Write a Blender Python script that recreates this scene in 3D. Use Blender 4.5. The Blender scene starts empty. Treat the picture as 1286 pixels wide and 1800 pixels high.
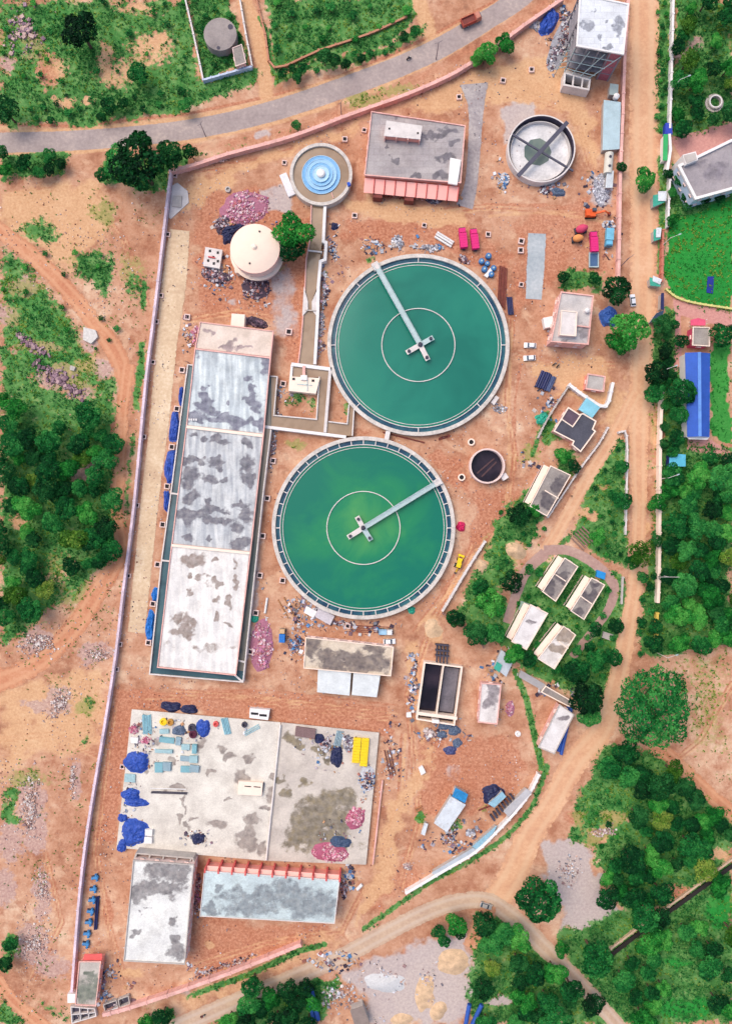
import bpy, math, random
import numpy as np
from mathutils import Vector, Matrix

random.seed(7)
RNG = np.random.default_rng(7)
SC = bpy.context.scene
COL = SC.collection
PX = .2            # metres of ground per photograph pixel
CAMH = 240.0       # height of the drone
ORG = {}           # world origin of every parent object

def W(px, py, z=0.):
    k = PX * (CAMH - z) / CAMH
    return ((px - 643) * k, (900 - py) * k, z)
def W2(px, py, z=0.):
    return W(px, py, z)[:2]
def WP(pts, z=0.):
    return [W2(x, y, z) for x, y in pts]
def lin(c):
    c /= 255
    return c / 12.92 if c <= .04045 else ((c + .055) / 1.055) ** 2.4
def C(r, g, b, k=.86):
    return (lin(r) * k, lin(g) * k, lin(b) * k, 1)

# ------------------------------------------------------------------ nodes
class NT:
    def __init__(s, name):
        s.m = bpy.data.materials.new(name); s.m.use_nodes = True
        s.t = s.m.node_tree; s.t.nodes.clear()
        s.out = s.t.nodes.new('ShaderNodeOutputMaterial')
        s.pos = s.t.nodes.new('ShaderNodeNewGeometry').outputs['Position']
    def put(s, sock, v):
        if isinstance(v, bpy.types.NodeSocket): s.t.links.new(v, sock)
        else: sock.default_value = v
    def noise(s, scale, detail=4, rough=.55, vec=None, dist=0.):
        n = s.t.nodes.new('ShaderNodeTexNoise'); n.inputs['Scale'].default_value = scale
        n.inputs['Detail'].default_value = detail; n.inputs['Roughness'].default_value = rough
        n.inputs['Distortion'].default_value = dist
        s.t.links.new(vec or s.pos, n.inputs['Vector']); return n.outputs['Fac']
    def voro(s, scale, out='Color', vec=None):
        n = s.t.nodes.new('ShaderNodeTexVoronoi'); n.inputs['Scale'].default_value = scale
        s.t.links.new(vec or s.pos, n.inputs['Vector']); return n.outputs[out]
    def math(s, op, a, b=0., c=0., clamp=False):
        n = s.t.nodes.new('ShaderNodeMath'); n.operation = op; n.use_clamp = clamp
        s.put(n.inputs[0], a); s.put(n.inputs[1], b); s.put(n.inputs[2], c); return n.outputs[0]
    def smooth(s, v, a, b):
        n = s.t.nodes.new('ShaderNodeMapRange'); n.interpolation_type = 'SMOOTHSTEP'
        s.put(n.inputs['Value'], v); n.inputs['From Min'].default_value = a; n.inputs['From Max'].default_value = b
        return n.outputs['Result']
    def ramp(s, fac, stops):
        n = s.t.nodes.new('ShaderNodeValToRGB'); e = n.color_ramp.elements
        while len(e) < len(stops): e.new(.5)
        for k, (p, c) in enumerate(stops): e[k].position = p; e[k].color = c
        s.put(n.inputs['Fac'], fac); return n.outputs['Color']
    def mix(s, fac, a, b, mode='MIX'):
        n = s.t.nodes.new('ShaderNodeMix'); n.data_type = 'RGBA'; n.blend_type = mode
        s.put(n.inputs['Factor'], fac); s.put(n.inputs['A'] if 0 else n.inputs[6], a); s.put(n.inputs[7], b)
        return n.outputs[2]
    def attr(s, name):
        n = s.t.nodes.new('ShaderNodeAttribute'); n.attribute_name = name; return n
    def sep(s, col):
        n = s.t.nodes.new('ShaderNodeSeparateColor'); s.put(n.inputs[0], col); return n.outputs
    def obj(s):
        return s.t.nodes.new('ShaderNodeTexCoord').outputs['Object']
    def rnd(s):
        return s.t.nodes.new('ShaderNodeObjectInfo').outputs['Random']
    def bsdf(s, col, rough=.85, bump=None, bstr=.3, bdist=.1, metal=0., spec=.3, ior=None):
        n = s.t.nodes.new('ShaderNodeBsdfPrincipled')
        s.put(n.inputs['Base Color'], col); s.put(n.inputs['Roughness'], rough)
        n.inputs['Metallic'].default_value = metal; n.inputs['Specular IOR Level'].default_value = spec
        if ior: n.inputs['IOR'].default_value = ior
        if bump is not None:
            b = s.t.nodes.new('ShaderNodeBump'); b.inputs['Strength'].default_value = bstr
            b.inputs['Distance'].default_value = bdist
            s.put(b.inputs['Height'], bump); s.t.links.new(b.outputs[0], n.inputs['Normal'])
        s.t.links.new(n.outputs[0], s.out.inputs['Surface']); s.b = n; return s.m

def vary(t, col, amt, scale=.5):
    """col with two octaves of patchy wear"""
    n = t.math('ADD', t.math('MULTIPLY', t.noise(scale, 5), .6), t.math('MULTIPLY', t.noise(scale * 6, 3), .4))
    lo = tuple(c * (1 - amt) for c in col[:3]) + (1,); hi = tuple(min(1, c * (1 + amt * .8)) for c in col[:3]) + (1,)
    return t.ramp(n, [(.3, lo), (.7, hi)])
def M_plain(name, col, rough=.85, var=.22, scale=.5, bump=.15, metal=0., spec=.3):
    t = NT(name)
    return t.bsdf(vary(t, col, var, scale), rough, t.noise(scale * 8, 3), bump, .05, metal, spec)
def M_stain(name, base, base2, stain, stain2=None, scale=.35, seed=0., panel=0., extra=.0, streak=0.):
    """weathered flat concrete: pale screed, darker wet or mouldy patches held in the 'stain' attribute"""
    t = NT(name); m = t.t.nodes.new('ShaderNodeMapping'); m.inputs['Location'].default_value = (seed, seed * 2, 0)
    t.t.links.new(t.pos, m.inputs['Vector']); v = m.outputs[0]
    c = t.ramp(t.math('ADD', t.math('MULTIPLY', t.noise(scale * .5, 5, vec=v), .65), t.math('MULTIPLY', t.noise(scale * 5, 4, vec=v), .35)),
               [(.33, base2), (.62, base)])
    if panel:
        b = t.t.nodes.new('ShaderNodeTexBrick'); b.inputs['Scale'].default_value = panel
        b.inputs['Color1'].default_value = (1, 1, 1, 1); b.inputs['Color2'].default_value = (.74, .76, .78, 1)
        b.inputs['Mortar'].default_value = (.6, .6, .6, 1); b.inputs['Mortar Size'].default_value = .012
        t.t.links.new(v, b.inputs['Vector']); c = t.mix(.42, c, b.outputs['Color'], 'MULTIPLY')
    if streak:
        m2 = t.t.nodes.new('ShaderNodeMapping'); m2.inputs['Rotation'].default_value = (0, 0, -.1); m2.inputs['Scale'].default_value = (1, .12, 1); t.t.links.new(v, m2.inputs['Vector'])
        c = t.mix(streak, c, t.ramp(t.noise(.75, 3, .5, vec=m2.outputs[0]), [(.38, (.72, .74, .78, 1)), (.62, (1.14, 1.14, 1.12, 1))]), 'MULTIPLY')
    s = t.sep(t.attr('stain').outputs['Color'])[0]
    n = t.math('ADD', t.math('MULTIPLY', t.noise(scale, 5, .6, vec=v), .8), t.math('MULTIPLY', t.noise(scale * 6, 3, vec=v), .2))
    k = t.smooth(t.math('ADD', s, t.math('MULTIPLY', t.math('SUBTRACT', n, .5), 1.9)), .3 - extra, .76 - extra)
    c = t.mix(.55, c, t.ramp(t.noise(.22, 7, .66, vec=v), [(.36, (.78, .76, .75, 1)), (.55, (1.04, 1.04, 1.04, 1))]), 'MULTIPLY'); st = t.ramp(t.noise(scale * 1.7, 4, vec=v), [(.32, tuple(x * .68 for x in stain[:3]) + (1,)), (.48, stain), (.66, stain2 or tuple(x * 1.4 for x in stain[:3]) + (1,))])
    c = t.mix(t.math('MULTIPLY', k, t.math('ADD', .45, t.math('MULTIPLY', t.noise(.5, 5, .65, vec=v), .8)), clamp=True), c, st)
    fine = t.ramp(t.noise(3.5, 4, .7, vec=v), [(.3, (.8, .8, .8, 1)), (.6, (1, 1, 1, 1))])
    c = t.mix(.8, c, fine, 'MULTIPLY')
    return t.bsdf(c, t.math('SUBTRACT', .9, t.math('MULTIPLY', k, .25)), t.noise(4, 4), .2, .04)
def M_tint(name, rough=.85, metal=0., bump=.2):
    t = NT(name); a = t.attr('tint').outputs['Color']
    c = t.mix(.85, a, t.ramp(t.noise(1.6, 5), [(.3, (.7, .7, .7, 1)), (.65, (1.1, 1.1, 1.1, 1))]), 'MULTIPLY')
    return t.bsdf(c, rough, t.noise(6, 3), bump, .05, metal)
def M_sheet(name, col, rough=.5, pitch=1.2, rust=None, amt=.3):
    """ribbed roofing sheet, ribs along local y"""
    t = NT(name); w = t.t.nodes.new('ShaderNodeTexWave'); w.inputs['Scale'].default_value = pitch
    w.bands_direction = 'X'; t.t.links.new(t.obj(), w.inputs['Vector'])
    c = vary(t, col, .18, .3)
    c = t.mix(.3, c, t.ramp(w.outputs['Fac'], [(0, (.7, .7, .7, 1)), (1, (1.1, 1.1, 1.1, 1))]), 'MULTIPLY')
    if rust: c = t.mix(t.math('MULTIPLY', t.smooth(t.noise(.5, 6, .65), .52, .62), amt * 2.2, clamp=True), c, rust)
    return t.bsdf(c, rough, w.outputs['Fac'], .6, .06, .15)
def M_tarp(name, col):
    t = NT(name)
    n = t.noise(1.1, 5, .6, dist=1.2)
    c = t.ramp(n, [(.3, tuple(x * .6 for x in col[:3]) + (1,)), (.6, col), (.8, tuple(min(1, x * 1.5 + .02) for x in col[:3]) + (1,))])
    return t.bsdf(c, .5, n, .9, .25, 0, .4)
def M_leaf(name, dark, mid, light, spread=.7):
    t = NT(name); a = t.sep(t.attr('tint').outputs['Color'])[0]
    f = t.math('ADD', t.math('MULTIPLY', a, .75), t.math('MULTIPLY', t.math('SUBTRACT', t.rnd(), .5), spread))
    f = t.math('ADD', f, t.math('MULTIPLY', t.math('SUBTRACT', t.noise(.5, 3), .5), .5), clamp=True)
    c = t.ramp(f, [(.05, dark), (.45, mid), (.9, light)])
    t.bsdf(c, .7, spec=.15)
    tr = t.t.nodes.new('ShaderNodeBsdfTranslucent'); t.t.links.new(c, tr.inputs[0])
    mx = t.t.nodes.new('ShaderNodeMixShader'); mx.inputs[0].default_value = .4
    t.t.links.new(t.b.outputs[0], mx.inputs[1]); t.t.links.new(tr.outputs[0], mx.inputs[2])
    t.t.links.new(mx.outputs[0], t.out.inputs['Surface']); return t.m
def M_water(name, a, b, c, scale=.06, rough=.12, spec=.5, lo=.35, hi=.68):
    t = NT(name)
    col = t.ramp(t.noise(scale, 4, .55, dist=.6), [(lo, a), ((lo + hi) / 2, b), (hi, c)])
    return t.bsdf(col, rough, t.noise(1.5, 3), .04, .05, 0, spec, 1.33)

# ------------------------------------------------------------------ meshes
def area2(p):
    return sum(p[i - 1][0] * p[i][1] - p[i][0] * p[i - 1][1] for i in range(len(p)))
def ccw(p):
    p = [tuple(q[:2]) for q in p]
    return p if area2(p) > 0 else p[::-1]
def offs(p, d, closed=True):
    """offset a polyline to its left by d (mitred)"""
    n = len(p); out = []
    for i in range(n):
        a = p[i - 1] if (closed or i > 0) else None; c = p[(i + 1) % n] if (closed or i < n - 1) else None
        b = p[i]; ns = []
        for u, v in ((a, b), (b, c)):
            if u is None or v is None: continue
            dx, dy = v[0] - u[0], v[1] - u[1]; L = math.hypot(dx, dy) or 1
            ns.append((-dy / L, dx / L))
        if len(ns) == 1: m = ns[0]
        else:
            m = (ns[0][0] + ns[1][0], ns[0][1] + ns[1][1]); q = m[0] ** 2 + m[1] ** 2
            k = 2 / max(q, .35); m = (m[0] * k, m[1] * k)
        out.append((b[0] + m[0] * d, b[1] + m[1] * d))
    return out
class MB:
    def __init__(s): s.v = []; s.f = []; s.c = []; s.tint = (1, 1, 1, 1); s.smooth = False
    def add(s, vs, fs):
        o = len(s.v); s.v += [tuple(v) for v in vs]; s.f += [tuple(i + o for i in f) for f in fs]; s.c += [s.tint] * len(fs); return s
    def prism(s, poly, z0, z1, bottom=True):
        p = ccw(poly); n = len(p)
        vs = [(x, y, z0) for x, y in p] + [(x, y, z1) for x, y in p]
        fs = [(i, (i + 1) % n, n + (i + 1) % n, n + i) for i in range(n)] + [tuple(range(n, 2 * n))]
        if bottom: fs.append(tuple(range(n - 1, -1, -1)))
        return s.add(vs, fs)
    def box(s, cx, cy, z0, z1, lx, ly, rot=0., taper=1.):
        c, q = math.cos(rot), math.sin(rot); vs = []
        for z, k in ((z0, 1), (z1, taper)):
            for a, b in ((-1, -1), (1, -1), (1, 1), (-1, 1)):
                x, y = a * lx / 2 * k, b * ly / 2 * k
                vs.append((cx + x * c - y * q, cy + x * q + y * c, z))
        return s.add(vs, [(0, 1, 5, 4), (1, 2, 6, 5), (2, 3, 7, 6), (3, 0, 4, 7), (4, 5, 6, 7), (3, 2, 1, 0)])
    def wall(s, pts, w, z0, z1, closed=False):
        L = offs(pts, w / 2, closed); R = offs(pts, -w / 2, closed); n = len(pts)
        vs = []
        for i in range(n): vs += [(*R[i], z0), (*L[i], z0), (*L[i], z1), (*R[i], z1)]
        fs = []
        for i in range(n if closed else n - 1):
            a, b = 4 * i, 4 * ((i + 1) % n)
            for k in range(4): fs.append((a + k, a + (k + 1) % 4, b + (k + 1) % 4, b + k)[::-1])
        if not closed: fs += [(0, 3, 2, 1)[::-1], (4 * n - 4, 4 * n - 3, 4 * n - 2, 4 * n - 1)[::-1]]
        return s.add(vs, fs)
    def rim(s, poly, t, z0, z1):
        p = ccw(poly); return s.wall(offs(p, t / 2), t, z0, z1, True)
    def lathe(s, cx, cy, prof, n=64, closed=False, a0=0.):
        vs = []; m = len(prof)
        for i in range(n):
            a = a0 + 2 * math.pi * i / n
            vs += [(cx + r * math.cos(a), cy + r * math.sin(a), z) for r, z in prof]
        fs = []
        for i in range(n):
            j = (i + 1) % n
            for k in range(m if closed else m - 1):
                l = (k + 1) % m; fs.append((i * m + k, j * m + k, j * m + l, i * m + l))
        return s.add(vs, fs)
    def disc(s, cx, cy, r, z, n=64):
        return s.add([(cx + r * math.cos(2 * math.pi * i / n), cy + r * math.sin(2 * math.pi * i / n), z) for i in range(n)], [tuple(range(n))])
    def tube(s, p0, p1, r, n=8, r1=None):
        p0, p1 = Vector(p0), Vector(p1); d = (p1 - p0).normalized()
        u = d.orthogonal().normalized(); w = d.cross(u); r1 = r if r1 is None else r1; vs = []
        for p, q in ((p0, r), (p1, r1)):
            vs += [tuple(p + (u * math.cos(2 * math.pi * i / n) + w * math.sin(2 * math.pi * i / n)) * q) for i in range(n)]
        fs = [(i, (i + 1) % n, n + (i + 1) % n, n + i) for i in range(n)] + [tuple(range(n - 1, -1, -1)), tuple(range(n, 2 * n))]
        return s.add(vs, fs)
    def beam(s, p0, p1, w, h):
        """bar of width w; top at the given z"""
        (x0, y0, z0), (x1, y1, z1) = p0, p1; L = math.hypot(x1 - x0, y1 - y0) or 1
        nx, ny = -(y1 - y0) / L * w / 2, (x1 - x0) / L * w / 2
        vs = [(x0 - nx, y0 - ny, z0 - h), (x1 - nx, y1 - ny, z1 - h), (x1 + nx, y1 + ny, z1 - h), (x0 + nx, y0 + ny, z0 - h),
              (x0 - nx, y0 - ny, z0), (x1 - nx, y1 - ny, z1), (x1 + nx, y1 + ny, z1), (x0 + nx, y0 + ny, z0)]
        return s.add(vs, [(0, 1, 5, 4), (1, 2, 6, 5), (2, 3, 7, 6), (3, 0, 4, 7), (4, 5, 6, 7), (3, 2, 1, 0)])
    def mesh(s, name, mat, off=(0, 0, 0)):
        me = bpy.data.meshes.new(name)
        me.from_pydata([(x - off[0], y - off[1], z - off[2]) for x, y, z in s.v], [], s.f)
        if any(c != (1, 1, 1, 1) for c in s.c):
            a = me.attributes.new('tint', 'FLOAT_COLOR', 'FACE')
            a.data.foreach_set('color', [k for c in s.c for k in (c if len(c) == 4 else (*c, 1))])
        if s.smooth: me.polygons.foreach_set('use_smooth', [True] * len(s.f))
        me.materials.append(mat); return me
    def build(s, name, mat, parent=None, label=None, cat=None, group=None, kind=None):
        if parent is not None: off = ORG[parent.name]
        else:
            a = np.array(s.v); lo, hi = a.min(0), a.max(0); off = ((lo[0] + hi[0]) / 2, (lo[1] + hi[1]) / 2, lo[2])
        o = bpy.data.objects.new(name, s.mesh(name, mat, off)); COL.objects.link(o)
        if parent is not None: o.parent = parent; ORG[o.name] = off
        else: o.location = off; ORG[o.name] = off
        return tag(o, label, cat, group, kind)
def tag(o, label=None, cat=None, group=None, kind=None):
    for k, v in (('label', label), ('category', cat), ('group', group), ('kind', kind)):
        if v: o[k] = v
    return o
def thing(name, label, cat, loc=(0, 0, 0), rot=0., group=None):
    o = bpy.data.objects.new(name, None); COL.objects.link(o); o.empty_display_size = .5
    o.location = loc; o.rotation_euler = (0, 0, rot); ORG[o.name] = tuple(loc)
    return tag(o, label, cat, group)
def dup(root, loc, rot=0., label=None, group=None, scale=None, mats=None):
    """copy of a thing with copies of its parts and sub-parts"""
    r = root.copy(); COL.objects.link(r); r.location = loc; r.rotation_euler = (0, 0, rot)
    if scale: r.scale = scale if hasattr(scale, '__len__') else (scale,) * 3
    if label: r['label'] = label
    if group: r['group'] = group
    def walk(a, b):
        for ch in KIDS.get(a.name, None) or [x for x in a.children]:
            c = ch.copy(); COL.objects.link(c); c.parent = b
            if mats and ch.name.split('.')[0] in mats:
                c.data = c.data.copy(); c.data.materials[0] = mats[ch.name.split('.')[0]]
            walk(ch, c)
    walk(root, r); return r
KIDS = {}
def freeze(root):
    """remember the children of a prototype so that copying stays fast"""
    KIDS[root.name] = list(root.children)
    for c in root.children: freeze(c)
    return root
_WORDS = ['first', 'second', 'third', 'fourth', 'fifth', 'sixth', 'seventh', 'eighth', 'ninth', 'tenth', 'eleventh', 'twelfth',
          'thirteenth', 'fourteenth', 'fifteenth', 'sixteenth', 'seventeenth', 'eighteenth', 'nineteenth', 'twentieth']
def nth(i): return _WORDS[i]

def vnoise(x, y, seed=0):
    """smooth value noise in -1..1"""
    rg = np.random.default_rng(seed); T = rg.uniform(-1, 1, (256, 256)); xi, yi = np.floor(x).astype(int), np.floor(y).astype(int); fx_, fy_ = x - xi, y - yi
    fx_ = fx_ * fx_ * (3 - 2 * fx_); fy_ = fy_ * fy_ * (3 - 2 * fy_); g = lambda a, b: T[a % 256, b % 256]
    return g(xi, yi) * (1 - fx_) * (1 - fy_) + g(xi + 1, yi) * fx_ * (1 - fy_) + g(xi, yi + 1) * (1 - fx_) * fy_ + g(xi + 1, yi + 1) * fx_ * fy_
def warp(px, py, a, seed=0):
    dx = vnoise(px / 22, py / 22, seed) + .6 * vnoise(px / 9, py / 9, seed + 1) + .35 * vnoise(px / 4, py / 4, seed + 2)
    dy = vnoise(px / 22, py / 22, seed + 3) + .6 * vnoise(px / 9, py / 9, seed + 4) + .35 * vnoise(px / 4, py / 4, seed + 5)
    return px + a * dx, py + a * dy
def blobfield(px, py, blobs):
    s = np.zeros_like(px); px, py = warp(px, py, 8.)
    for b in blobs:
        x, y, rx, ry = b[:4]; k = b[4] if len(b) > 4 else 1.
        d = np.sqrt(((px - x) / rx) ** 2 + ((py - y) / ry) ** 2)
        s = np.maximum(s, np.clip(1.5 - d, 0, 1) * k)
    return s
def slab(name, quad_px, z, mat, parent, blobs=(), res=.35, th=.12, label=None):
    """flat roof sheet over four photographed corners, with its stains held per vertex"""
    q = [np.array(W2(x, y, z)) for x, y in quad_px]
    nu = max(2, int(np.linalg.norm(q[1] - q[0]) / res)); nv = max(2, int(np.linalg.norm(q[3] - q[0]) / res))
    u, v = np.meshgrid(np.linspace(0, 1, nu + 1), np.linspace(0, 1, nv + 1)); u = u[..., None]; v = v[..., None]
    P = q[0] * (1 - u) * (1 - v) + q[1] * u * (1 - v) + q[2] * u * v + q[3] * (1 - u) * v
    k = PX * (CAMH - z) / CAMH; px = P[..., 0] / k + 643; py = 900 - P[..., 1] / k
    st = blobfield(px, py, blobs).ravel(); off = ORG[parent.name]
    pts = np.concatenate([P.reshape(-1, 2) - np.array(off[:2]), np.full((P.shape[0] * P.shape[1], 1), z - off[2])], 1)
    i = np.arange((nv) * (nu + 1)).reshape(nv, nu + 1)[:, :-1].ravel()
    f = np.stack([i, i + 1, i + nu + 2, i + nu + 1], 1)[:, ::-1]
    me = bpy.data.meshes.new(name); n0 = len(pts)
    cor = [0, nu, (nv + 1) * (nu + 1) - 1, nv * (nu + 1)]
    low = pts[cor] - np.array([0, 0, th]); V = np.concatenate([pts, pts[cor], low]); F = f.tolist()
    for a in range(4):
        b = (a + 1) % 4; F.append([n0 + a, n0 + b, n0 + 4 + b, n0 + 4 + a])
    F.append([n0 + 4, n0 + 5, n0 + 6, n0 + 7])
    me.from_pydata(V.tolist(), [], F); me.materials.append(mat)
    a = me.attributes.new('stain', 'FLOAT_COLOR', 'POINT'); st = np.concatenate([st, np.zeros(8)])
    a.data.foreach_set('color', np.stack([st, st, st, np.ones_like(st)], 1).ravel())
    o = bpy.data.objects.new(name, me); COL.objects.link(o); o.parent = parent; ORG[o.name] = off
    return tag(o, label)
# ================================================================== light, sky, camera
w = bpy.data.worlds.new("World"); SC.world = w; w.use_nodes = True
sky = w.node_tree.nodes.new('ShaderNodeTexSky'); sky.sky_type = 'NISHITA'; sky.sun_disc = False
SUN_EL, SUN_AZ = math.radians(58), math.radians(310)      # high, from the upper left of the photo, through thin cloud
sky.sun_elevation = SUN_EL; sky.sun_rotation = SUN_AZ; sky.air_density = 1.0; sky.dust_density = 4; sky.ozone_density = .6
bg = w.node_tree.nodes['Background']; bg.inputs['Strength'].default_value = .15
w.node_tree.links.new(sky.outputs[0], bg.inputs['Color'])
sl = bpy.data.lights.new('sun', 'SUN'); sl.energy = .75; sl.angle = math.radians(48); sl.color = (1, .95, .88)
so = bpy.data.objects.new('sun', sl); COL.objects.link(so)
d = Vector((math.sin(SUN_AZ) * math.cos(SUN_EL), math.cos(SUN_AZ) * math.cos(SUN_EL), math.sin(SUN_EL)))
so.rotation_euler = d.to_track_quat('Z', 'Y').to_euler(); so.location = (0, 0, 150)
cd = bpy.data.cameras.new('camera'); cam = bpy.data.objects.new('camera', cd); COL.objects.link(cam)
cam.location = (0, 0, CAMH); cd.sensor_fit = 'VERTICAL'; cd.angle_y = 2 * math.atan(900 * PX / CAMH); cd.clip_end = 6000
SC.camera = cam
SC.view_settings.view_transform = 'Standard'; SC.view_settings.look = 'None'; SC.view_settings.gamma = 1
SC.view_settings.exposure = 0.64
SC.cycles.max_bounces = 6; SC.cycles.transparent_max_bounces = 8; SC.cycles.use_denoising = True

# ================================================================== ground
def segdist(X, Y, pts):
    D = np.full(X.shape, 1e9)
    for (x0, y0), (x1, y1) in zip(pts[:-1], pts[1:]):
        dx, dy = x1 - x0, y1 - y0; L = dx * dx + dy * dy or 1
        t = np.clip(((X - x0) * dx + (Y - y0) * dy) / L, 0, 1)
        D = np.minimum(D, np.hypot(X - x0 - t * dx, Y - y0 - t * dy))
    return D
def inpoly(X, Y, p):
    c = np.zeros(X.shape, bool)
    for i in range(len(p)):
        (x0, y0), (x1, y1) = p[i - 1], p[i]
        if y0 == y1: continue
        c ^= ((y0 > Y) != (y1 > Y)) & (X < (x1 - x0) * (Y - y0) / (y1 - y0) + x0)
    return c
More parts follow.
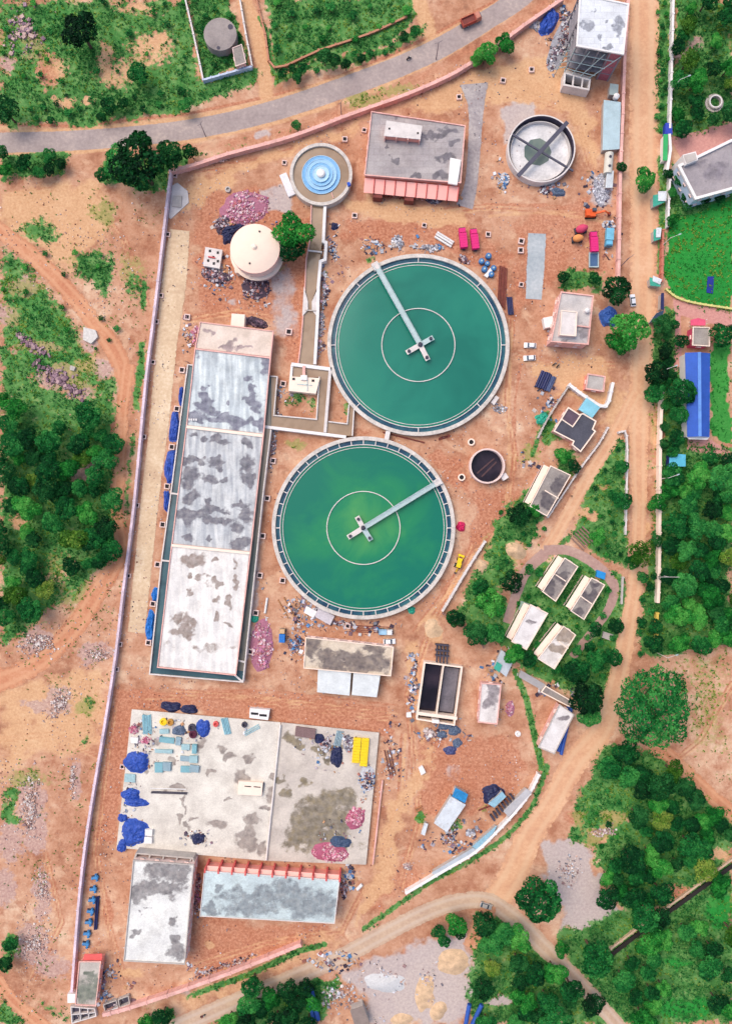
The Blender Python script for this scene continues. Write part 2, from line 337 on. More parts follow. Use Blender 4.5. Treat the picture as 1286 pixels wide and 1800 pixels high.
# cover painted as land cover: G grass, L lawn, S sand, Y grey gravel, R red clay, D dry scrub, K rock, P pink paving
POLY = [
 ('G', .9, 12, [(0,0),(330,0),(350,140),(325,195),(130,222),(0,222)]), ('G', .85, 12, [(0,150),(330,150),(330,195),(130,214),(0,216)]), ('G', 1, 5, [(333,0),(400,0),(440,112),(357,140)]),
 ('G', 1, 6, [(470,0),(722,0),(728,34),(690,75),(480,125)]), ('G', .85, 8, [(480,128),(700,72),(745,36),(735,70),(640,110),(560,130),(480,150)]),
 ('G', .8, 8, [(330,145),(450,115),(455,150),(330,190)]), ('G', .45, 10, [(330,262),(450,238),(520,215),(515,235),(400,262),(340,278)]),
 ('G', .9, 8, [(0,268),(130,272),(112,305),(0,318)]), ('G', .95, 8, [(180,280),(340,262),(330,290),(298,300),(290,340),(230,330),(175,320)]),
 ('G', .8, 14, [(0,430),(60,462),(110,540),(165,620),(205,650),(205,900),(213,975),(160,1020),(110,1060),(60,1110),(0,1140)]),
 ('D', .8, 14, [(20,480),(70,480),(120,560),(180,650),(190,700),(120,700),(40,640),(0,560)]),
 ('G', .75, 4, [(240,600),(258,600),(246,720),(232,720)]), ('G', .6, 4, [(226,760),(240,760),(228,900),(216,960)]),
 ('G', .95, 5, [(1154,0),(1182,0),(1177,230),(1150,240)]), ('G', 1, 8, [(1183,0),(1286,0),(1286,214),(1178,246)]),
 ('G', 1, 5, [(1177,285),(1195,300),(1215,350),(1286,320),(1286,560),(1180,520),(1168,480)]),
 ('L', 1, 6, [(1172,390),(1286,345),(1286,548),(1232,545),(1190,522),(1172,500)]),
 ('G', .95, 8, [(1160,545),(1190,545),(1195,640),(1206,770),(1286,790),(1286,1130),(1225,1145),(1150,1160),(1120,1150),(1140,1000),(1160,800)]),
 ('L', .9, 8, [(1247,600),(1286,600),(1286,780),(1248,770)]), ('D', .5, 10, [(1135,690),(1160,690),(1160,1000),(1140,1000)]),
 ('G', .4, 10, [(1140,720),(1160,690),(1160,1000),(1140,1060)]), ('G', .35, 20, [(1150,1160),(1286,1130),(1286,1200),(1250,1280),(1200,1300)]),
 ('D', .5, 24, [(1200,1150),(1286,1130),(1286,1330),(1200,1330)]),
 ('G', .88, 7, [(1085,762),(1100,772),(1100,1000),(1070,985),(1000,945),(1030,860)]),
 ('G', .85, 10, [(880,890),(925,870),(1000,790),(1020,800),(960,910),(930,960),(880,1030),(905,1110),(880,1140),(790,1085),(835,1010)]),
 ('G', .9, 8, [(930,990),(1000,965),(1085,1010),(1100,1050),(1085,1170),(1062,1265),(1010,1225),(925,1185),(880,1130),(905,1040)]),
 ('G', .9, 10, [(1050,1320),(1090,1308),(1180,1335),(1286,1430),(1286,1800),(1090,1800),(1000,1695),(975,1640),(1090,1600),(1040,1500),(995,1470),(1015,1390)]),
 ('D', .9, 14, [(1010,1420),(1060,1380),(1110,1410),(1100,1460),(1040,1500),(1000,1480)]),
 ('Y', 1, 9, [(950,1478),(1005,1470),(1035,1505),(1060,1570),(1092,1612),(1045,1622),(985,1640),(990,1600),(960,1555)]),
 ('G', 1, 7, [(840,1602),(880,1612),(1000,1705),(1092,1800),(830,1800),(822,1740),(832,1690)]),
 ('Y', .95, 14, [(590,1715),(700,1665),(830,1640),(832,1760),(800,1800),(650,1800),(640,1740)]),
 ('G', .95, 8, [(375,1800),(440,1745),(540,1712),(600,1725),(560,1800)]), ('G', .95, 6, [(235,1800),(300,1770),(312,1800)]),
 ('G', .9, 7, [(0,1745),(42,1800),(0,1800)]), ('G', .5, 8, [(50,1735),(130,1785),(120,1800),(70,1770)]),
 ('S', .9, 10, [(320,325),(420,285),(520,252),(640,205),(700,185),(640,225),(520,270),(420,312),(320,378)]),
 ('S', .9, 8, [(605,345),(700,352),(800,372),(828,370),(822,402),(700,395),(610,372)]),
 ('S', .9, 14, [(700,190),(830,125),(930,95),(990,100),(1040,180),(1060,330),(1020,250),(985,190),(880,180),(760,200)]),
 ('S', .8, 12, [(1060,620),(1100,700),(1085,800),(1060,740),(930,660),(920,640)]), ('S', .6, 16, [(300,1740),(520,1640),(640,1640),(560,1690),(320,1790)]),
 ('S', .8, 12, [(690,1400),(745,1330),(720,1230),(700,1130),(735,1100),(740,1230),(760,1340),(720,1430),(690,1560),(620,1640),(650,1540)]),
 ('S', .8, 16, [(0,330),(170,310),(200,400),(130,480),(60,440),(0,400)]), ('S', .75, 20, [(0,1200),(190,1170),(170,1320),(60,1340),(0,1380)]),
 ('R', .9, 14, [(600,380),(830,390),(900,450),(890,560),(860,480),(740,430),(600,430)]), ('R', .9, 10, [(620,745),(700,790),(800,800),(830,880),(800,870),(720,785),(620,760)]),
 ('R', .8, 14, [(345,330),(500,320),(500,380),(580,370),(560,450),(570,480),(555,640),(500,640),(480,570),(350,560),(335,420),(345,400)]),
 ('R', .85, 12, [(830,860),(925,860),(880,960),(820,960)]), ('R', .95, 8, [(200,1210),(470,1215),(680,1240),(690,1300),(240,1245),(232,1250),(205,1480),(165,1480)]),
 ('R', .8, 14, [(730,1300),(900,1290),(930,1350),(880,1420),(740,1450)]), ('R', .7, 18, [(640,1560),(720,1480),(760,1540),(650,1620)]),
 ('R', .7, 14, [(900,380),(1060,330),(1080,480),(980,500),(900,560)]), ('R', .8, 10, [(345,1610),(600,1630),(580,1660),(345,1740),(330,1700)]),
 ('P', 1, 4, [(1176,242),(1286,216),(1286,262),(1198,282)]), ('P', .9, 4, [(1180,520),(1215,530),(1286,548),(1286,575),(1240,568),(1196,555),(1198,650),(1182,655),(1186,560)]),
 ('P', .9, 5, [(1207,770),(1245,770),(1286,795),(1286,810),(1205,790)]), ('Y', .9, 6, [(885,190),(905,178),(940,182),(945,215),(900,240),(882,262)]),
 ('Y', .8, 6, [(1035,300),(1075,320),(1080,365),(1030,360)]), ('Y', .6, 8, [(448,420),(520,470),(520,590),(480,600),(470,500)]),
 ('Y', .8, 5, [(455,330),(520,320),(515,380),(460,370)]), ('Y', .5, 6, [(430,770),(470,770),(455,1100),(425,1190)]),
 ('S', .9, 10, [(690,1740),(720,1690),(780,1670),(830,1680),(820,1760),(790,1800),(690,1800)]), ('S', .7, 8, [(640,1780),(680,1770),(690,1800),(640,1800)]), ('S', 1, 5, [(780,1690),(800,1665),(822,1672),(825,1700),(800,1715),(800,1740),(790,1735)]), ('S', 1, 7, [(725,1700),(745,1700),(765,1750),(740,1800),(712,1800)]),
 ('S', .95, 5, [(745,1080),(765,1085),(780,1110),(770,1130),(745,1115)]), ('Y', .5, 10, [(770,1340),(810,1340),(815,1375),(780,1375)]),
 ('G', .8, 8, [(985,480),(1000,470),(1060,480),(1060,510),(990,510)]), ('G', .9, 6, [(940,740),(965,720),(990,760),(960,790)]),
]
STROKE = [
 ('G', .72, 5.5, [(962,1345),(935,1420),(890,1470),(830,1512),(760,1548),(640,1632)]), ('G', .9, 6, [(905,1180),(925,1230),(940,1300),(952,1350)]),
 ('G', .8, 6, [(330,1752),(440,1712),(525,1672),(570,1660)]), ('G', .7, 6, [(1000,945),(930,1000),(890,1080)]),
 ('S', .95, 13, [(430,0),(452,60),(463,120),(468,165)]), ('R', .8, 2, [(440,0),(462,90),(468,160)]),
 ('R', 1, 3, [(0,218),(130,222),(330,200),(480,168),(560,148),(680,100),(760,62),(880,-4)]), ('S', .8, 5, [(0,226),(130,230),(330,208),(480,176),(680,108),(760,70),(885,0)]),
 ('R', .5, 9, [(340,262),(520,228),(640,180),(760,126),(850,70),(960,6)]), ('S', .7, 5, [(0,272),(150,266),(340,248),(500,212),(650,162),(780,100),(900,25)]),
 ('S', .9, 14, [(735,0),(745,30),(755,55)]), ('G', .75, 8, [(1160,280),(1165,330),(1160,480)]), ('G', .8, 10, [(1155,590),(1150,700)]),
 ('R', .7, 3, [(255,1255),(700,1270)]), ('R', .8, 2, [(250,1220),(460,1212),(700,1240)]), ('S', .6, 2, [(250,1230),(460,1224),(700,1255)]),
 ('R', .9, 3, [(705,1290),(700,1400),(670,1500)]), ('R', .6, 2, [(720,1290),(712,1400),(690,1500),(640,1570)]), ('S', .7, 3, [(712,1290),(706,1400),(685,1500)]),
 ('R', .8, 2, [(725,1110),(770,1050),(830,960)]), ('S', .7, 3, [(735,1100),(790,1040),(850,950)]), ('R', .7, 3, [(900,900),(905,700),(915,640)]),
 ('S', .6, 3, [(890,900),(895,700),(900,560)]), ('G', .8, 4, [(455,30),(470,60),(480,130)]), ('R', .7, 3, [(640,1690),(600,1640),(640,1560)]),
 ('S', .6, 4, [(860,380),(960,372),(1060,390)]), ('R', .8, 3, [(850,360),(960,360),(1050,372)]), ('G', .7, 5, [(960,730),(945,770),(935,800)]),
 ('R', .9, 5, [(210,1370),(195,1480)]), ('S', .5, 4, [(190,1250),(160,1480)]), ('R', .5, 3, [(240,660),(228,760),(215,900)]),
]
def ruts(p, gap=7):
    for sg in (-1, 1):
        q = offs(p, sg * gap / 2, False); STROKE.append(('R', .75, 2.2, q)); STROKE.append(('S', .6, 2.2, offs(p, sg * gap / 2 + 3, False)))
for p in ([(300,1215),(420,1222),(560,1245),(690,1262)], [(700,1560),(735,1440),(725,1330),(715,1220),(760,1090),(830,960)], [(205,1240),(185,1380),(172,1500),(190,1620),(220,1720)], [(860,640),(900,620),(960,640),(1080,640)], [(620,360),(760,372),(860,362),(1050,376)],
          [(900,560),(890,700),(905,800),(890,910),(840,1000)], [(220,690),(208,800),(203,900),(206,970),(160,1050),(60,1165)], [(640,1560),(600,1640),(470,1660),(345,1700)], [(840,130),(900,160),(1010,200),(1050,330)], [(20,340),(130,330),(220,420),(260,540)], [(0,1300),(90,1290),(180,1330)], [(80,1500),(110,1620),(60,1720)], [(1180,1340),(1230,1300),(1286,1200)], [(340,300),(440,285),(520,262)], [(330,560),(420,545),(500,560)]): ruts(p)
ELL = [  # patches
 ('S',.75,270,85,42,34),('R',.6,275,70,18,12),('S',.6,100,118,28,24),('S',.7,240,18,40,12),('S',1,112,178,18,10),('S',1,155,178,14,9),('S',.8,200,130,40,30),('R',.8,85,130,20,35),
 ('D',.9,110,30,50,26),('D',.8,40,150,40,26),('K',.5,30,35,22,18),('K',.5,55,60,20,16),('K',.9,15,110,14,18),('K',.7,60,85,25,20),('D',.9,60,60,60,50),('S',.8,180,95,14,28),
 ('G',.75,70,408,34,24),('G',.85,162,465,32,24),('G',.9,180,490,18,38),('D',.9,185,375,24,22),('G',.6,235,500,14,26),('G',.8,252,520,7,30),('D',.6,230,470,30,30),('D',.6,140,455,30,14),
 ('K',1,50,505,28,14),('K',1,15,555,26,18),('K',1,65,612,42,11),('K',1,100,668,40,16),('K',1,140,690,28,18),('K',1,110,652,25,10),('K',.9,160,600,25,18),('K',.9,180,650,18,18),('K',1,20,715,14,8),
 ('S',.9,155,640,20,14),('K',.9,145,835,18,14),('K',.9,170,820,14,12),('S',.8,35,915,18,10),('D',1,90,970,30,40),('S',.5,100,1000,25,40),('D',.8,120,1040,45,30),
 ('K',1,70,1130,34,28),('K',1,170,1150,30,18),('K',1,100,1235,25,28),('K',1,60,1238,20,12),('K',1,55,1400,22,45),('K',1,65,1465,25,35),('K',.8,135,1370,10,40),('K',.8,20,1480,25,40),('K',.8,75,1570,18,50),('K',.9,60,1660,35,40),('K',.8,10,1560,16,40),('K',.7,90,1700,40,30),
 ('G',.8,20,1400,16,16),('G',.8,15,1425,16,14),('G',.9,25,1440,14,14),('G',.9,18,1655,18,16),('G',.9,15,1690,14,18),('D',.8,45,1370,40,20),('G',.5,155,1235,12,14),('D',.8,150,1240,25,16),('G',.5,150,1300,12,16),
 ('D',.8,640,175,40,14),('D',.7,700,160,40,12),('S',1,905,968,17,15),('S',1,845,995,10,9),('D',.7,880,970,40,30),('S',.9,1040,430,12,8),('D',.7,930,800,20,20),
 ('S',1,1130,930,12,10),('S',.7,1150,760,10,40),('R',.9,1010,1440,22,20),('S',.9,1080,1440,24,18),('S',.9,1055,1465,20,12),('R',.8,1040,1470,20,14),
 ('S',.9,1255,1590,12,10),('S',1,1265,1505,20,12),('R',.9,1190,1570,20,14),('S',.8,1150,1600,30,10),('L',.8,1265,1600,26,34),('D',.9,1275,1590,22,26),('L',.7,1200,1770,60,26),('D',.6,1210,1760,30,8),('L',.6,1190,1690,40,14),
 ('S',.9,985,1785,10,8),('D',.8,890,1735,25,18),('D',.8,945,1690,22,14),('Y',1,875,1760,20,10),('R',.9,712,1680,12,8),('Y',1,675,1725,35,18),('S',.9,770,1775,16,16),('S',1,705,1795,20,10),
 ('S',.8,960,150,30,22),('R',.6,940,160,14,18),('Y',.9,465,238,14,9),('Y',.8,505,555,14,22),('Y',.8,407,533,8,7),('S',1,370,1660,12,9),('S',.9,225,1710,25,9),('R',.9,190,1600,10,30),
 ('R',.7,410,620,20,20),('Y',.6,330,1740,12,10),('R',.9,270,1350,8,10),('R',.9,660,1590,20,14),('S',.9,640,1600,10,8),('D',.6,850,1420,10,8),('R',.9,745,1400,12,14),('R',.8,1180,1330,20,10),
 ('G',.8,740,1440,12,12),('G',.7,800,1450,12,10),('G',.7,1125,830,14,20),('D',.8,480,470,20,12),('G',.6,520,700,16,10),('G',.6,545,710,10,10),('G',.6,610,720,8,16),('D',.8,520,782,20,10),('G',.5,570,480,8,8),('G',.6,650,455,8,8),
 ('D',.9,1240,40,40,22),('D',.8,1275,70,20,40),('K',.8,1220,75,20,14),('K',.8,1200,95,18,10),('S',.8,1050,1015,8,8),('S',.9,1020,905,18,8),('S',.9,1040,910,14,10),('D',.8,1060,850,14,14),('R',.9,1060,855,10,5),('R',.9,1075,1050,6,14),
]
PATHS = [(0,405),(60,452),(120,512),(170,572),(205,622),(225,680)]
fx = np.arange(-165, 165.1, .62); fy = np.arange(-222, 222.1, .62)
gx = np.concatenate([[-2500, -1200, -600, -350, -240, -190], fx, [190, 240, 350, 600, 1200, 2500]])
gy = np.concatenate([[-2500, -1200, -600, -380, -260], fy, [260, 380, 600, 1200, 2500]])
GX, GY = np.meshgrid(gx, gy); U = GX / PX + 643; V = 900 - GY / PX
Uc = np.clip(U, 2, 1284); Vc = np.clip(V, 2, 1798)
LAY = {k: np.zeros(U.shape) for k in 'GLSYRDKP'}
CUT = {'S', 'R', 'Y', 'K', 'P'}
def lay(k, m, a):
    LAY[k][m] = np.maximum(LAY[k][m], a)
def near(x0, x1, y0, y1, pad):
    return (Uc > x0 - pad) & (Uc < x1 + pad) & (Vc > y0 - pad) & (Vc < y1 + pad)
for k, st, fe, p in POLY:
    xs, ys = zip(*p); m = near(min(xs), max(xs), min(ys), max(ys), fe); X, Y = Uc[m], Vc[m]
    X, Y = warp(X, Y, min(fe * .9, 9.), 40) if k not in 'P' else (X, Y); dd = segdist(X, Y, p + p[:1]) * np.where(inpoly(X, Y, p), 1, -1); lay(k, m, st * np.clip(.5 + dd / (2 * fe), 0, 1))
for k, st, wd, p in STROKE:
    xs, ys = zip(*p); m = near(min(xs), max(xs), min(ys), max(ys), wd * 2)
    lay(k, m, st * np.clip(1.5 - segdist(Uc[m], Vc[m], p) / wd, 0, 1))
for k, st, x, y, rx, ry in ELL:
    m = near(x - rx, x + rx, y - ry, y + ry, max(rx, ry)); X, Y = warp(Uc[m], Vc[m], min(7., rx * .45), 50); q = np.clip(1.5 - np.hypot((X - x) / rx, (Y - y) / ry), 0, 1)
    lay(k, m, st * q)
    if k in 'SRYK': LAY['G'][m] *= 1 - .75 * q * st

far = (U < 0) | (U > 1286) | (V < 0) | (V > 1800)    # land beyond the photograph: patchy scrub
for k in LAY: LAY[k][far] *= np.exp(-np.maximum(np.abs(U - Uc), np.abs(V - Vc))[far] / 40)
LAY['G'][far] = np.maximum(LAY['G'][far], np.clip(.62 + .9 * vnoise(U / 60, V / 60, 90) + .4 * vnoise(U / 17, V / 17, 91), 0, 1)[far] * np.clip(np.maximum(np.abs(U - Uc), np.abs(V - Vc))[far] / 60, 0, 1))
t = NT('ground_soil')
A = t.sep(t.attr('cover_a').outputs['Color']); B = t.sep(t.attr('cover_b').outputs['Color'])
nb = t.noise(.045, 6, .6); nm = t.noise(.22, 6, .62); nf = t.noise(1.1, 6, .72); ng = t.noise(.6, 6, .7)
def layer(mask, n, amp, lo=.42, hi=.6):
    return t.smooth(t.math('ADD', mask, t.math('MULTIPLY', t.math('SUBTRACT', n, .5), amp)), lo, hi)
e = t.math('ADD', t.math('MULTIPLY', nb, .45), t.math('ADD', t.math('MULTIPLY', nm, .35), t.math('MULTIPLY', nf, .2)))
c = t.ramp(e, [(.38, C(156, 104, 80)), (.46, C(188, 136, 106)), (.53, C(204, 156, 126)), (.61, C(220, 186, 156))])
c = t.mix(t.math('MULTIPLY', t.smooth(t.noise(.14, 7, .7), .51, .64), .6), c, C(160, 98, 72))
c = t.mix(t.math('MULTIPLY', t.smooth(t.noise(.1, 7, .7, dist=.5), .54, .66), .5), c, C(228, 190, 156))
c = t.mix(t.math('MULTIPLY', t.smooth(t.noise(.3, 7, .74), .55, .67), .42), c, C(140, 102, 82))
def blend(c, mask, n, amp, col, k=1., lo=.42, hi=.62):
    return t.mix(t.math('MULTIPLY', layer(mask, n, amp, lo, hi), k), c, col)
c = blend(c, B[0], nm, 1.3, t.ramp(nf, [(.38, C(158, 92, 68)), (.5, C(188, 120, 90)), (.62, C(208, 146, 114))]), .75, .3, .8)
c = blend(c, A[2], nm, 1.2, t.ramp(nf, [(.35, C(206, 156, 112)), (.65, C(228, 186, 142))]), .75, .3, .75)
c = blend(c, A[3] if len(A) > 3 else t.attr('cover_a').outputs['Alpha'], nm, 1.0, t.ramp(nf, [(.3, C(172, 160, 160)), (.5, C(190, 178, 174)), (.7, C(208, 196, 188))]), .85, .3, .75)
c = blend(c, B[2], ng, 1.5, t.ramp(nf, [(.3, C(146, 118, 122)), (.5, C(188, 156, 148)), (.68, C(214, 190, 176))]), .7)
c = blend(c, B[1], ng, 2.0, t.ramp(ng, [(.3, C(100, 132, 60)), (.5, C(150, 152, 86)), (.7, C(200, 168, 118))]), .75, .4, .7)
c = blend(c, A[0], ng, 1.7, t.ramp(t.math('ADD', t.math('MULTIPLY', ng, .5), t.math('MULTIPLY', nm, .5)),
          [(.34, C(22, 92, 42)), (.46, C(50, 128, 58)), (.56, C(94, 152, 80)), (.68, C(158, 168, 108))]), .93, .42, .62)
c = blend(c, A[1], nm, .5, t.ramp(t.math('ADD', t.math('MULTIPLY', nf, .5), t.math('MULTIPLY', nb, .5)), [(.35, C(26, 122, 48)), (.6, C(50, 154, 62))]), .95)
c = blend(c, t.attr('pave').outputs['Fac'], nm, .5, t.ramp(nf, [(.3, C(190, 128, 124)), (.6, C(214, 158, 146))]), .95)
speck = t.smooth(t.noise(2.6, 2, .5), .66, .74)
c = t.mix(t.math('MULTIPLY', speck, .35), c, C(228, 206, 186))
c = t.mix(t.math('MULTIPLY', t.smooth(t.noise(3.4, 2, .5), .64, .72), .4), c, C(112, 76, 58))
GROUND = t.bsdf(c, .95, t.math('ADD', nf, t.noise(4, 4)), .35, .12, 0, .1)

ny, nx = GX.shape
Vt = np.stack([GX.ravel(), GY.ravel(), np.zeros(nx * ny)], 1).astype(np.float32)
i = np.arange((ny - 1) * nx).reshape(ny - 1, nx)[:, :-1].ravel()
Ft = np.stack([i, i + 1, i + nx + 1, i + nx], 1).astype(np.int32)
def np_mesh(name, V, F, mat):
    me = bpy.data.meshes.new(name); me.vertices.add(len(V)); me.vertices.foreach_set('co', V.astype(np.float32).ravel())
    k = F.shape[1]; me.loops.add(F.size); me.loops.foreach_set('vertex_index', F.astype(np.int32).ravel())
    me.polygons.add(len(F)); me.polygons.foreach_set('loop_start', np.arange(0, F.size, k, dtype=np.int32))
    me.update(calc_edges=True); me.materials.append(mat); return me
me = np_mesh('ground', Vt, Ft, GROUND)
def setattr4(me, name, ch):
    a = me.attributes.new(name, 'FLOAT_COLOR', 'POINT'); a.data.foreach_set('color', np.stack([q.ravel() for q in ch], 1).astype(np.float32).ravel())
one = np.ones(U.shape)
setattr4(me, 'cover_a', (LAY['G'], LAY['L'], LAY['S'], LAY['Y'])); setattr4(me, 'cover_b', (LAY['R'], LAY['D'], LAY['K'], one)); setattr4(me, 'pave', (LAY['P'],) * 3 + (one,))
go = bpy.data.objects.new('ground', me); COL.objects.link(go)
tag(go, 'bare orange brown soil with grass patches across the whole site', 'ground', kind='structure')

# ------------------------------------------------------------------ roads
def M_road(name, a, b, tone, edge=.5, line=None, rut=None):
    t = NT(name); at = t.sep(t.attr('across').outputs['Color'])
    n = t.math('ADD', t.math('MULTIPLY', t.noise(.12, 5), .5), t.math('MULTIPLY', t.noise(.9, 5, .65), .5))
    c = t.ramp(n, [(.36, a), (.52, b), (.66, tone)])
    if rut:
        w_ = t.math('ABSOLUTE', t.math('SUBTRACT', t.math('ABSOLUTE', t.math('SUBTRACT', at[1], .5)), .2))
        c = t.mix(t.math('MULTIPLY', t.smooth(w_, .13, .02), .5), c, rut)
    if line: c = t.mix(t.math('MULTIPLY', t.smooth(t.math('ADD', at[0], t.math('MULTIPLY', t.noise(.5, 4), .25)), .62, .34), .8), c, line)
    m = t.bsdf(c, .9, t.noise(3, 4), .25, .05, 0, .2)
    tr = t.t.nodes.new('ShaderNodeBsdfTransparent'); mx = t.t.nodes.new('ShaderNodeMixShader')
    k = t.smooth(t.math('ADD', t.math('ADD', at[0], t.math('MULTIPLY', t.math('SUBTRACT', t.noise(.45, 6, .65), .5), edge * 2)), t.math('MULTIPLY', t.math('SUBTRACT', t.noise(5., 3, .7), .5), edge * 1.6)), .3 + edge * .25, .33 + edge * .25)
    t.t.links.new(k, mx.inputs[0]); t.t.links.new(tr.outputs[0], mx.inputs[1]); t.t.links.new(t.b.outputs[0], mx.inputs[2])
    t.t.links.new(mx.outputs[0], t.out.inputs['Surface']); return m
RZ = [.004]
def smoothpath(p, n=6):
    out = []; P = [np.array(q, float) for q in p]; P = [2 * P[0] - P[1]] + P + [2 * P[-1] - P[-2]]
    for i in range(1, len(P) - 2):
        for k in range(n):
            t_ = k / n; a, b, c_, d_ = P[i - 1:i + 3]
            out.append(.5 * (2 * b + (c_ - a) * t_ + (2 * a - 5 * b + 4 * c_ - d_) * t_ ** 2 + (3 * b - a - 3 * c_ + d_) * t_ ** 3))
    return out + [P[-2]]
def ribbon(name, pts, mat, label, cat, grow=1.25, marks=(0, .12, .3, .5, .7, .88, 1)):
    P = smoothpath(pts); xy = [W2(q[0], q[1]) for q in P]; m = len(marks)
    vs, at = [], []
    wd = [q[2] * PX * grow for q in P]; N = offs(xy, 1, False)
    for (x, y), (a, b), w_ in zip(xy, N, wd):
        for u in marks:
            s_ = (u - .5) * w_; vs.append((x + (a - x) * s_, y + (b - y) * s_, RZ[0])); at.append((min(1, 2 * min(u, 1 - u) / .4), u, 0, 1))
    fs = [(i * m + k, i * m + k + 1, (i + 1) * m + k + 1, (i + 1) * m + k)[::-1] for i in range(len(xy) - 1) for k in range(m - 1)]
    RZ[0] += .004
    me = bpy.data.meshes.new(name); me.from_pydata(vs, [], fs); me.materials.append(mat)
    a = me.attributes.new('across', 'FLOAT_COLOR', 'POINT'); a.data.foreach_set('color', [k for q in at for k in q])
    o = bpy.data.objects.new(name, me); COL.objects.link(o); return tag(o, label, cat, kind='structure')
ASPH = M_road('asphalt', C(154, 138, 134), C(172, 156, 150), C(196, 176, 164), .22, line=C(206, 184, 164))
DIRT = M_road('packed_dirt', C(204, 150, 116), C(218, 168, 130), C(228, 184, 148), .8, rut=C(222, 184, 148))
GREY = M_road('grey_dirt', C(182, 150, 128), C(198, 168, 142), C(212, 184, 156), .6, rut=C(206, 186, 168))
LANE = M_road('worn_lane', C(166, 132, 122), C(184, 150, 138), C(198, 168, 150), .45)
TRK = M_road('red_track', C(192, 124, 92), C(206, 144, 108), C(220, 166, 130), .9, rut=C(218, 166, 128))
CONC = M_road('old_concrete', C(198, 166, 136), C(218, 190, 156), C(234, 212, 182), .35)
CONG = M_road('grey_concrete', C(146, 136, 138), C(172, 162, 160), C(202, 192, 184), .35)
PAD = M_road('pale_concrete', C(158, 166, 170), C(176, 182, 184), C(198, 200, 200), .3)
ribbon('main_road', [(-60,253,40),(0,251,39),(150,246,38),(330,228,38),(480,195,39),(650,137,40),(740,100,40),(800,69,40),(860,32,38),(905,2,40),(960,-45,42)], ASPH, 'grey asphalt road curving across the top past the plant', 'road', 1.08)
ribbon('dirt_road', [(1131,-60,52),(1131,150,52),(1130,300,48),(1130,450,46),(1128,600,40),(1122,750,34),(1123,900,25),(1118,1000,26),(1107,1080,28),(1090,1170,34),(1075,1230,38),(1055,1285,46),(1010,1340,44),(970,1410,42),(930,1470,46),(900,1540,52),(865,1590,50)], DIRT, 'long orange dirt road running down the right side of the plant', 'road')
ribbon('dirt_road', [(1118,690,24),(1085,755,26),(1050,810,24),(1015,870,22),(978,938,22),(958,968,24)], DIRT, 'short dirt road forking off towards the staff houses', 'road')
ribbon('dirt_road', [(250,1830,26),(330,1797,30),(400,1767,30),(500,1725,30),(600,1682,30),(700,1628,30),(780,1592,30),(850,1583,30),(900,1612,30),(950,1660,30),(1000,1710,28),(1050,1762,26),(1100,1820,26)], GREY, 'grey brown road bending across the bottom of the photo', 'road')
ribbon('dirt_road', [(1140,1315,20),(1170,1325,24),(1220,1372,26),(1290,1435,26),(1320,1460,26)], TRK, 'dirt road leaving beside the largest tree to the lower right', 'road')
ribbon('lane', [(955,968,18),(1000,968,16),(1048,994,17),(1078,1030,17),(1070,1068,15),(1042,1108,14),(1005,1155,14)], LANE, 'curved grey lane looping round the staff houses', 'lane')
ribbon('lane', [(958,972,20),(925,1003,18),(905,1050,16),(890,1095,15)], LANE, 'short lane along the left of the staff houses', 'lane')
ribbon('track', [(-40,372,26),(0,405,28),(60,452,30),(120,512,30),(170,572,30),(205,622,34),(225,680,30)], TRK, 'red dirt track crossing the field to the boundary wall', 'track')
ribbon('track', [(226,640,26),(216,720,22),(212,800,22),(206,900,20),(212,970,26),(172,1040,34),(125,1110,36),(60,1170,36),(-20,1205,44)], TRK, 'rutted dirt track between the wood and the long wall', 'track')
ribbon('track', [(-20,1700,20),(20,1755,24),(60,1790,26),(110,1830,26)], TRK, 'curved dirt track in the bottom left corner', 'track')
ribbon('track', [(862,1590,26),(838,1632,26),(826,1665,26)], TRK, 'short red track from the grey road to the gravel yard', 'track')
def strip(name, L, R, mat, label, cat, kind='structure'):
    ribbon_pts = [((a[0] + b[0]) / 2, (a[1] + b[1]) / 2, math.hypot(a[0] - b[0], a[1] - b[1])) for a, b in zip(L, R)]
    return ribbon(name, ribbon_pts, mat, label, cat, 1.1)
strip('concrete_road', [(297,403),(283,500),(274,600),(262,740),(250,850),(240,950),(224,1112)], [(335,406),(328,510),(313,605),(298,745),(284,850),(273,950),(256,1112)], CONC, 'pale concrete drive along the inside of the left wall', 'road')
strip('concrete_road', [(806,148),(822,185),(821,260),(816,320),(800,362)], [(860,146),(850,195),(845,260),(838,330),(832,366)], CONG, 'patched grey concrete drive beside the chemical house', 'road')
strip('concrete_pad', [(926,410),(924,470),(922,527)], [(960,411),(957,470),(952,525)], PAD, 'narrow pale concrete pad in the red yard', 'pad')
# ================================================================== materials of the works
WHITE = M_plain('white_paint', C(238, 232, 228), .7, .12)
CREAM = M_plain('cream_paint', C(250, 226, 206), .7, .08)
PINK = M_plain('pink_paint', C(234, 180, 168), .8, .3, .3)
REDP = M_plain('red_paint', C(220, 96, 92), .8, .15)
SALM = M_plain('salmon_paint', C(246, 162, 146), .8, .1)
CREMWALL = M_plain('pale_pink_wall', C(236, 206, 196), .85, .2)
CONCR = M_plain('concrete', C(190, 180, 172), .9, .25)
CONCL = M_plain('light_concrete', C(222, 212, 206), .9, .2)
CONCD = M_plain('dark_concrete', C(120, 112, 112), .9, .3)
RIMC = M_plain('walkway_concrete', C(210, 200, 190), .9, .35, .6)
DARK = M_plain('dark_opening', C(34, 30, 34), .6, .2)
GLASS = M_plain('window_glass', C(70, 84, 96), .15, .2, spec=.5)
STEELG = M_plain('grey_steel', C(178, 196, 196), .5, .15, metal=.2)
STEELD = M_plain('dark_steel', C(70, 66, 80), .6, .25)
RUST = M_plain('rusty_steel', C(128, 66, 58), .8, .35)
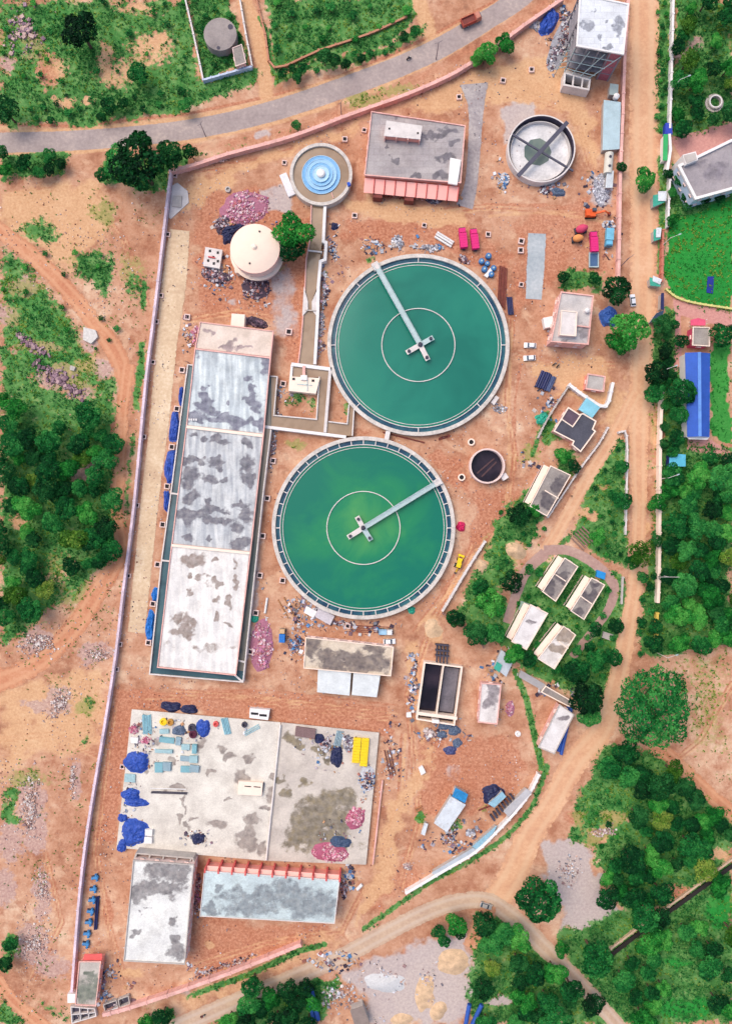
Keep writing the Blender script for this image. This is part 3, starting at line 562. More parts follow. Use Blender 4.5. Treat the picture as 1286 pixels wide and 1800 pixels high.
TEALW = M_water('clarifier_water', C(26, 110, 94), C(34, 124, 104), C(46, 134, 108), .03, .1)
GREENW = M_water('algae_water', C(18, 108, 92), C(34, 128, 92), C(52, 146, 88), .025, .1)
LIMEW = M_water('pale_algae_water', C(52, 138, 94), C(78, 148, 88), C(108, 158, 92), .06, .1)
def M_algae(name, cx, cy):
    t = NT(name); x, y, _ = W(cx, cy); v = t.t.nodes.new('ShaderNodeVectorMath'); v.operation = 'DISTANCE'; t.t.links.new(t.pos, v.inputs[0]); v.inputs[1].default_value = (x, y, 2)
    f = t.math('ADD', t.math('MULTIPLY', t.math('DIVIDE', v.outputs['Value'], 30), .55), t.math('MULTIPLY', t.noise(.05, 5, .55, dist=1.), .9))
    return t.bsdf(t.ramp(f, [(.3, C(100, 158, 90)), (.5, C(66, 146, 88)), (.68, C(36, 130, 88)), (.9, C(20, 114, 92))]), .1, t.noise(1.5, 3), .04, .05, 0, .5, 1.33)
ALGW = M_algae('algae_rich_water', 638, 925)
CHANW = M_water('launder_water', C(34, 66, 92), C(46, 88, 106), C(58, 110, 116), .2, .1)
MUDW = M_water('silty_water', C(142, 116, 92), C(156, 130, 106), C(168, 142, 116), .12, .15)
TEALD = M_water('deep_channel_water', C(58, 84, 92), C(70, 100, 108), C(88, 118, 120), .1, .1)
BLACKW = M_water('black_water', C(26, 22, 32), C(38, 32, 44), C(58, 48, 58), .15, .08)
SLATEW = M_water('slate_water', C(94, 112, 108), C(112, 126, 118), C(130, 140, 128), .1, .1)

# ================================================================== round clarifiers
def clarifier(label, cx, cy, R, zr, end, water, inner, arms, posts):
    x, y, _ = W(cx, cy, zr); k = PX * (CAMH - zr) / CAMH; r = R * k
    t = thing('clarifier_tank', label, 'water tank', (x, y, 0), 0, 'large round clarifiers')
    m = MB(); m.lathe(x, y, [(r - .1, 0), (r - .1, zr - .25), (r, zr - .25), (r, zr), (r - 1.3, zr), (r - 1.3, .05)], 160); m.build('tank_wall', RIMC, t)
    m = MB(); m.lathe(x, y, [(r - 1.2, zr - .8), (r - 2.9, zr - .8)][::-1], 160); m.build('launder_water', CHANW, t)
    m = MB(); m.lathe(x, y, [(r - 2.75, .05), (r - 2.75, zr - .3), (r - 3.0, zr - .3), (r - 3.0, .05)], 160); m.build('weir_wall', CONCL, t)
    m = MB(); m.lathe(x, y, [(r - 3.72, zr - 1), (r - 3.72, zr - .4), (r - 3.9, zr - .4), (r - 3.9, zr - 1)], 160); m.build('scum_baffle', CONCL, t)
    m = MB(); m.disc(x, y, r - 2.9, zr - .62, 160); m.build('water_surface', water, t)
    ri = 64.3 * k
    if inner: m = MB(); m.disc(x, y, ri, zr - .55, 96); m.build('inner_water', inner, t)
    m = MB(); m.lathe(x, y, [(ri + .14, zr - 1), (ri + .14, zr - .25), (ri - .14, zr - .25), (ri - .14, zr - 1)], 96); m.build('inner_ring', CONCL, t)
    me = None
    for q in range(posts):
        a = 2 * math.pi * q / posts; ca, sa = math.cos(a), math.sin(a)
        m = MB(); m.beam((x + ca * (r - 1.25), y + sa * (r - 1.25), zr - .25), (x + ca * (r - 2.75), y + sa * (r - 2.75), zr - .25), .3, .2)
        m.build('launder_strut', CONCL, t)
    # walkway bridge from the rim to the centre, with two rails, on a central column
    zb = zr + 1.0; e = W(*end, zb); c = W(*arms[0], zb); m = MB(); m.beam(e, c, 1.75, .3)
    L = math.hypot(e[0] - c[0], e[1] - c[1]); ux, uy = (c[0] - e[0]) / L, (c[1] - e[1]) / L
    b = m.build('bridge_deck', STEELG, t)
    for sgn in (-1, 1):
        m = MB(); ox, oy = -uy * .85 * sgn, ux * .85 * sgn
        for h in (.55, 1.05): m.tube((e[0] + ox, e[1] + oy, zb + h), (c[0] + ox, c[1] + oy, zb + h), .05, 5)
        for q in range(int(L / 1.9) + 1): m.tube((e[0] + ux * 1.9 * q + ox, e[1] + uy * 1.9 * q + oy, zb), (e[0] + ux * 1.9 * q + ox, e[1] + uy * 1.9 * q + oy, zb + 1.05), .05, 5)
        m.build('handrail', STEELG, b)
    for q, (ax, ay) in enumerate(arms[1:]):
        p = W(ax, ay, zb); s_ = W(*arms[0], zb); dx, dy = p[0] - s_[0], p[1] - s_[1]; l = math.hypot(dx, dy)
        m = MB(); zz = zb + .004 * (q + 1); m.beam((s_[0], s_[1], zz), (p[0], p[1], zz), 1.7, .32)
        arm = m.build('platform_arm', CONCL if q < 2 else STEELG, t)
        m = MB(); m.lathe(p[0] - dx / l * 1.0, p[1] - dy / l * 1.0, [(.55, zb), (.55, zb + .7), (.38, zb + .9), (0, zb + .9)], 14); m.build('drive_motor', STEELD, arm)
    m = MB(); m.lathe(c[0], c[1], [(.95, 0), (.95, zb - .3)], 20); m.build('centre_column', CONCR, t)
    m = MB(); m.lathe(c[0], c[1], [(.8, zb), (.8, zb + .5), (.3, zb + .8), (0, zb + .8)], 16); m.build('drive_head', STEELD, t)
    m = MB(); a = math.atan2(e[1] - y, e[0] - x)
    m.box(e[0] + ux * .2, e[1] + uy * .2, 0, zb + .006, 2.6, 2.4, a); m.build('bridge_landing', CONCL, t)
    return t
clarifier('large round clarifier of teal water with railed bridge from the upper left rim', 735, 606, 160, 2.6, (660, 466), TEALW, None,
          [(738, 606), (752, 633), (714, 620), (761, 593)], 8)
clarifier('large round clarifier of green water with paler algae inside its ring', 638.5, 928, 161, 2.6, (770, 847), ALGW, ALGW,
          [(638, 928), (611, 945), (627, 908), (652, 950)], 44)

# inlets and small steps on the clarifier rims
def block(name, poly, h, mat, label, cat, group=None):
    m = MB(); m.prism(WP(poly, h), 0, h); return m.build(name, mat, None, label, cat, group)
block('link_channel', [(678, 757), (686, 758), (683, 773), (675, 772)], 2.4, CONCL, 'short white concrete channel joining the two clarifiers', 'channel')
block('concrete_steps', [(862, 707), (871, 695), (877, 699), (868, 712)], 1.6, CONCL, 'pale concrete steps on the lower right rim of the teal clarifier', 'steps')

# ================================================================== aerator and raw water channels
def aerator():
    x, y, _ = W(564, 306, 3.2); t = thing('cascade_aerator', 'round aerator with blue stepped fountain and white centre', 'aerator', (x, y, 0)); r = 55 * PX * .987
    m = MB(); m.lathe(x, y, [(r - .1, 0), (r - .1, 2.9), (r, 2.9), (r, 3.2), (r - 1.1, 3.2), (r - 1.1, 2.2)], 96); m.build('basin_wall', RIMC, t)
    m = MB(); m.disc(x, y, r - 1., 2.45, 96); m.build('basin_water', MUDW, t)
    blue = [C(124, 178, 220), C(158, 200, 228), C(128, 182, 222), C(176, 212, 234)]
    for q, (ra, z) in enumerate(((6.7, 2.7), (5.4, 2.95), (4.1, 3.2), (2.9, 3.45))):
        mt = M_plain('blue_step_paint' if q % 2 == 0 else 'pale_blue_step_paint', blue[q], .5, .2, 1.2)
        m = MB(); m.lathe(x, y, [(ra, 2.3), (ra, z), (ra - 1.5, z - .12)], 72); m.build('cascade_step', mt, t)
        m = MB(); m.lathe(x, y, [(ra, z - .05), (ra, z + .12), (ra - .16, z + .12), (ra - .16, z - .1)], 72); m.build('step_lip', M_plain('lip_paint', C(176, 212, 236), .5, .1), t)
    m = MB(); m.lathe(x, y, [(1.45, 3.2), (1.45, 4.0), (1.1, 4.3), (0, 4.4)], 32); m.build('centre_bowl', WHITE, t)
    m = MB(); p = W(584, 345, 3); m.beam((p[0] - .3, p[1] + 1.4, 2.9), (p[0] + .4, p[1] - .6, 2.9), .25, .5); m.build('baffle', PINK, t)
    p = W(613, 325, 3.2); m = MB(); m.box(p[0], p[1], 3.2, 4.0, 1.0, 1.2, .3); m.build('pump_cover', M_plain('blue_cover', C(50, 90, 190)), t)
aerator()

def poly_wall(m, pts, w, z1, z0=0.): m.wall(WP(pts, z1), w, z0, z1)
t = thing('flume_channel', 'long raw water channel narrowing at its throat below the aerator', 'channel', W(550, 500))
zc = 2.5
m = MB(); m.prism(WP([(546,361),(544,420),(538,455),(536,505),(541,530),(541,545),(534,553),(526,641),(550,647),(555,553),(548,545),(548,530),(557,505),(562,457),(566,425),(568,361)], 1.9), 0, 1.9); m.build('channel_water', MUDW, t)
m = MB(); poly_wall(m, [(547,361),(545,420),(538,455),(535,520),(533,548),(529,600),(524,639)], .4, zc); m.build('side_wall', PINK, t)
m = MB(); poly_wall(m, [(571,361),(568,424),(573,426),(571,456),(563,459),(559,505),(558,555),(553,640)], 1.0, zc + .1); m.build('side_wall', WHITE, t)
m = MB(); m.prism(WP([(534,503),(541,530),(541,545),(531,556)], zc + .004), 0, zc + .004); m.prism(WP([(560,503),(548,530),(548,545),(557,556)], zc + .004), 0, zc + .004); m.build('throat_wall', CONCL, t)
m = MB(); m.beam(W(541, 440, zc + .2), W(566, 443, zc + .2), .5, .3); m.build('foot_bridge', CONCL, t)
m = MB(); m.beam(W(536, 545, zc + .25), W(556, 546, zc + .25), .35, .2); m.build('gauge_beam', CONCR, t)

t = thing('mixing_channel', 'square loop of silty water channels between filter house and clarifiers', 'channel', W(540, 700)); zc = 2.4
m = MB(); m.prism(WP([(515,645),(581,651),(579,663),(513,663)], 1.8), 0, 1.8); m.prism(WP([(562,662),(579,655),(572,758),(556,741)], 1.796), 0, 1.796)
m.prism(WP([(470,748),(483,731),(556,738),(612,746),(613,712),(622,716),(620,766),(607,766)], 1.792), 0, 1.792); m.prism(WP([(476,662),(488,663),(484,735),(470,750)], 1.788), 0, 1.788); m.build('channel_water', MUDW, t)
m = MB(); poly_wall(m, [(512,640),(583,649)], 1.2, zc + .2); m.build('head_wall', WHITE, t)
m = MB(); poly_wall(m, [(580,651),(571,760)], 1.0, zc + .1); m.build('divider_wall', CONCL, t)
m = MB(); poly_wall(m, [(561,662),(556,737),(481,730),(487,662),(475,661)], .4, zc); m.build('side_wall', CONCL, t)
m = MB(); poly_wall(m, [(465,750),(608,768)], 1.0, zc + .05); m.build('side_wall', WHITE, t)
m = MB(); poly_wall(m, [(577,741),(610,745),(613,711)], .4, zc); m.build('side_wall', CONCL, t)
m = MB(); poly_wall(m, [(622,716),(619,766)], .4, zc); m.build('side_wall', CONCL, t)
m = MB(); poly_wall(m, [(513,641),(511,664)], .8, zc - .05); m.build('side_wall', WHITE, t)
t = thing('mixer_platform', 'white mixer platform with two dark hatches over the channel loop', 'platform', W(532, 676))
m = MB(); m.prism(WP([(508.6,661.6),(562,664.5),(555,692),(507,687)], 3.3), 0, 3.3); m.build('deck', CREAM, t)
for px, py in ((516, 666), (550, 669)):
    p = W(px, py, 3.4); m = MB(); m.box(p[0], p[1], 3.3, 3.42, .9, .8); m.build('hatch', DARK, t)
for a, b in (((522, 675), (548, 677)), ((540, 668), (540, 687))):
    m = MB(); m.beam(W(*a, 3.55), W(*b, 3.55), .3, .25); m.build('pipe', STEELG, t)
p = W(534, 664, 3.6); m = MB(); m.box(p[0], p[1], 3.3, 4.0, 2.2, 1.6); m.build('motor_box', WHITE, t)
m = MB(); m.beam(W(534, 643, 3.1), W(534, 662, 3.1), 1.0, .3); m.build('access_deck', PINK, t)

# ================================================================== filter house and its channel
FH = thing('filter_house', 'long filter building with four stained flat roof sections', 'building', W(395, 870)); zf = 4.2
foot = [(351,568),(480,582),(476,628),(476,628),(413,1187),(277,1173),(344,613)]
m = MB(); m.prism(offs(ccw(WP([(352,566),(480,582),(475,629),(463,763),(440,971),(414,1187),(277,1173),(302,957),(328,748),(343,613)], zf)), .25), 0, zf - .3); m.build('wall', CREMWALL, FH)
st1 = [(362,700,14,12),(360,716,16,15),(465,640,12,15),(440,670,12,8),(448,690,8,8),(442,706,14,10),(450,716,8,12),(345,740,20,10),(380,742,25,8),(420,745,30,10),(455,745,15,11),(400,737,30,7),(365,683,8,5),(402,711,6,5),(345,625,22,10,.35),(375,725,15,8)]
st2 = [(362,770,7,7),(388,774,18,8),(435,778,9,12),(435,815,12,18),(345,812,22,6),(335,838,16,18),(380,815,12,9),(365,842,15,8),(392,842,10,8),(437,845,10,14),(340,875,15,15),(372,885,8,8),(425,885,18,8),(380,897,20,6),(345,905,26,7),(328,908,20,10),(380,915,40,8),(432,905,12,15),(415,927,14,10),(425,955,22,12),(365,948,8,8),(328,950,10,8),(345,765,10,5),(325,815,10,6)]
st3 = [(340,983,24,12),(382,990,7,7),(421,985,5,10),(330,1015,8,4),(355,1018,8,6),(378,1025,13,7),(420,1020,6,10),(329,1047,8,8),(380,1055,8,8),(405,1055,8,13),(312,1086,13,14),(336,1095,14,14),(320,1110,20,10),(378,1088,6,8),(402,1100,12,5),(300,1135,20,5,.5),(360,1140,60,7,.5)]
m0 = M_stain('cream_screed', C(240, 220, 204), C(216, 196, 178), C(150, 130, 130), None, .3, 3)
m1 = M_stain('grey_screed', C(224, 230, 228), C(188, 196, 198), C(108, 106, 124), C(138, 136, 148), .3, 9, 0, 0, .9)
m2 = M_stain('blotched_screed', C(216, 216, 214), C(182, 184, 186), C(102, 98, 108), C(134, 128, 130), .3, 17, 0, 0, .9)
m3 = M_stain('bleached_screed', C(246, 240, 232), C(222, 216, 210), C(142, 122, 110), C(166, 150, 142), .3, 29, 0, 0, .4)
secs = [([(353,567),(479,582.5),(475,627),(345,611.5)], [(405,612,10,14),(395,612,16,4),(427,612,10,5),(365,580,8,8)], m0, .004), ([(344,614),(474,630),(462,762),(329,747)], st1, m1, 0),
        ([(329,752),(461,768),(439,969),(303,955)], st2, m2, -.004), ([(302,961),(438,974),(414,1185),(278,1171)], st3, m3, -.008)]
for q, bl, mt, dz in secs: slab('roof_section', q, zf + dz, mt, FH, bl)
for name, mt, pts, w, h in (('parapet', PINK, [(352,566),(480,582),(475,629),(463,763),(440,971),(414,1187),(277,1173),(302,957),(328,748),(343,613),(352,566)], .35, .35),
                            ('section_wall', PINK, [(343,613),(475,629)], .45, .42), ('section_wall', CREAM, [(328,750),(462,766)], 1.0, .5), ('section_wall', CREAM, [(302,958.5),(439,972.5)], .9, .5)):
    m = MB(); m.wall(WP(pts, zf + h), w, zf - .35, zf + h); m.build(name, mt, FH)
p = W(418, 563, 3.6); m = MB(); m.box(p[0], p[1], 0, 3.6, 4.6, 4.4, -.08); m.build('porch', CREAM, FH)
p = W(340, 738, zf); m = MB()
for q in range(4): m.box(p[0] - 1.3 + q * .8, p[1], zf, zf + .5, .5, .7, .2)
m.build('roof_blocks', WHITE, FH)
t = thing('filter_channel', 'deep grey green channel running round three sides of the filter house', 'channel', W(340, 1190)); zc = 2.8
outer = [(343,642),(330,641),(322,700),(300,870),(284,985),(263,1185),(427,1199),(446,1020),(463,860),(476,755)]
m = MB(); m.prism(WP(outer[1:] + [(476,660),(350,640)], 2.1), .02, 2.1); m.build('channel_water', TEALD, t)
m = MB(); m.prism(WP([(474,662),(476,755),(463,860),(446,1020),(429,1180),(414,1178),(440,971),(463,763)], 2.15), 1.9, 2.15); m.build('silty_water', M_water('grey_silty_water', C(104, 112, 106), C(128, 122, 110), C(150, 134, 116), .03, .12), t)
m = MB(); m.wall(WP(outer, zc), .4, 0, zc); m.build('channel_wall', CONCL, t)
for a, b in (((284, 985), (304, 987)), ((300, 867), (316, 869)), ((418, 1161), (431, 1164)), ((413,1187),(427,1199))):
    m = MB(); m.beam(W(*a, zc + .1), W(*b, zc + .1), .6, .3); m.build('cross_beam', CONCL, t)
for q in range(13):
    py = 690 + q * 38; x0 = 470 - (py - 690) * .108
    p = W(x0, py, 5); m = MB(); m.box(p[0] + .1, p[1], 2.9, 3.7, .2, 1.6, -.11); m.build('window', GLASS, FH)

# ================================================================== dome reservoir
x, y, _ = W(448, 437, 9); r = 43.5 * PX * .962
t = thing('dome_reservoir', 'round cream water reservoir with a shallow domed roof', 'reservoir', (x, y, 0)); m = MB()
m.smooth = True; m.lathe(x, y, [(r, 9.0), (r * .8, 9.7), (r * .55, 10.25), (r * .28, 10.6), (.02, 10.7)], 72); m.build('dome', M_plain('peach_dome_paint', C(250, 222, 200), .7, .06), t)
m = MB(); m.lathe(x, y, [(r + .05, 8.6), (r + .05, 9.02), (r - .3, 9.02)], 72); m.build('roof_edge', PINK, t)
m = MB(); m.lathe(x, y, [(r - .2, 0), (r - .2, 4.2), (r - .2, 8.6)], 72); m.build('tank_wall', CREMWALL, t)
m = MB(); m.lathe(x, y, [(r + .9, 4.2), (r + .9, 4.5), (r - .2, 4.5), (r - .2, 4.2)], 72, True); m.build('gallery', CREAM, t)
m = MB(); m.lathe(x, y, [(.9, 10.5), (.9, 11.1), (.5, 11.4), (0, 11.4)], 20); m.build('vent', CREAM, t)
for px, py in ((456, 407), (439, 463)):
    p = W(px, py, 10); m = MB(); m.box(p[0], p[1], 9.3, 10.3, .5, .5); m.build('hatch', DARK, t)
p = W(437, 474, 8); m = MB(); m.beam((p[0], p[1] + 1.5, 9.6), (p[0], p[1] - 1.8, 5), .5, .1); m.build('ladder', CREAM, t)
p = W(417, 475, 3.5); m = MB(); m.box(p[0], p[1], 0, 3.6, 1.6, 1.6, .4); vb = m.build('valve_box', CREAM, t); m = MB(); m.box(p[0], p[1], 3.6, 3.65, .7, .7, .4); m.build('hatch', DARK, vb)

# ================================================================== buildings
UNIT_F = MB()
for a, b, c_, d_ in ((-.5, 0, .08, 1), (.5, 0, .08, 1), (0, .5, 1.08, .08), (0, -.5, 1.08, .08)): UNIT_F.box(a, 0, b - d_ / 2, b + d_ / 2, c_, 1)
UNIT_F = UNIT_F.mesh('window_frame', WHITE); UNIT_P = MB(); UNIT_P.box(0, 0, -.5, .5, .92, .5); UNIT_P = UNIT_P.mesh('window_pane', GLASS)
UNIT_S = MB(); UNIT_S.box(0, -1.6, .62, .7, 1.2, 4); UNIT_S = UNIT_S.mesh('sunshade', CREMWALL)
UNIT_D = MB(); UNIT_D.box(0, 0, -.5, .5, 1, 1); UNIT_D = UNIT_D.mesh('door', M_plain('brown_door', C(116, 78, 62)))
UNIT_H = MB(); UNIT_H.tube((.36, -1.1, -.04), (.36, -1.1, .06), .05, 6); UNIT_H = UNIT_H.mesh('door_handle', STEELG)
def put(name, me, parent, loc, rot, scale):
    o = bpy.data.objects.new(name, me); COL.objects.link(o); o.parent = parent
    o.location = [a - b for a, b in zip(loc, ORG[parent.name])]; o.rotation_euler = (0, 0, rot); o.scale = scale; return o
def openings(root, poly, h, floors=1, every=4.2, door_edge=None, shade=True, skip=()):
    p = ccw(poly); n = len(p)
    for i in range(n):
        if i in skip: continue
        a, b = p[i], p[(i + 1) % n]; L = math.hypot(b[0] - a[0], b[1] - a[1]); k = int(L / every)
        if L > 2.6 and k == 0: k = 1
        rot = math.atan2(b[1] - a[1], b[0] - a[0]); nx, ny = math.sin(rot), -math.cos(rot)
        for fl in range(floors):
            z = h * (fl + .55) / floors
            for j in range(k):
                u = (j + .5) / k; X = a[0] + (b[0] - a[0]) * u + nx * .03; Y = a[1] + (b[1] - a[1]) * u + ny * .03
                if door_edge == i and fl == 0 and j == k // 2:
                    d_ = put('door', UNIT_D, root, (X, Y, 1.05), rot, (1.0, .1, 2.1))
                    hd = bpy.data.objects.new('door_handle', UNIT_H); COL.objects.link(hd); hd.parent = d_; continue
                wd = put('window', UNIT_F, root, (X, Y, z), rot, (1.2, .14, 1.2))
                pn = bpy.data.objects.new('window_pane', UNIT_P); COL.objects.link(pn); pn.parent = wd
                if shade:
                    sh = bpy.data.objects.new('sunshade', UNIT_S); COL.objects.link(sh); sh.parent = wd
def house(name, label, quad, h, wall, roof, blobs=(), par=(.3, .4), pmat=None, eave=.25, floors=1, wins=True, cat='building', door=None, group=None, every=4.2, res=.5, shade=True):
    """flat roofed building whose parapet top is drawn at the photographed corners"""
    z = h + par[1]; P = ccw(WP(quad, z)); cx = sum(p[0] for p in P) / len(P); cy = sum(p[1] for p in P) / len(P)
    t = thing(name, label, cat, (cx, cy, 0), 0, group); t['h'] = h
    F = offs(P, eave); m = MB(); m.prism(F, 0, h - .15); m.build('wall', wall, t)
    k = (CAMH - h) / (CAMH - z); rq = [((x - 643) * (CAMH - z) / (CAMH - h) + 643, (y - 900) * (CAMH - z) / (CAMH - h) + 900) for x, y in quad]
    if len(quad) == 4: slab('roof', rq, h, roof, t, blobs, res, .14)
    else: m = MB(); m.prism(P, h - .14, h); m.build('roof', roof, t)
    if par[1] > 0: m = MB(); m.rim(P, par[0], h - .16, z); m.build('parapet', pmat or wall, t)
    if wins: openings(t, F, h, floors, every, door, shade)
    return t
AWN = M_plain('light_salmon_paint', C(255, 184, 170, .95), .8, .08)
# --- chemical house, pink awnings on the lower wall
ch = house('chemical_house', 'large pink building with grey tiled roof and sloping pink awnings', [(652,195),(818,220),(810,322),(640,308)], 6.5, SALM,
  M_stain('grey_roof_tiles', C(192, 182, 178), C(166, 156, 156), C(104, 98, 104), None, .3, 41, .12), [(780,235,22,6),(798,252,9,5),(785,276,16,9),(748,238,6,5),(640,240,4,20),(700,205,6,4),(697,280,6,5),(688,260,4,3),(760,228,20,4),(735,310,10,5),(775,312,16,8)], (.35, .4), PINK)
zz = 5.4; A0, A1 = np.array(W2(641, 309, 6)), np.array(W2(808, 325, 6)); nn = np.array([(A1 - A0)[1], -(A1 - A0)[0]]); nn = nn / np.linalg.norm(nn)
for i in range(9):
    a = A0 + (A1 - A0) * i / 9 + nn * .4; b = A0 + (A1 - A0) * (i + .93) / 9 + nn * .4; o_ = nn * 4.2
    m = MB(); m.add([(*a, 5.3), (*b, 5.3), (*(b + o_), 3.6), (*(a + o_), 3.6), (*a, 5.12), (*b, 5.12), (*(b + o_), 3.42), (*(a + o_), 3.42)], [(0, 3, 2, 1), (4, 5, 6, 7), (0, 1, 5, 4), (1, 2, 6, 5), (2, 3, 7, 6), (3, 0, 4, 7)]); m.build('awning', AWN, ch)
    m = MB(); m.beam((*(b + nn * -.1), 5.7), (*(b + o_ * 1.02), 4.0), .25, 1.0); m.build('awning_fin', REDP, ch)
    if i in (1, 4): m = MB(); q = a + (A1 - A0) * .04 + o_; m.box(q[0], q[1], 0, 3.3, 3.2, 2.4, -.09); m.build('porch', RUST, ch)
cb = [(680,214),(740,223),(737,244),(676,238)]; P = WP(cb, 9)
m = MB(); m.prism(P, 6.5, 9.0); hd = m.build('stair_cabin', SALM, ch); m = MB(); m.prism(offs(ccw(P), -.3), 9.0, 9.25); m.build('cabin_roof', CONCL, hd)
for q in range(4):
    a = np.array(P[3]) + (np.array(P[2]) - np.array(P[3])) * q / 3; m = MB(); m.box(a[0], a[1] - .3, 6.5, 9.1, .35, .9); m.build('cabin_fin', PINK, hd)
for px, py in ((684, 226), (734, 234)): p = W(px, py, 9.3); m = MB(); m.box(p[0], p[1], 9.25, 9.4, .6, .6); m.build('hatch', DARK, hd)
m = MB(); m.prism(WP([(791,277),(810,281),(803,325),(787,322)], 7.2), 6.5, 7.2); m.build('roof_screed', WHITE, ch)

# --- pump and blower buildings
house('store_building', 'mould stained flat roof building with white metal shed against it', [(537,1120),(692,1137),(687,1189),(533,1175)], 4.8, CREMWALL,
  M_stain('mouldy_screed', C(232, 216, 194), C(200, 180, 156), C(104, 92, 92), C(134, 118, 106), .4, 55), [(550,1138,14,24),(580,1155,20,16),(610,1150,17,14),(630,1160,20,16),(655,1165,28,18),(660,1142,16,8),(595,1170,30,8),(640,1175,40,10)], (.3, .35), CREAM)
tt = thing('metal_shed', 'white ribbed metal shed joined to the mould stained building', 'shed', W(612, 1202))
for q, quad in enumerate(([(559,1176),(617,1182),(614,1223),(557,1217)], [(621,1182),(668,1187),(662,1226),(618,1222)])):
    P = WP(quad, 3.6); m = MB(); a, b, c_, d_ = P
    m.add([(*a, 4.2), (*b, 4.2), (*c_, 3.4), (*d_, 3.4), (*a, 4.1), (*b, 4.1), (*c_, 3.3), (*d_, 3.3)], [(3, 2, 1, 0), (4, 5, 6, 7), (0, 1, 5, 4), (1, 2, 6, 5), (2, 3, 7, 6), (3, 0, 4, 7)]); m.build('roof_sheet', M_sheet('white_metal_sheet', C(236, 238, 234), .45), tt)
    m = MB(); m.rim(offs(ccw(P), .3), .12, 0, 3.3); m.build('wall', STEELG, tt)
house('blower_building', 'tall white roofed building with big grey mould patches above the lower gate', [(234,1512),(341,1520),(325,1696),(217,1690)], 7, CREMWALL,
  M_stain('white_screed', C(240, 238, 230), C(214, 212, 208), C(126, 120, 120), C(150, 142, 138), .35, 63), [(285,1530,28,16),(310,1535,20,16),(265,1560,24,16),(297,1562,28,14),(243,1572,18,14),(325,1530,12,10),(307,1620,8,12),(241,1638,8,10),(306,1660,9,14),(312,1674,17,12),(247,1604,4,4),(260,1598,3,3)], (.35, .35), CONCR, floors=2)
for a, b in (((236,1503),(338,1512)),): pass
t = thing('pipe_gallery', 'open concrete gallery frame along the top of the white roofed building', 'gallery', W(288, 1508))
m = MB(); m.wall(WP([(236,1511),(240,1500),(339,1509),(341,1519)], 5), .5, 0, 5); m.build('frame', CONCR, t)
for q in range(5):
    a = (240 + q * 24, 1500.5 + q * 2.1); b = (237 + q * 24, 1511 + q * 2); m = MB(); m.beam(W(*a, 5.1), W(*b, 5.1), .5, .5); m.build('cross_beam', CONCR, t)
m = MB(); m.prism(WP([(238,1502),(339,1511),(339,1518),(237,1510)], 1), 0, 1); m.build('floor', STEELD, t)
ph = house('pump_house', 'long bluish grey roof building with red finned pink wall', [(359,1531),(597,1547),(588,1624),(351,1611)], 6.5, SALM,
  M_stain('blue_grey_screed', C(214, 228, 226), C(178, 190, 192), C(128, 134, 138), C(150, 152, 150), .35, 71, 0, .06), [(385,1560,10,6),(367,1596,9,10,1.1),(463,1570,6,11),(420,1575,60,14,.6),(500,1575,60,28,.72),(550,1590,50,26,.72),(450,1595,60,18,.66),(400,1600,40,14,.55)], (.25, .25), CONCL)
A0, A1 = np.array(W2(361, 1531, 6)), np.array(W2(597, 1547, 6)); nn = np.array([-(A1 - A0)[1], (A1 - A0)[0]]); nn /= np.linalg.norm(nn)
for i in range(11):
    a = A0 + (A1 - A0) * i / 10 - nn * .2; m = MB(); m.box(*(a + nn * .7), 0, 6.9, .55, 1.5, -.07); m.build('wall_fin', REDP, ph)
for i in range(10):
    a = A0 + (A1 - A0) * (i + .08) / 10 + nn * .1; b = A0 + (A1 - A0) * (i + .92) / 10 + nn * .1; o_ = nn * 1.1
    m = MB(); m.add([(*a, 6.0), (*b, 6.0), (*(b + o_), 4.9), (*(a + o_), 4.9), (*a, 5.8), (*b, 5.8), (*(b + o_), 4.7), (*(a + o_), 4.7)], [(0, 1, 2, 3), (7, 6, 5, 4), (4, 5, 1, 0), (5, 6, 2, 1), (6, 7, 3, 2), (7, 4, 0, 3)]); m.build('awning', AWN, ph)
gt = house('guard_building', 'small pink guard building with green damp roof in the bottom left corner', [(139,1690),(178,1690),(169,1769),(132,1767)], 4.2, SALM,
  M_stain('green_damp_screed', C(206, 196, 184), C(178, 168, 160), C(112, 118, 104), C(132, 136, 118), .4, 80), [(150,1712,10,5),(150,1745,25,26),(165,1730,12,12)], (.3, .3), PINK)
m = MB(); a, b = W2(146, 1690, 3.6), W2(180, 1689, 3.6); m.add([(*a, 3.9), (*b, 3.9), (b[0] - .2, b[1] + 2.2, 3.2), (a[0] + .4, a[1] + 2.2, 3.2)], [(0, 1, 2, 3)]); m.add([(a[0], a[1], 3.75), (b[0], b[1], 3.75), (b[0] - .2, b[1] + 2.2, 3.05), (a[0] + .4, a[1] + 2.2, 3.05)], [(3, 2, 1, 0)]); m.build('awning', REDP, gt)
p = W(126, 1756, 3); block('water_tank', [(119,1747),(133,1747),(132,1763),(119,1763)], 2.2, WHITE, 'white square water tank beside the corner guard building', 'tank')
house('switch_room', 'narrow white roofed pink switch room between brick piles', [(845,1200),(881,1203),(874,1274),(839,1270)], 3.8, PINK,
  M_stain('patchy_white_screed', C(240, 232, 226), C(208, 198, 192), C(134, 124, 126), None, .4, 92), [(866,1225,12,22),(860,1205,10,8),(858,1240,8,10)], (.35, .3), PINK)
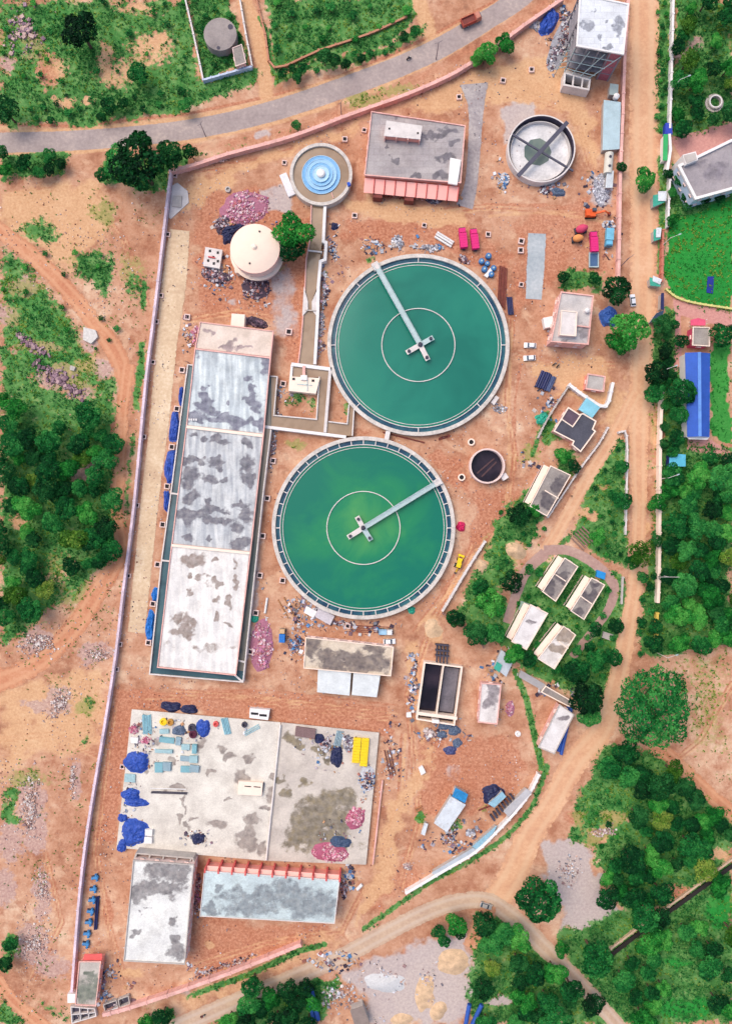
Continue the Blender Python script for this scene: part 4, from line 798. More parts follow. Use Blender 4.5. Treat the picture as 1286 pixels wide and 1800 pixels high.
# --- staff houses
qroof = M_stain('grimy_terrace', C(176, 166, 156), C(136, 126, 122), C(86, 78, 84), C(104, 96, 94), .4, 101)
dark_roof = M_stain('dark_terrace', C(92, 92, 102), C(70, 70, 80), C(46, 46, 56), None, .4, 111)
white_roof = M_stain('whitewashed_terrace', C(240, 234, 230), C(216, 208, 204), C(128, 118, 120), None, .5, 121)
hs = house('staff_house', 'pink two level house with white terrace beside the right wall', [(985,512),(1043,519),(1034,606),(967,601)], 6.5, PINK, M_stain('pale_terrace', C(216, 208, 202), C(186, 180, 178), C(140, 132, 134), None, .4, 131), [(1023,588,12,18,1.1),(995,600,8,6)], (.4, .5), PINK, floors=2)
m = MB(); m.wall(WP([(1013,549),(1012,572),(1037,575)], 7.4), .4, 6.5, 7.3); m.build('parapet_wall', PINK, hs)
shed_p = W2(964, 566, 2.4)
m = MB(); m.box(*shed_p, 0, 2.4, 3.4, 3.6, .2); m.build('body', WHITE, thing('site_cabin', 'white box cabin against the left of the pink two level house', 'cabin', (*shed_p, 0)))
P = WP([(987,546),(1013,549),(1011,590),(984,588)], 9.2); m = MB(); m.prism(P, 6.5, 8.8); cb = m.build('stair_cabin', CREMWALL, hs); m = MB(); m.prism(offs(ccw(P), -.2), 8.8, 9.0); m.build('cabin_roof', CONCL, cb); m = MB(); m.rim(offs(ccw(P), -.2), .3, 9.0, 9.25); m.build('cabin_parapet', CREAM, cb)
p = W(1032, 545, 8); m = MB(); m.lathe(p[0], p[1], [(.8, 6.5), (.8, 7.9), (.3, 8.3), (0, 8.3)], 16); m.build('water_tank', WHITE, hs)
house('security_room', 'tiny pale roofed pink room at the gate by the white wall', [(1032,656),(1064,661),(1061,689),(1028,684)], 3.4, SALM, M_stain('grey_terrace', C(200, 192, 184), C(176, 168, 162), C(146, 138, 134), None, .4, 141), [], (.45, .35), PINK)
lh = house('staff_house', 'L shaped house with dark roof and light blue sheet annex', [(998,715),(1018,728),(1024,726),(1048,740),(1042,754),(1047,758),(1020,795),(1004,782),(1007,776),(972,758)], 4.4, PINK, dark_roof, (), (.4, .4), CREAM)
m = MB(); m.wall(WP([(987,737),(1006,750),(1022,727)], 4.9), .35, 4.4, 4.85); m.build('parapet_wall', CREAM, lh)
m = MB(); m.prism(WP([(998,717),(1018,730),(1006,748),(988,736)], 4.5), 4.4, 4.46); m.build('roof_patch', M_plain('purple_grey_terrace', C(98, 80, 92)), lh)
tt = thing('sheet_annex', 'light blue sheet roof annex beside the dark L shaped house', 'shed', W(1034, 718)); P = WP([(1030,699),(1054,716),(1040,735),(1016,720)], 3.5)
m = MB(); m.prism(P, 3.4, 3.55); m.build('roof_sheet', M_sheet('light_blue_sheet', C(132, 196, 214), .4), tt); m = MB(); m.rim(offs(ccw(P), .25), .15, 0, 3.4); m.build('wall', CONCR, tt)
def quarter(label, quad, h, roof, blobs, rooms, n):
    t = house('staff_quarter', label, quad, h, CREMWALL, roof, blobs, (.3, .35), CREAM, group='small staff quarters', door=0)
    for a, b in rooms: m = MB(); m.wall(WP([a, b], h + .35), .35, h, h + .352); m.build('parapet_wall', CREAM, t)
    a, b = np.array(W2(*quad[3], h)), np.array(W2(*quad[0], h)); o_ = b - a; o_ = np.array([-o_[1], o_[0]]) / np.linalg.norm(o_)
    m = MB(); m.prism([tuple(a + (b - a) * .04), tuple(a + (b - a) * .96), tuple(a + (b - a) * .96 + o_ * 2.0), tuple(a + (b - a) * .04 + o_ * 2.0)], h - 1.2, h - 1.0); m.build('verandah_roof', CREAM, t)
    m = MB(); m.prism([tuple(a + (b - a) * .04 + o_ * 1.9), tuple(a + (b - a) * .96 + o_ * 1.9), tuple(a + (b - a) * .96 + o_ * 2.02), tuple(a + (b - a) * .04 + o_ * 2.02)], 0, 1.0); m.build('verandah_wall', CREMWALL, t); return t
quarter('grey roofed staff quarter alone beside the forking dirt road', [(967,818),(1003,835),(961,908),(930,890)], 4.2, qroof, [(985,845,14,20),(965,880,18,16)], [((957,862),(981,876))], 4)
quarter('staff quarter with grimy grey roof at the top left of the four', [(992,980),(1016,996),(976,1058),(952,1040)], 4.2, qroof, [(985,1014,10,10),(970,1035,14,12)], [((976,1010),(994,1022))], 4)
quarter('staff quarter with purple grey roof beside the small blue sheet', [(1039,1015),(1063,1028),(1026,1090),(1002,1074)], 4.2, qroof, [(1040,1050,16,12),(1018,1072,12,10),(1050,1030,8,8)], [((1020,1048),(1040,1062))], 4)
quarter('bright white roofed staff quarter nearest the big bushy tree', [(932,1062),(963,1078),(925,1143),(898,1128)], 4.2, white_roof, [(932,1102,9,8)], [], 4)
quarter('staff quarter with half white half brown roof, lowest of four', [(990,1100),(1012,1116),(974,1177),(944,1158)], 4.2, M_stain('two_tone_terrace', C(238, 230, 224), C(206, 196, 186), C(150, 130, 112), C(168, 148, 126), .4, 151), [(992,1116,16,14),(980,1138,12,10)], [((982,1128),(998,1140))], 4)
house('roadside_building', 'narrow white roofed building with a blue tarpaulin along its road side', [(983,1238),(1009,1256),(974,1326),(945,1314)], 4.2, PINK, white_roof, [(990,1262,9,7)], (.3, .35), CONCR)
house('open_room', 'roofless grey brick room above the white roofed roadside building', [(958,1205),(1005,1232),(1000,1243),(950,1217)], 3, CONCR, qroof, [], (.35, .4), CREAM, wins=False)
# --- buildings beyond the right road
bh = house('office_building', 'big building with grey terrace and thick white parapet at right edge', [(1190,290),(1330,222),(1370,310),(1221,351)], 7, M_plain('white_blue_wall', C(206, 220, 238)), M_stain('cloudy_terrace', C(176, 166, 166), C(150, 142, 146), C(124, 116, 122), None, .25, 161), [(1250,300,30,18,.6)], (.9, .7), WHITE, floors=2)
m = MB(); m.prism(WP([(1199,272),(1222,266),(1226,281),(1205,289)], 8.8), 0, 8.8); cb = m.build('stair_cabin', WHITE, bh); m = MB(); m.prism(WP([(1201,273),(1221,268),(1224,280),(1206,287)], 9), 8.8, 9); m.build('cabin_roof', CONCR, cb)
bs = thing('assembly_shed', 'long blue metal roofed shed with paler ridge stripe', 'shed', W(1226, 695)); zl = 5.2
L0, L1, R0, R1 = W2(1203, 620, zl), W2(1207, 768, zl), W2(1247, 621, zl), W2(1246, 768, zl); M0, M1 = W2(1228, 619, 6.6), W2(1229, 767, 6.6)
bl = M_sheet('blue_sheet', C(52, 96, 190), .5, 1.6)
for a, b, nm in ((L0, L1, 0), (R0, R1, 1)):
    q = [(*a, zl), (*b, zl), (*M1, 6.6), (*M0, 6.6)]; m = MB(); m.add(q + [(x, y, z - .12) for x, y, z in q], [(0, 1, 2, 3), (7, 6, 5, 4), (0, 4, 5, 1), (1, 5, 6, 2), (2, 6, 7, 3), (3, 7, 4, 0)] if nm == 0 else [(3, 2, 1, 0), (4, 5, 6, 7), (0, 1, 5, 4), (1, 2, 6, 5), (2, 3, 7, 6), (3, 0, 4, 7)]); m.build('roof_sheet', bl, bs)
m = MB(); m.beam((*M0, 6.72), (*M1, 6.72), 1.1, .12); m.build('ridge_cap', M_plain('pale_blue_ridge', C(104, 150, 220), .5), bs)
m = MB(); m.prism(offs(ccw([L0, R0, R1, L1]), .3), 0, 5.0); m.build('wall', WHITE, bs)
m = MB(); m.prism(WP([(1205,767),(1247,767),(1242,773),(1210,772)], 4.5), 4.3, 4.5); m.build('porch_roof', WHITE, bs)
house('gate_office', 'small grey roofed magenta trimmed office above the blue shed', [(1217,574),(1247,575),(1247,609),(1216,607)], 4.5, M_plain('magenta_paint', C(206, 76, 108)), qroof, [], (.3, .35), CREAM)
p = thing('curved_canopy', 'curved magenta canopy over the small office entrance', 'canopy', W(1226, 566)); m = MB(); m.prism(WP([(1213,562),(1226,559),(1239,562),(1239,572),(1213,572)], 4), 3.8, 4.0); m.build('roof_sheet', M_plain('pink_canopy', C(226, 90, 120)), p)
for a, b in ((1215, 571), (1237, 571), (1215, 564), (1237, 564)): q = W(a, b, 2); m = MB(); m.tube((q[0], q[1], 0), (q[0], q[1], 3.8), .1); m.build('post', WHITE, p)
tt = thing('pump_shed', 'sky blue sheet roofed shed below the long blue shed', 'shed', W(1190, 808)); P = WP([(1176,797),(1204,799),(1204,820),(1175,820)], 3.4)
m = MB(); m.prism(P, 3.3, 3.45); m.build('roof_sheet', M_sheet('sky_blue_sheet', C(92, 190, 220), .4), tt); m = MB(); m.rim(offs(ccw(P), .3), .15, 0, 3.3); m.build('wall', M_plain('navy_panel', C(38, 44, 110)), tt)
# --- top left pump station
x, y, _ = W(387, 60, 3.5); t = thing('round_sump', 'round grey concrete slab with two dark damp marks in the weedy yard', 'tank', (x, y, 0))
m = MB(); m.lathe(x, y, [(5.7, 0), (5.7, 3.5), (0.01, 3.5)], 48); m.build('tank', M_stain('sump_top', C(168, 156, 150), C(138, 128, 126), C(80, 76, 90), None, .4, 171), t)
for px, py, a in ((405, 47, .9), (384, 84, .6)): p = W(px, py, 3.55); m = MB(); m.lathe(p[0], p[1], [(a, 3.5), (a, 3.62), (0, 3.62)], 14); m.build('hatch', STEELD, t)
house('pump_room', 'little pink pump room with grey roof beside the round slab', [(408,84),(425,77),(433,110),(414,117)], 3.6, PINK, qroof, [], (.25, .2), CREMWALL)
# --- tall frame building under construction
FRAMEC = M_plain('raw_concrete', C(150, 144, 150), .9, .25); t = thing('unfinished_block', 'tall unfinished concrete frame block with white top slab', 'building', W(1045, 95)); zt = 14.5
top = [(1018,-12),(1104,6),(1095,95),(1012,80)]
slab('roof_slab', top, zt, M_stain('new_white_slab', C(236, 238, 240), C(222, 224, 228), C(140, 142, 150), None, .5, 181, .12), t, [(1029,43,7,8),(1090,38,9,11),(1086,57,9,8),(1057,56,5,3),(1040,20,4,2),(1064,38,5,3),(1067,78,4,6)], .5, .25)
m = MB(); m.rim(WP([(1018,-12),(1105,6),(1096,96),(1012,81)], zt + .3), .5, zt - .2, zt + .3); m.build('parapet', WHITE, t)
base = ccw(WP(top, zt)); P4 = [np.array(q) for q in WP(top, zt)]
for fl in range(1, 4): m = MB(); m.prism(base, fl * 3.6 - .15, fl * 3.6); m.build('floor_slab', FRAMEC, t)
for u in (0, .25, .5, .75, 1):
    for v in (0, .5, 1):
        q = P4[0] * (1 - u) * (1 - v) + P4[1] * u * (1 - v) + P4[2] * u * v + P4[3] * (1 - u) * v; c0 = sum(P4) / 4; q = q + (c0 - q) * .03
        m = MB(); m.box(q[0], q[1], 0, zt - .26, .5, .5, -.17); m.build('column', FRAMEC, t)
m = MB(); e = P4[3]; f_ = P4[2]; a = e + (f_ - e) * .72; d_ = (f_ - e) / np.linalg.norm(f_ - e); m.wall([tuple(a + [0, .3]), tuple(f_ - d_ * .3 + [0, .3])], .25, 0, zt - .4); m.build('brick_wall', M_plain('pink_brick', C(190, 110, 120), .9, .35, 2), t)
q = [W2(991,126,4), W2(1038,139,4), W2(1035,159,4), W2(989,150,4)]; m = MB(); m.rim(q, .6, 0, 4); fr = m.build('porch_frame', CONCL, t)
for u in (.36, .7): a = np.array(q[0]) * (1 - u) + np.array(q[1]) * u; b = np.array(q[3]) * (1 - u) + np.array(q[2]) * u; m = MB(); m.beam((*a, 4.006), (*b, 4.006), .5, .5); m.build('frame_beam', CONCL, fr)
m = MB(); m.prism(offs(ccw(q), .4), .02, .1); m.build('pit_floor', DARK, t)
m = MB(); a, b, c_, d_ = W2(993,118,5), W2(1040,131,5), W2(1038,140,4), W2(991,127,4); m.prism([a, b, c_, d_], 3.6, 3.8); m.build('porch_slab', CONCR, t)
for u in (0, .33, .66, 1):
    a = P4[3] * (1 - u) + P4[2] * u; b = np.array(W2(993 + 42 * u, 126 + 12 * u, 5)); a_ = a + (b - a) * .06
    m = MB(); m.tube((*a_, 13.2), (*(b + [0, .6]), 3.9), .16, 6); m.build('scaffold_pole', STEELG, t)
for q in range(3):
    m = MB(); f_ = (q + .7) / 3.4; a = P4[3] * (1 - f_) + np.array(W2(993,126,5)) * f_; b = P4[2] * (1 - f_) + np.array(W2(1035,138,5)) * f_
    m.tube((*a, 13.2 - f_ * 9.3), (*b, 13.2 - f_ * 9.3), .13, 6); m.build('scaffold_pole', STEELG, t)
for q in range(6):
    p = W(1004 - q * 4.2, 70 + q * 8, 6); m = MB(); m.tube((p[0], p[1], 0), (p[0] + .5, p[1] + .3, 9 - q), .12, 6); m.beam((p[0], p[1], 6 - q * .6), (p[0] + 3, p[1] + .6, 6 - q * .6), .2, .2); m.build('scaffold_pole', STEELG, t)

# ================================================================== open tanks
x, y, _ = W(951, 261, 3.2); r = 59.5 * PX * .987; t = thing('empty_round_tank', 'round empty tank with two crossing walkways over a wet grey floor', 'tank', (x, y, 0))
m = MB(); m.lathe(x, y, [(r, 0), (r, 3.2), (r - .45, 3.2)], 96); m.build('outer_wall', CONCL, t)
m = MB(); m.lathe(x, y, [(r - .45, 3.2), (r - .45, .1)], 96); m.build('inner_wall', M_plain('shaded_concrete', C(74, 66, 84), .8, .3), t)  # inner face coloured dark to stand for the shade inside the tank
m = MB(); m.lathe(x, y, [(r - .5, .12), (r * .5, .12), (.02, .1)], 96); m.build('floor', M_plain('pale_floor', C(226, 222, 220), .85, .3, .2), t)
m = MB(); m.lathe(x, y, [(r - 1.3, .12), (r - 1.3, 1.6), (r - 1.55, 1.6), (r - 1.55, .12)], 96); m.build('launder_wall', CONCL, t)
cxx, cyy, _ = W(944, 267, .2); m = MB(); m.disc(cxx, cyy, 4.9, .2, 9); m.build('puddle', SLATEW, t)
for a, b, wd, z in (((910,309),(997,214),1.4,3.3), ((897,234),(1007,300),.6,3.1)): m = MB(); m.beam(W(*a, z), W(*b, z), wd, .5); m.build('walkway', M_plain('walkway_steel', C(84, 82, 96), .7, .25), t)
x, y, _ = W(856, 819, 3); r = 31 * PX * .9875; t = thing('sludge_sump', 'small round sump with dark water and sunken beams', 'tank', (x, y, 0))
m = MB(); m.lathe(x, y, [(r, 0), (r, 3), (r - .55, 3), (r - .55, .1)], 64); m.build('tank_wall', CREMWALL, t)
m = MB(); m.disc(x, y, r - .5, .5, 64); m.build('sludge_water', BLACKW, t)
for a, b in (((838,832),(868,806)), ((846,838),(872,812))): m = MB(); m.beam(W(*a, .8), W(*b, .8), .5, .5); m.build('sunken_beam', M_plain('muddy_beam', C(92, 68, 70), .9), t)
p = W(886, 838, 2); m = MB(); m.box(p[0], p[1], 0, 2.2, 2.2, 2.0, .6); m.build('inlet_box', CONCL, t)
for px, py, s_ in ((828, 777, 'above'), (811, 839, 'left of')):
    x, y, _ = W(px, py, 1); t = thing('round_manhole', f'small round manhole with white ring {s_} the dark sump', 'manhole', (x, y, 0), 0, 'round manholes by the sump')
    m = MB(); m.lathe(x, y, [(1.25, 0), (1.25, 1), (.8, 1), (.8, .1)], 24); m.build('ring', CREAM, t); m = MB(); m.disc(x, y, .82, .3, 24); m.build('opening', DARK, t)
zt = 3.4; q = [(745,1163),(813,1172),(799,1276),(731,1265)]; t = thing('sludge_tank', 'rectangular open tank of two dark cells with pale rim', 'tank', W(772, 1218))
P = WP(q, zt); m = MB(); m.rim(P, .5, 0, zt); m.build('tank_wall', CREAM, t)
m = MB(); m.wall([W2(779.5,1168,zt), W2(767,1256,zt)], .4, 0, zt - .01); m.build('divider_wall', CREAM, t)
m = MB(); m.wall([W2(734,1254,zt), W2(803,1263,zt)], 1.1, 0, zt - .015); m.build('divider_wall', CREAM, t)
m = MB(); m.prism(offs(ccw(P), .4), .02, .3); m.build('black_water', BLACKW, t)
m = MB(); m.prism(WP([(781,1172),(806,1175),(795,1252),(771,1249)], .6), .3, .9); m.build('sludge_bed', M_plain('grey_sludge', C(112, 106, 112), .7, .4, .3), t)
p = W(765, 1268, 3.6); m = MB(); m.box(p[0], p[1], 0, 3.8, 2.4, 1.2, -.12); m.build('valve_box', WHITE, t)
t = thing('pipe_rack', 'dark steel pipe rack just above the rectangular tank', 'rack', W(777, 1150))
for q in range(4): m = MB(); m.tube(W(768 + q * 6, 1131 + q, .5), W(767 + q * 6, 1164 + q, 2.4), .3, 8); m.build('pipe', STEELD, t)
for py in (1133, 1143, 1152): m = MB(); m.beam(W(765, py, 1.9), W(789, py + 2, 1.9), .5, 1.9); m.build('crossbar', STEELD, t)

# ================================================================== clear water reservoir
zt = 1.2; t = thing('clear_water_reservoir', 'wide pale concrete reservoir deck covered with stacked building materials', 'reservoir', W(430, 1385))
deckA = M_stain('deck_screed', C(236, 228, 214), C(206, 196, 184), C(146, 132, 124), C(168, 154, 142), .35, 201); deckB = M_stain('mossy_deck', C(220, 208, 194), C(190, 178, 168), C(122, 110, 90), C(140, 124, 92), .3, 211)
stA = [(432,1336,15,8),(398,1330,10,6),(390,1318,7,8),(368,1362,10,6),(418,1368,14,10),(430,1373,18,5),(398,1410,4,5),(442,1440,15,9),(385,1448,18,9),(433,1480,20,15),(440,1460,8,16),(460,1490,10,12),(472,1425,10,5),(485,1360,5,12),(310,1385,15,6),(325,1410,5,15),(315,1440,6,12),(260,1350,7,14),(275,1300,8,14),(250,1275,6,8),(350,1310,8,18),(300,1340,6,8),(340,1440,6,4),(335,1455,8,6),(480,1400,10,16),(490,1420,6,10)]
stB = [(510,1300,14,8),(530,1306,15,7),(562,1320,14,8),(572,1332,10,8),(538,1370,8,8),(562,1432,50,36),(535,1465,35,25),(595,1408,25,12),(600,1445,28,24),(516,1475,20,20),(605,1402,20,10),(500,1395,8,12),(492,1370,5,10),(575,1480,50,20),(520,1440,12,20),(590,1310,10,6)]
slab('deck', [(232,1247),(493,1270),(467,1513),(205,1490)], zt, deckA, t, stA, .5, .3); slab('deck', [(494.5,1270),(666,1288),(643,1520),(468.5,1513)], zt - .006, deckB, t, stB, .5, .3)
m = MB(); m.prism(WP([(233,1249),(664,1290),(642,1518),(206,1488)], zt), .02, zt - .31); m.build('side_wall', CONCL, t)
m = MB(); m.tube(W(493, 1274, zt + .5), W(468, 1512, zt + .5), .32, 10); m.build('joint_pipe', CONCL, t)
m = MB(); m.wall(WP([(672,1372),(655,1520)], 1), .5, 0, 1); m.build('rail_wall', PINK, None, 'low pink kerb wall along the right of the reservoir deck', 'wall')
t = thing('vent_block', 'pale rectangular vent block on the middle of the reservoir deck', 'vent', W(440, 1386, zt)); m = MB(); m.prism(WP([(419,1373),(462,1376),(460,1399),(418,1397)], 2.4), zt, 2.4); m.build('block', CREAM, t)
for a, b in (((430,1382),(441,1383)), ((446,1383),(458,1384))): m = MB(); m.beam(W(*a, 2.5), W(*b, 2.5), .3, .12); m.build('slot', DARK, t)
m = MB(); m.prism(WP([(460,1377),(464,1377),(462,1392),(459,1392)], 2), zt, 2); m.build('shutter', STEELD, t)
t = thing('inlet_chamber', 'white chamber with two black openings on the top edge of the deck', 'chamber', W(455, 1256)); m = MB(); m.prism(WP([(439,1245),(474,1248),(471,1266),(438,1262)], 2), 0, 2); m.build('block', WHITE, t)
for a in ((441,1252,454,1257), (456,1255,469,1260)): m = MB(); m.prism(WP([(a[0],a[1]),(a[2],a[1]+1),(a[2],a[3]),(a[0],a[3]-1)], 2.05), 1.9, 2.06); m.build('opening', DARK, t)

# ================================================================== boundary walls
def fence(name, label, pts, w, h, mat, cat='wall', coping=None):
    P = [q[:2] for q in smoothpath([(a, b, 0) for a, b in pts], 3)] if len(pts) > 2 else pts
    t = thing(name, label, cat, W(*pts[len(pts) // 2])); m = MB(); m.wall(WP(P, h), w, 0, h); m.build('panel', mat, t)
    m = MB(); m.wall(WP(P, h + .1), w + .15, h, h + .1); m.build('coping', coping or mat, t); L = 0
    posts = []
    for (a, b), (c_, d_) in zip(P[:-1], P[1:]):
        l = math.hypot(c_ - a, d_ - b) * PX; k = max(1, int(l / 6))
        for i in range(k): posts.append((a + (c_ - a) * i / k, b + (d_ - b) * i / k, math.atan2(-(d_ - b), c_ - a)))
    me = MB(); me.box(0, 0, 0, h + .25, .5, w + .35); me = me.mesh('post', mat)
    for a, b, r_ in posts[:100]: put('post', me, t, W(a, b, h), r_, (1, 1, 1)).location.z = 0
    return t
LILAC = M_plain('lilac_white_wall', C(222, 200, 210), .8, .35, .25)
fence('boundary_wall', 'long pale wall along the left side of the plant', [(300,300),(288,402),(272,540),(256,668),(236,880),(216,1040),(203,1150),(186,1262),(166,1380),(149,1490),(137,1600),(126,1745)], .7, 2.4, LILAC)
fence('boundary_wall', 'pink boundary wall along the main road at the top', [(301,300),(345,288),(400,270),(500,243),(570,218),(600,206),(650,188),(720,163),(790,132),(830,108),(870,82),(920,44),(990,-4)], 1.0, 2.4, PINK)
fence('boundary_wall', 'pink boundary wall along the right dirt road', [(1104,-5),(1098,90),(1094,200),(1090,300),(1088,420),(1086,520)], .9, 2.4, PINK)
fence('boundary_wall', 'pink boundary wall along the lower left grey road', [(528,1661),(440,1697),(330,1738),(228,1772),(180,1785)], 1.1, 2.4, PINK)
fence('boundary_wall', 'curved white wall around the lower right sheds', [(947,1362),(930,1395),(905,1428),(870,1465),(835,1498),(790,1525),(712,1571)], .8, 2.2, WHITE)
fence('boundary_wall', 'white road wall in front of the wood at right', [(1163,690),(1160,780),(1159,900),(1158,1000),(1156,1060)], .9, 2.4, CREAM)
fence('boundary_wall', 'yellow and red banded wall end beside the lower wood', [(1155,1078),(1154,1140)], .7, 2.2, M_plain('yellow_wall', C(222, 190, 90)))
fence('boundary_wall', 'thin white wall beside the upper right shrubs', [(1183,-5),(1181,80),(1179,150),(1177,225)], .6, 2.2, WHITE)
fence('boundary_wall', 'white wall beside the small teal kiosks', [(1178,300),(1175,350),(1174,398)], .5, 2.2, WHITE)
fence('boundary_wall', 'red and cream wall below the teal kiosks', [(1165,404),(1164,450),(1163,495)], .6, 2.2, M_plain('red_cream_wall', C(196, 120, 100)))
fence('lawn_wall', 'low yellowish kerb wall curving under the bright lawn', [(1170,508),(1190,523),(1220,532),(1250,537),(1290,543)], .5, .9, M_plain('pale_yellow_wall', C(214, 206, 130)))
fence('yard_wall', 'thin pale wall on the left of the round slab yard', [(325,-4),(340,60),(357,140)], .4, 1.8, CONCL)
fence('yard_wall', 'bluish white wall along the bottom of the round slab yard', [(357,140),(400,128),(443,116)], .5, 1.8, M_plain('bluish_wall', C(196, 206, 226)))
fence('yard_wall', 'thin pale wall on the right of the round slab yard', [(421,-4),(432,60),(443,116)], .4, 1.8, CONCL)
fence('field_wall', 'low brown wall round the bright green field at top', [(450,-4),(466,60),(482,118),(560,88),(650,58),(715,28)], .5, .9, M_plain('mud_wall', C(190, 132, 104)))
fence('compound_wall', 'thick white wall of the gate yard with broken right end', [(1000,676),(1030,698),(1064,714),(1077,672)], .9, 2.2, WHITE)
fence('compound_wall', 'thin white wall behind the dark roofed L shaped house', [(1068,752),(1052,780),(1022,820),(985,875),(962,910)], .35, 1.8, CONCL)
fence('compound_wall', 'thin wall along the left of the L shaped house yard', [(998,680),(975,715),(957,745),(945,770)], .35, 1.8, CONCR)
fence('compound_wall', 'pale wall beside the triangular shrub garden', [(1087,760),(1101,766),(1101,860),(1099,940)], .4, 1.6, CONCL)
fence('compound_wall', 'low grey wall stub beside the loop of the lane', [(1094,1015),(1092,1062)], .5, 1.2, CONCR)
fence('compound_wall', 'straight thin wall from the backhoe to the bushy trees', [(852,952),(825,994),(800,1036),(777,1075)], .6, 1.8, CONCL)
fence('compound_wall', 'brown thin wall below the bushy trees running to the shed', [(778,1078),(810,1098),(838,1118),(850,1140)], .35, 1.6, M_plain('brown_wall', C(150, 112, 100)))
fence('drain_wall', 'long straight cream edged drain wall in the lower right wood', [(1073,1668),(1130,1625),(1200,1575),(1290,1508)], .5, 1.0, M_plain('drain_edge', C(206, 176, 148)))
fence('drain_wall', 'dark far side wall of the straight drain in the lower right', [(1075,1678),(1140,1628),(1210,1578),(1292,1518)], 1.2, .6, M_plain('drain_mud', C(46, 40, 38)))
# ================================================================== pits, poles
def make_pit():
    t = thing('inspection_pit', 'square pit', 'pit', (0, 0, 0)); m = MB(); m.rim([(-1, -1), (1, -1), (1, 1), (-1, 1)], .32, 0, .8); m.build('rim', CREMWALL, t)
    m = MB(); m.box(0, 0, .02, .25, 1.5, 1.5); m.build('opening', DARK, t); return freeze(t)
PITS = [  # px, py, size, label
 *[(x, y, 1, f'{nth(i)} square pit from the top between the concrete drive and the filter channel') for i, (x, y) in enumerate([(330,558),(321,651),(312,719),(303,786),(295,855),(287,922),(278,992),(270,1061),(262,1129)])],
 *[(x, y, .8, f'{nth(i)} small pit from the top beside the long left wall') for i, (x, y) in enumerate([(308,309),(296,413),(284,520),(276,566),(270,637),(254,768),(242,888),(227,1012),(212,1132),(206,1176)])],
 *[(x, y, 1, f'{nth(i)} square pit from the top in the gap between filter house and green clarifier') for i, (x, y) in enumerate([(498,675),(480,810),(470,876),(462,942),(457,1011),(450,1077),(441,1145)])],
 (508,584,1.1,'square pit beside the flume just above the channel loop'), (623,380,.9,'square pit below the left end of the pink awnings'), (745,397,.8,'square pit above the top rim of the teal clarifier'),
 (806,172,.9,'square pit at the top of the grey concrete drive'), (883,143,.9,'square pit left of the tan sand patch'), (933,124,.9,'square pit on top of the tan sand patch'),
 (857,413,.9,'square pit just right of the two magenta trucks'), (915,425,1,'upper square pit left of the pale concrete pad'), (914,441,1,'lower square pit left of the pale concrete pad'), (915,501,.8,'single square pit at the bottom left of the pale pad'),
 (606,246,.9,'square pit right of the stepped blue aerator'), (640,230,.8,'square pit at the top left corner of the chemical house'), (500,287,.8,'square pit left of the stepped blue aerator'), (358,288,.8,'left one of two pits under the top left wall corner'), (391,281,.8,'right one of two pits under the top left wall corner'),
 (611,1100,.9,'square pit below the bottom rim of the green clarifier'), (497,1020,1,'reddish pit beside the lower left rim of the green clarifier'), (216,1347,.8,'square pit at the left edge of the reservoir deck'), (648,334,.8,'square pit at the left foot of the pink awnings'),
]
pit0 = make_pit()
for i, (x, y, s_, lb) in enumerate(PITS):
    if i == 0: pit0.location = W(x, y); pit0['label'] = lb; pit0['group'] = 'square inspection pits'; pit0.rotation_euler.z = -.12
    else: dup(pit0, W(x, y), -.12 if x < 520 else random.uniform(-.2, .2), lb, None, s_)
def pole(px, py, h, label, arm=0., ang=0., name='street_lamp', cat='street lamp', mat=None, cross=False):
    x, y, _ = W(px, py); mat = mat or CONCL; t = thing(name, label, cat, (x, y, 0)); m = MB(); m.tube((x, y, 0), (x, y, h), .16, 8, .1); m.build('pole', mat, t)
    if arm:
        for a in ([ang] if not cross else [ang, ang + math.pi]):
            e = (x + math.cos(a) * arm, y + math.sin(a) * arm, h + .3); m = MB(); m.tube((x, y, h - .1), e, .07, 6); m.build('arm', mat, t)
            if not cross: m = MB(); m.box(e[0], e[1], h + .15, h + .4, .9, .4, a); m.build('lamp_head', STEELG, t)
for px, py, lb in ((1176,165,'street lamp with long arm by the wall at the upper right shrubs'), (1160,434,'street lamp between the two lower teal kiosks'), (1154,657,'street lamp among trees left of the long blue shed'), (1157,842,'street lamp at the top left corner of the big wood'), (1155,1148,'street lamp beside the end of the yellow banded wall')):
    pole(px, py, 8, lb, 3.2, .35)
POLEG = M_plain('pole_grey', C(120, 110, 116))
pole(1088, 470, 9.5, 'dark electricity pole with crossarm on the right roadside verge', 1.6, .6, 'utility_pole', 'pole', POLEG, True)
pole(766, 104, 8.5, 'electricity pole beside the main road near the roadside trees', 1.4, .4, 'utility_pole', 'pole', POLEG, True)
pole(600, 204, 8, 'thin pole standing between the main road and pink wall', 1.2, .8, 'utility_pole', 'pole', POLEG, True)
pole(362, 240, 8, 'thin pole at the lower edge of the main road near the dark trees', 1.2, .8, 'utility_pole', 'pole', POLEG, True)
pole(1155, 1010, 9, 'pale pole with long crossarms at the wall beside the dark wood', 3.4, 0., 'utility_pole', 'pole', CONCL, True)

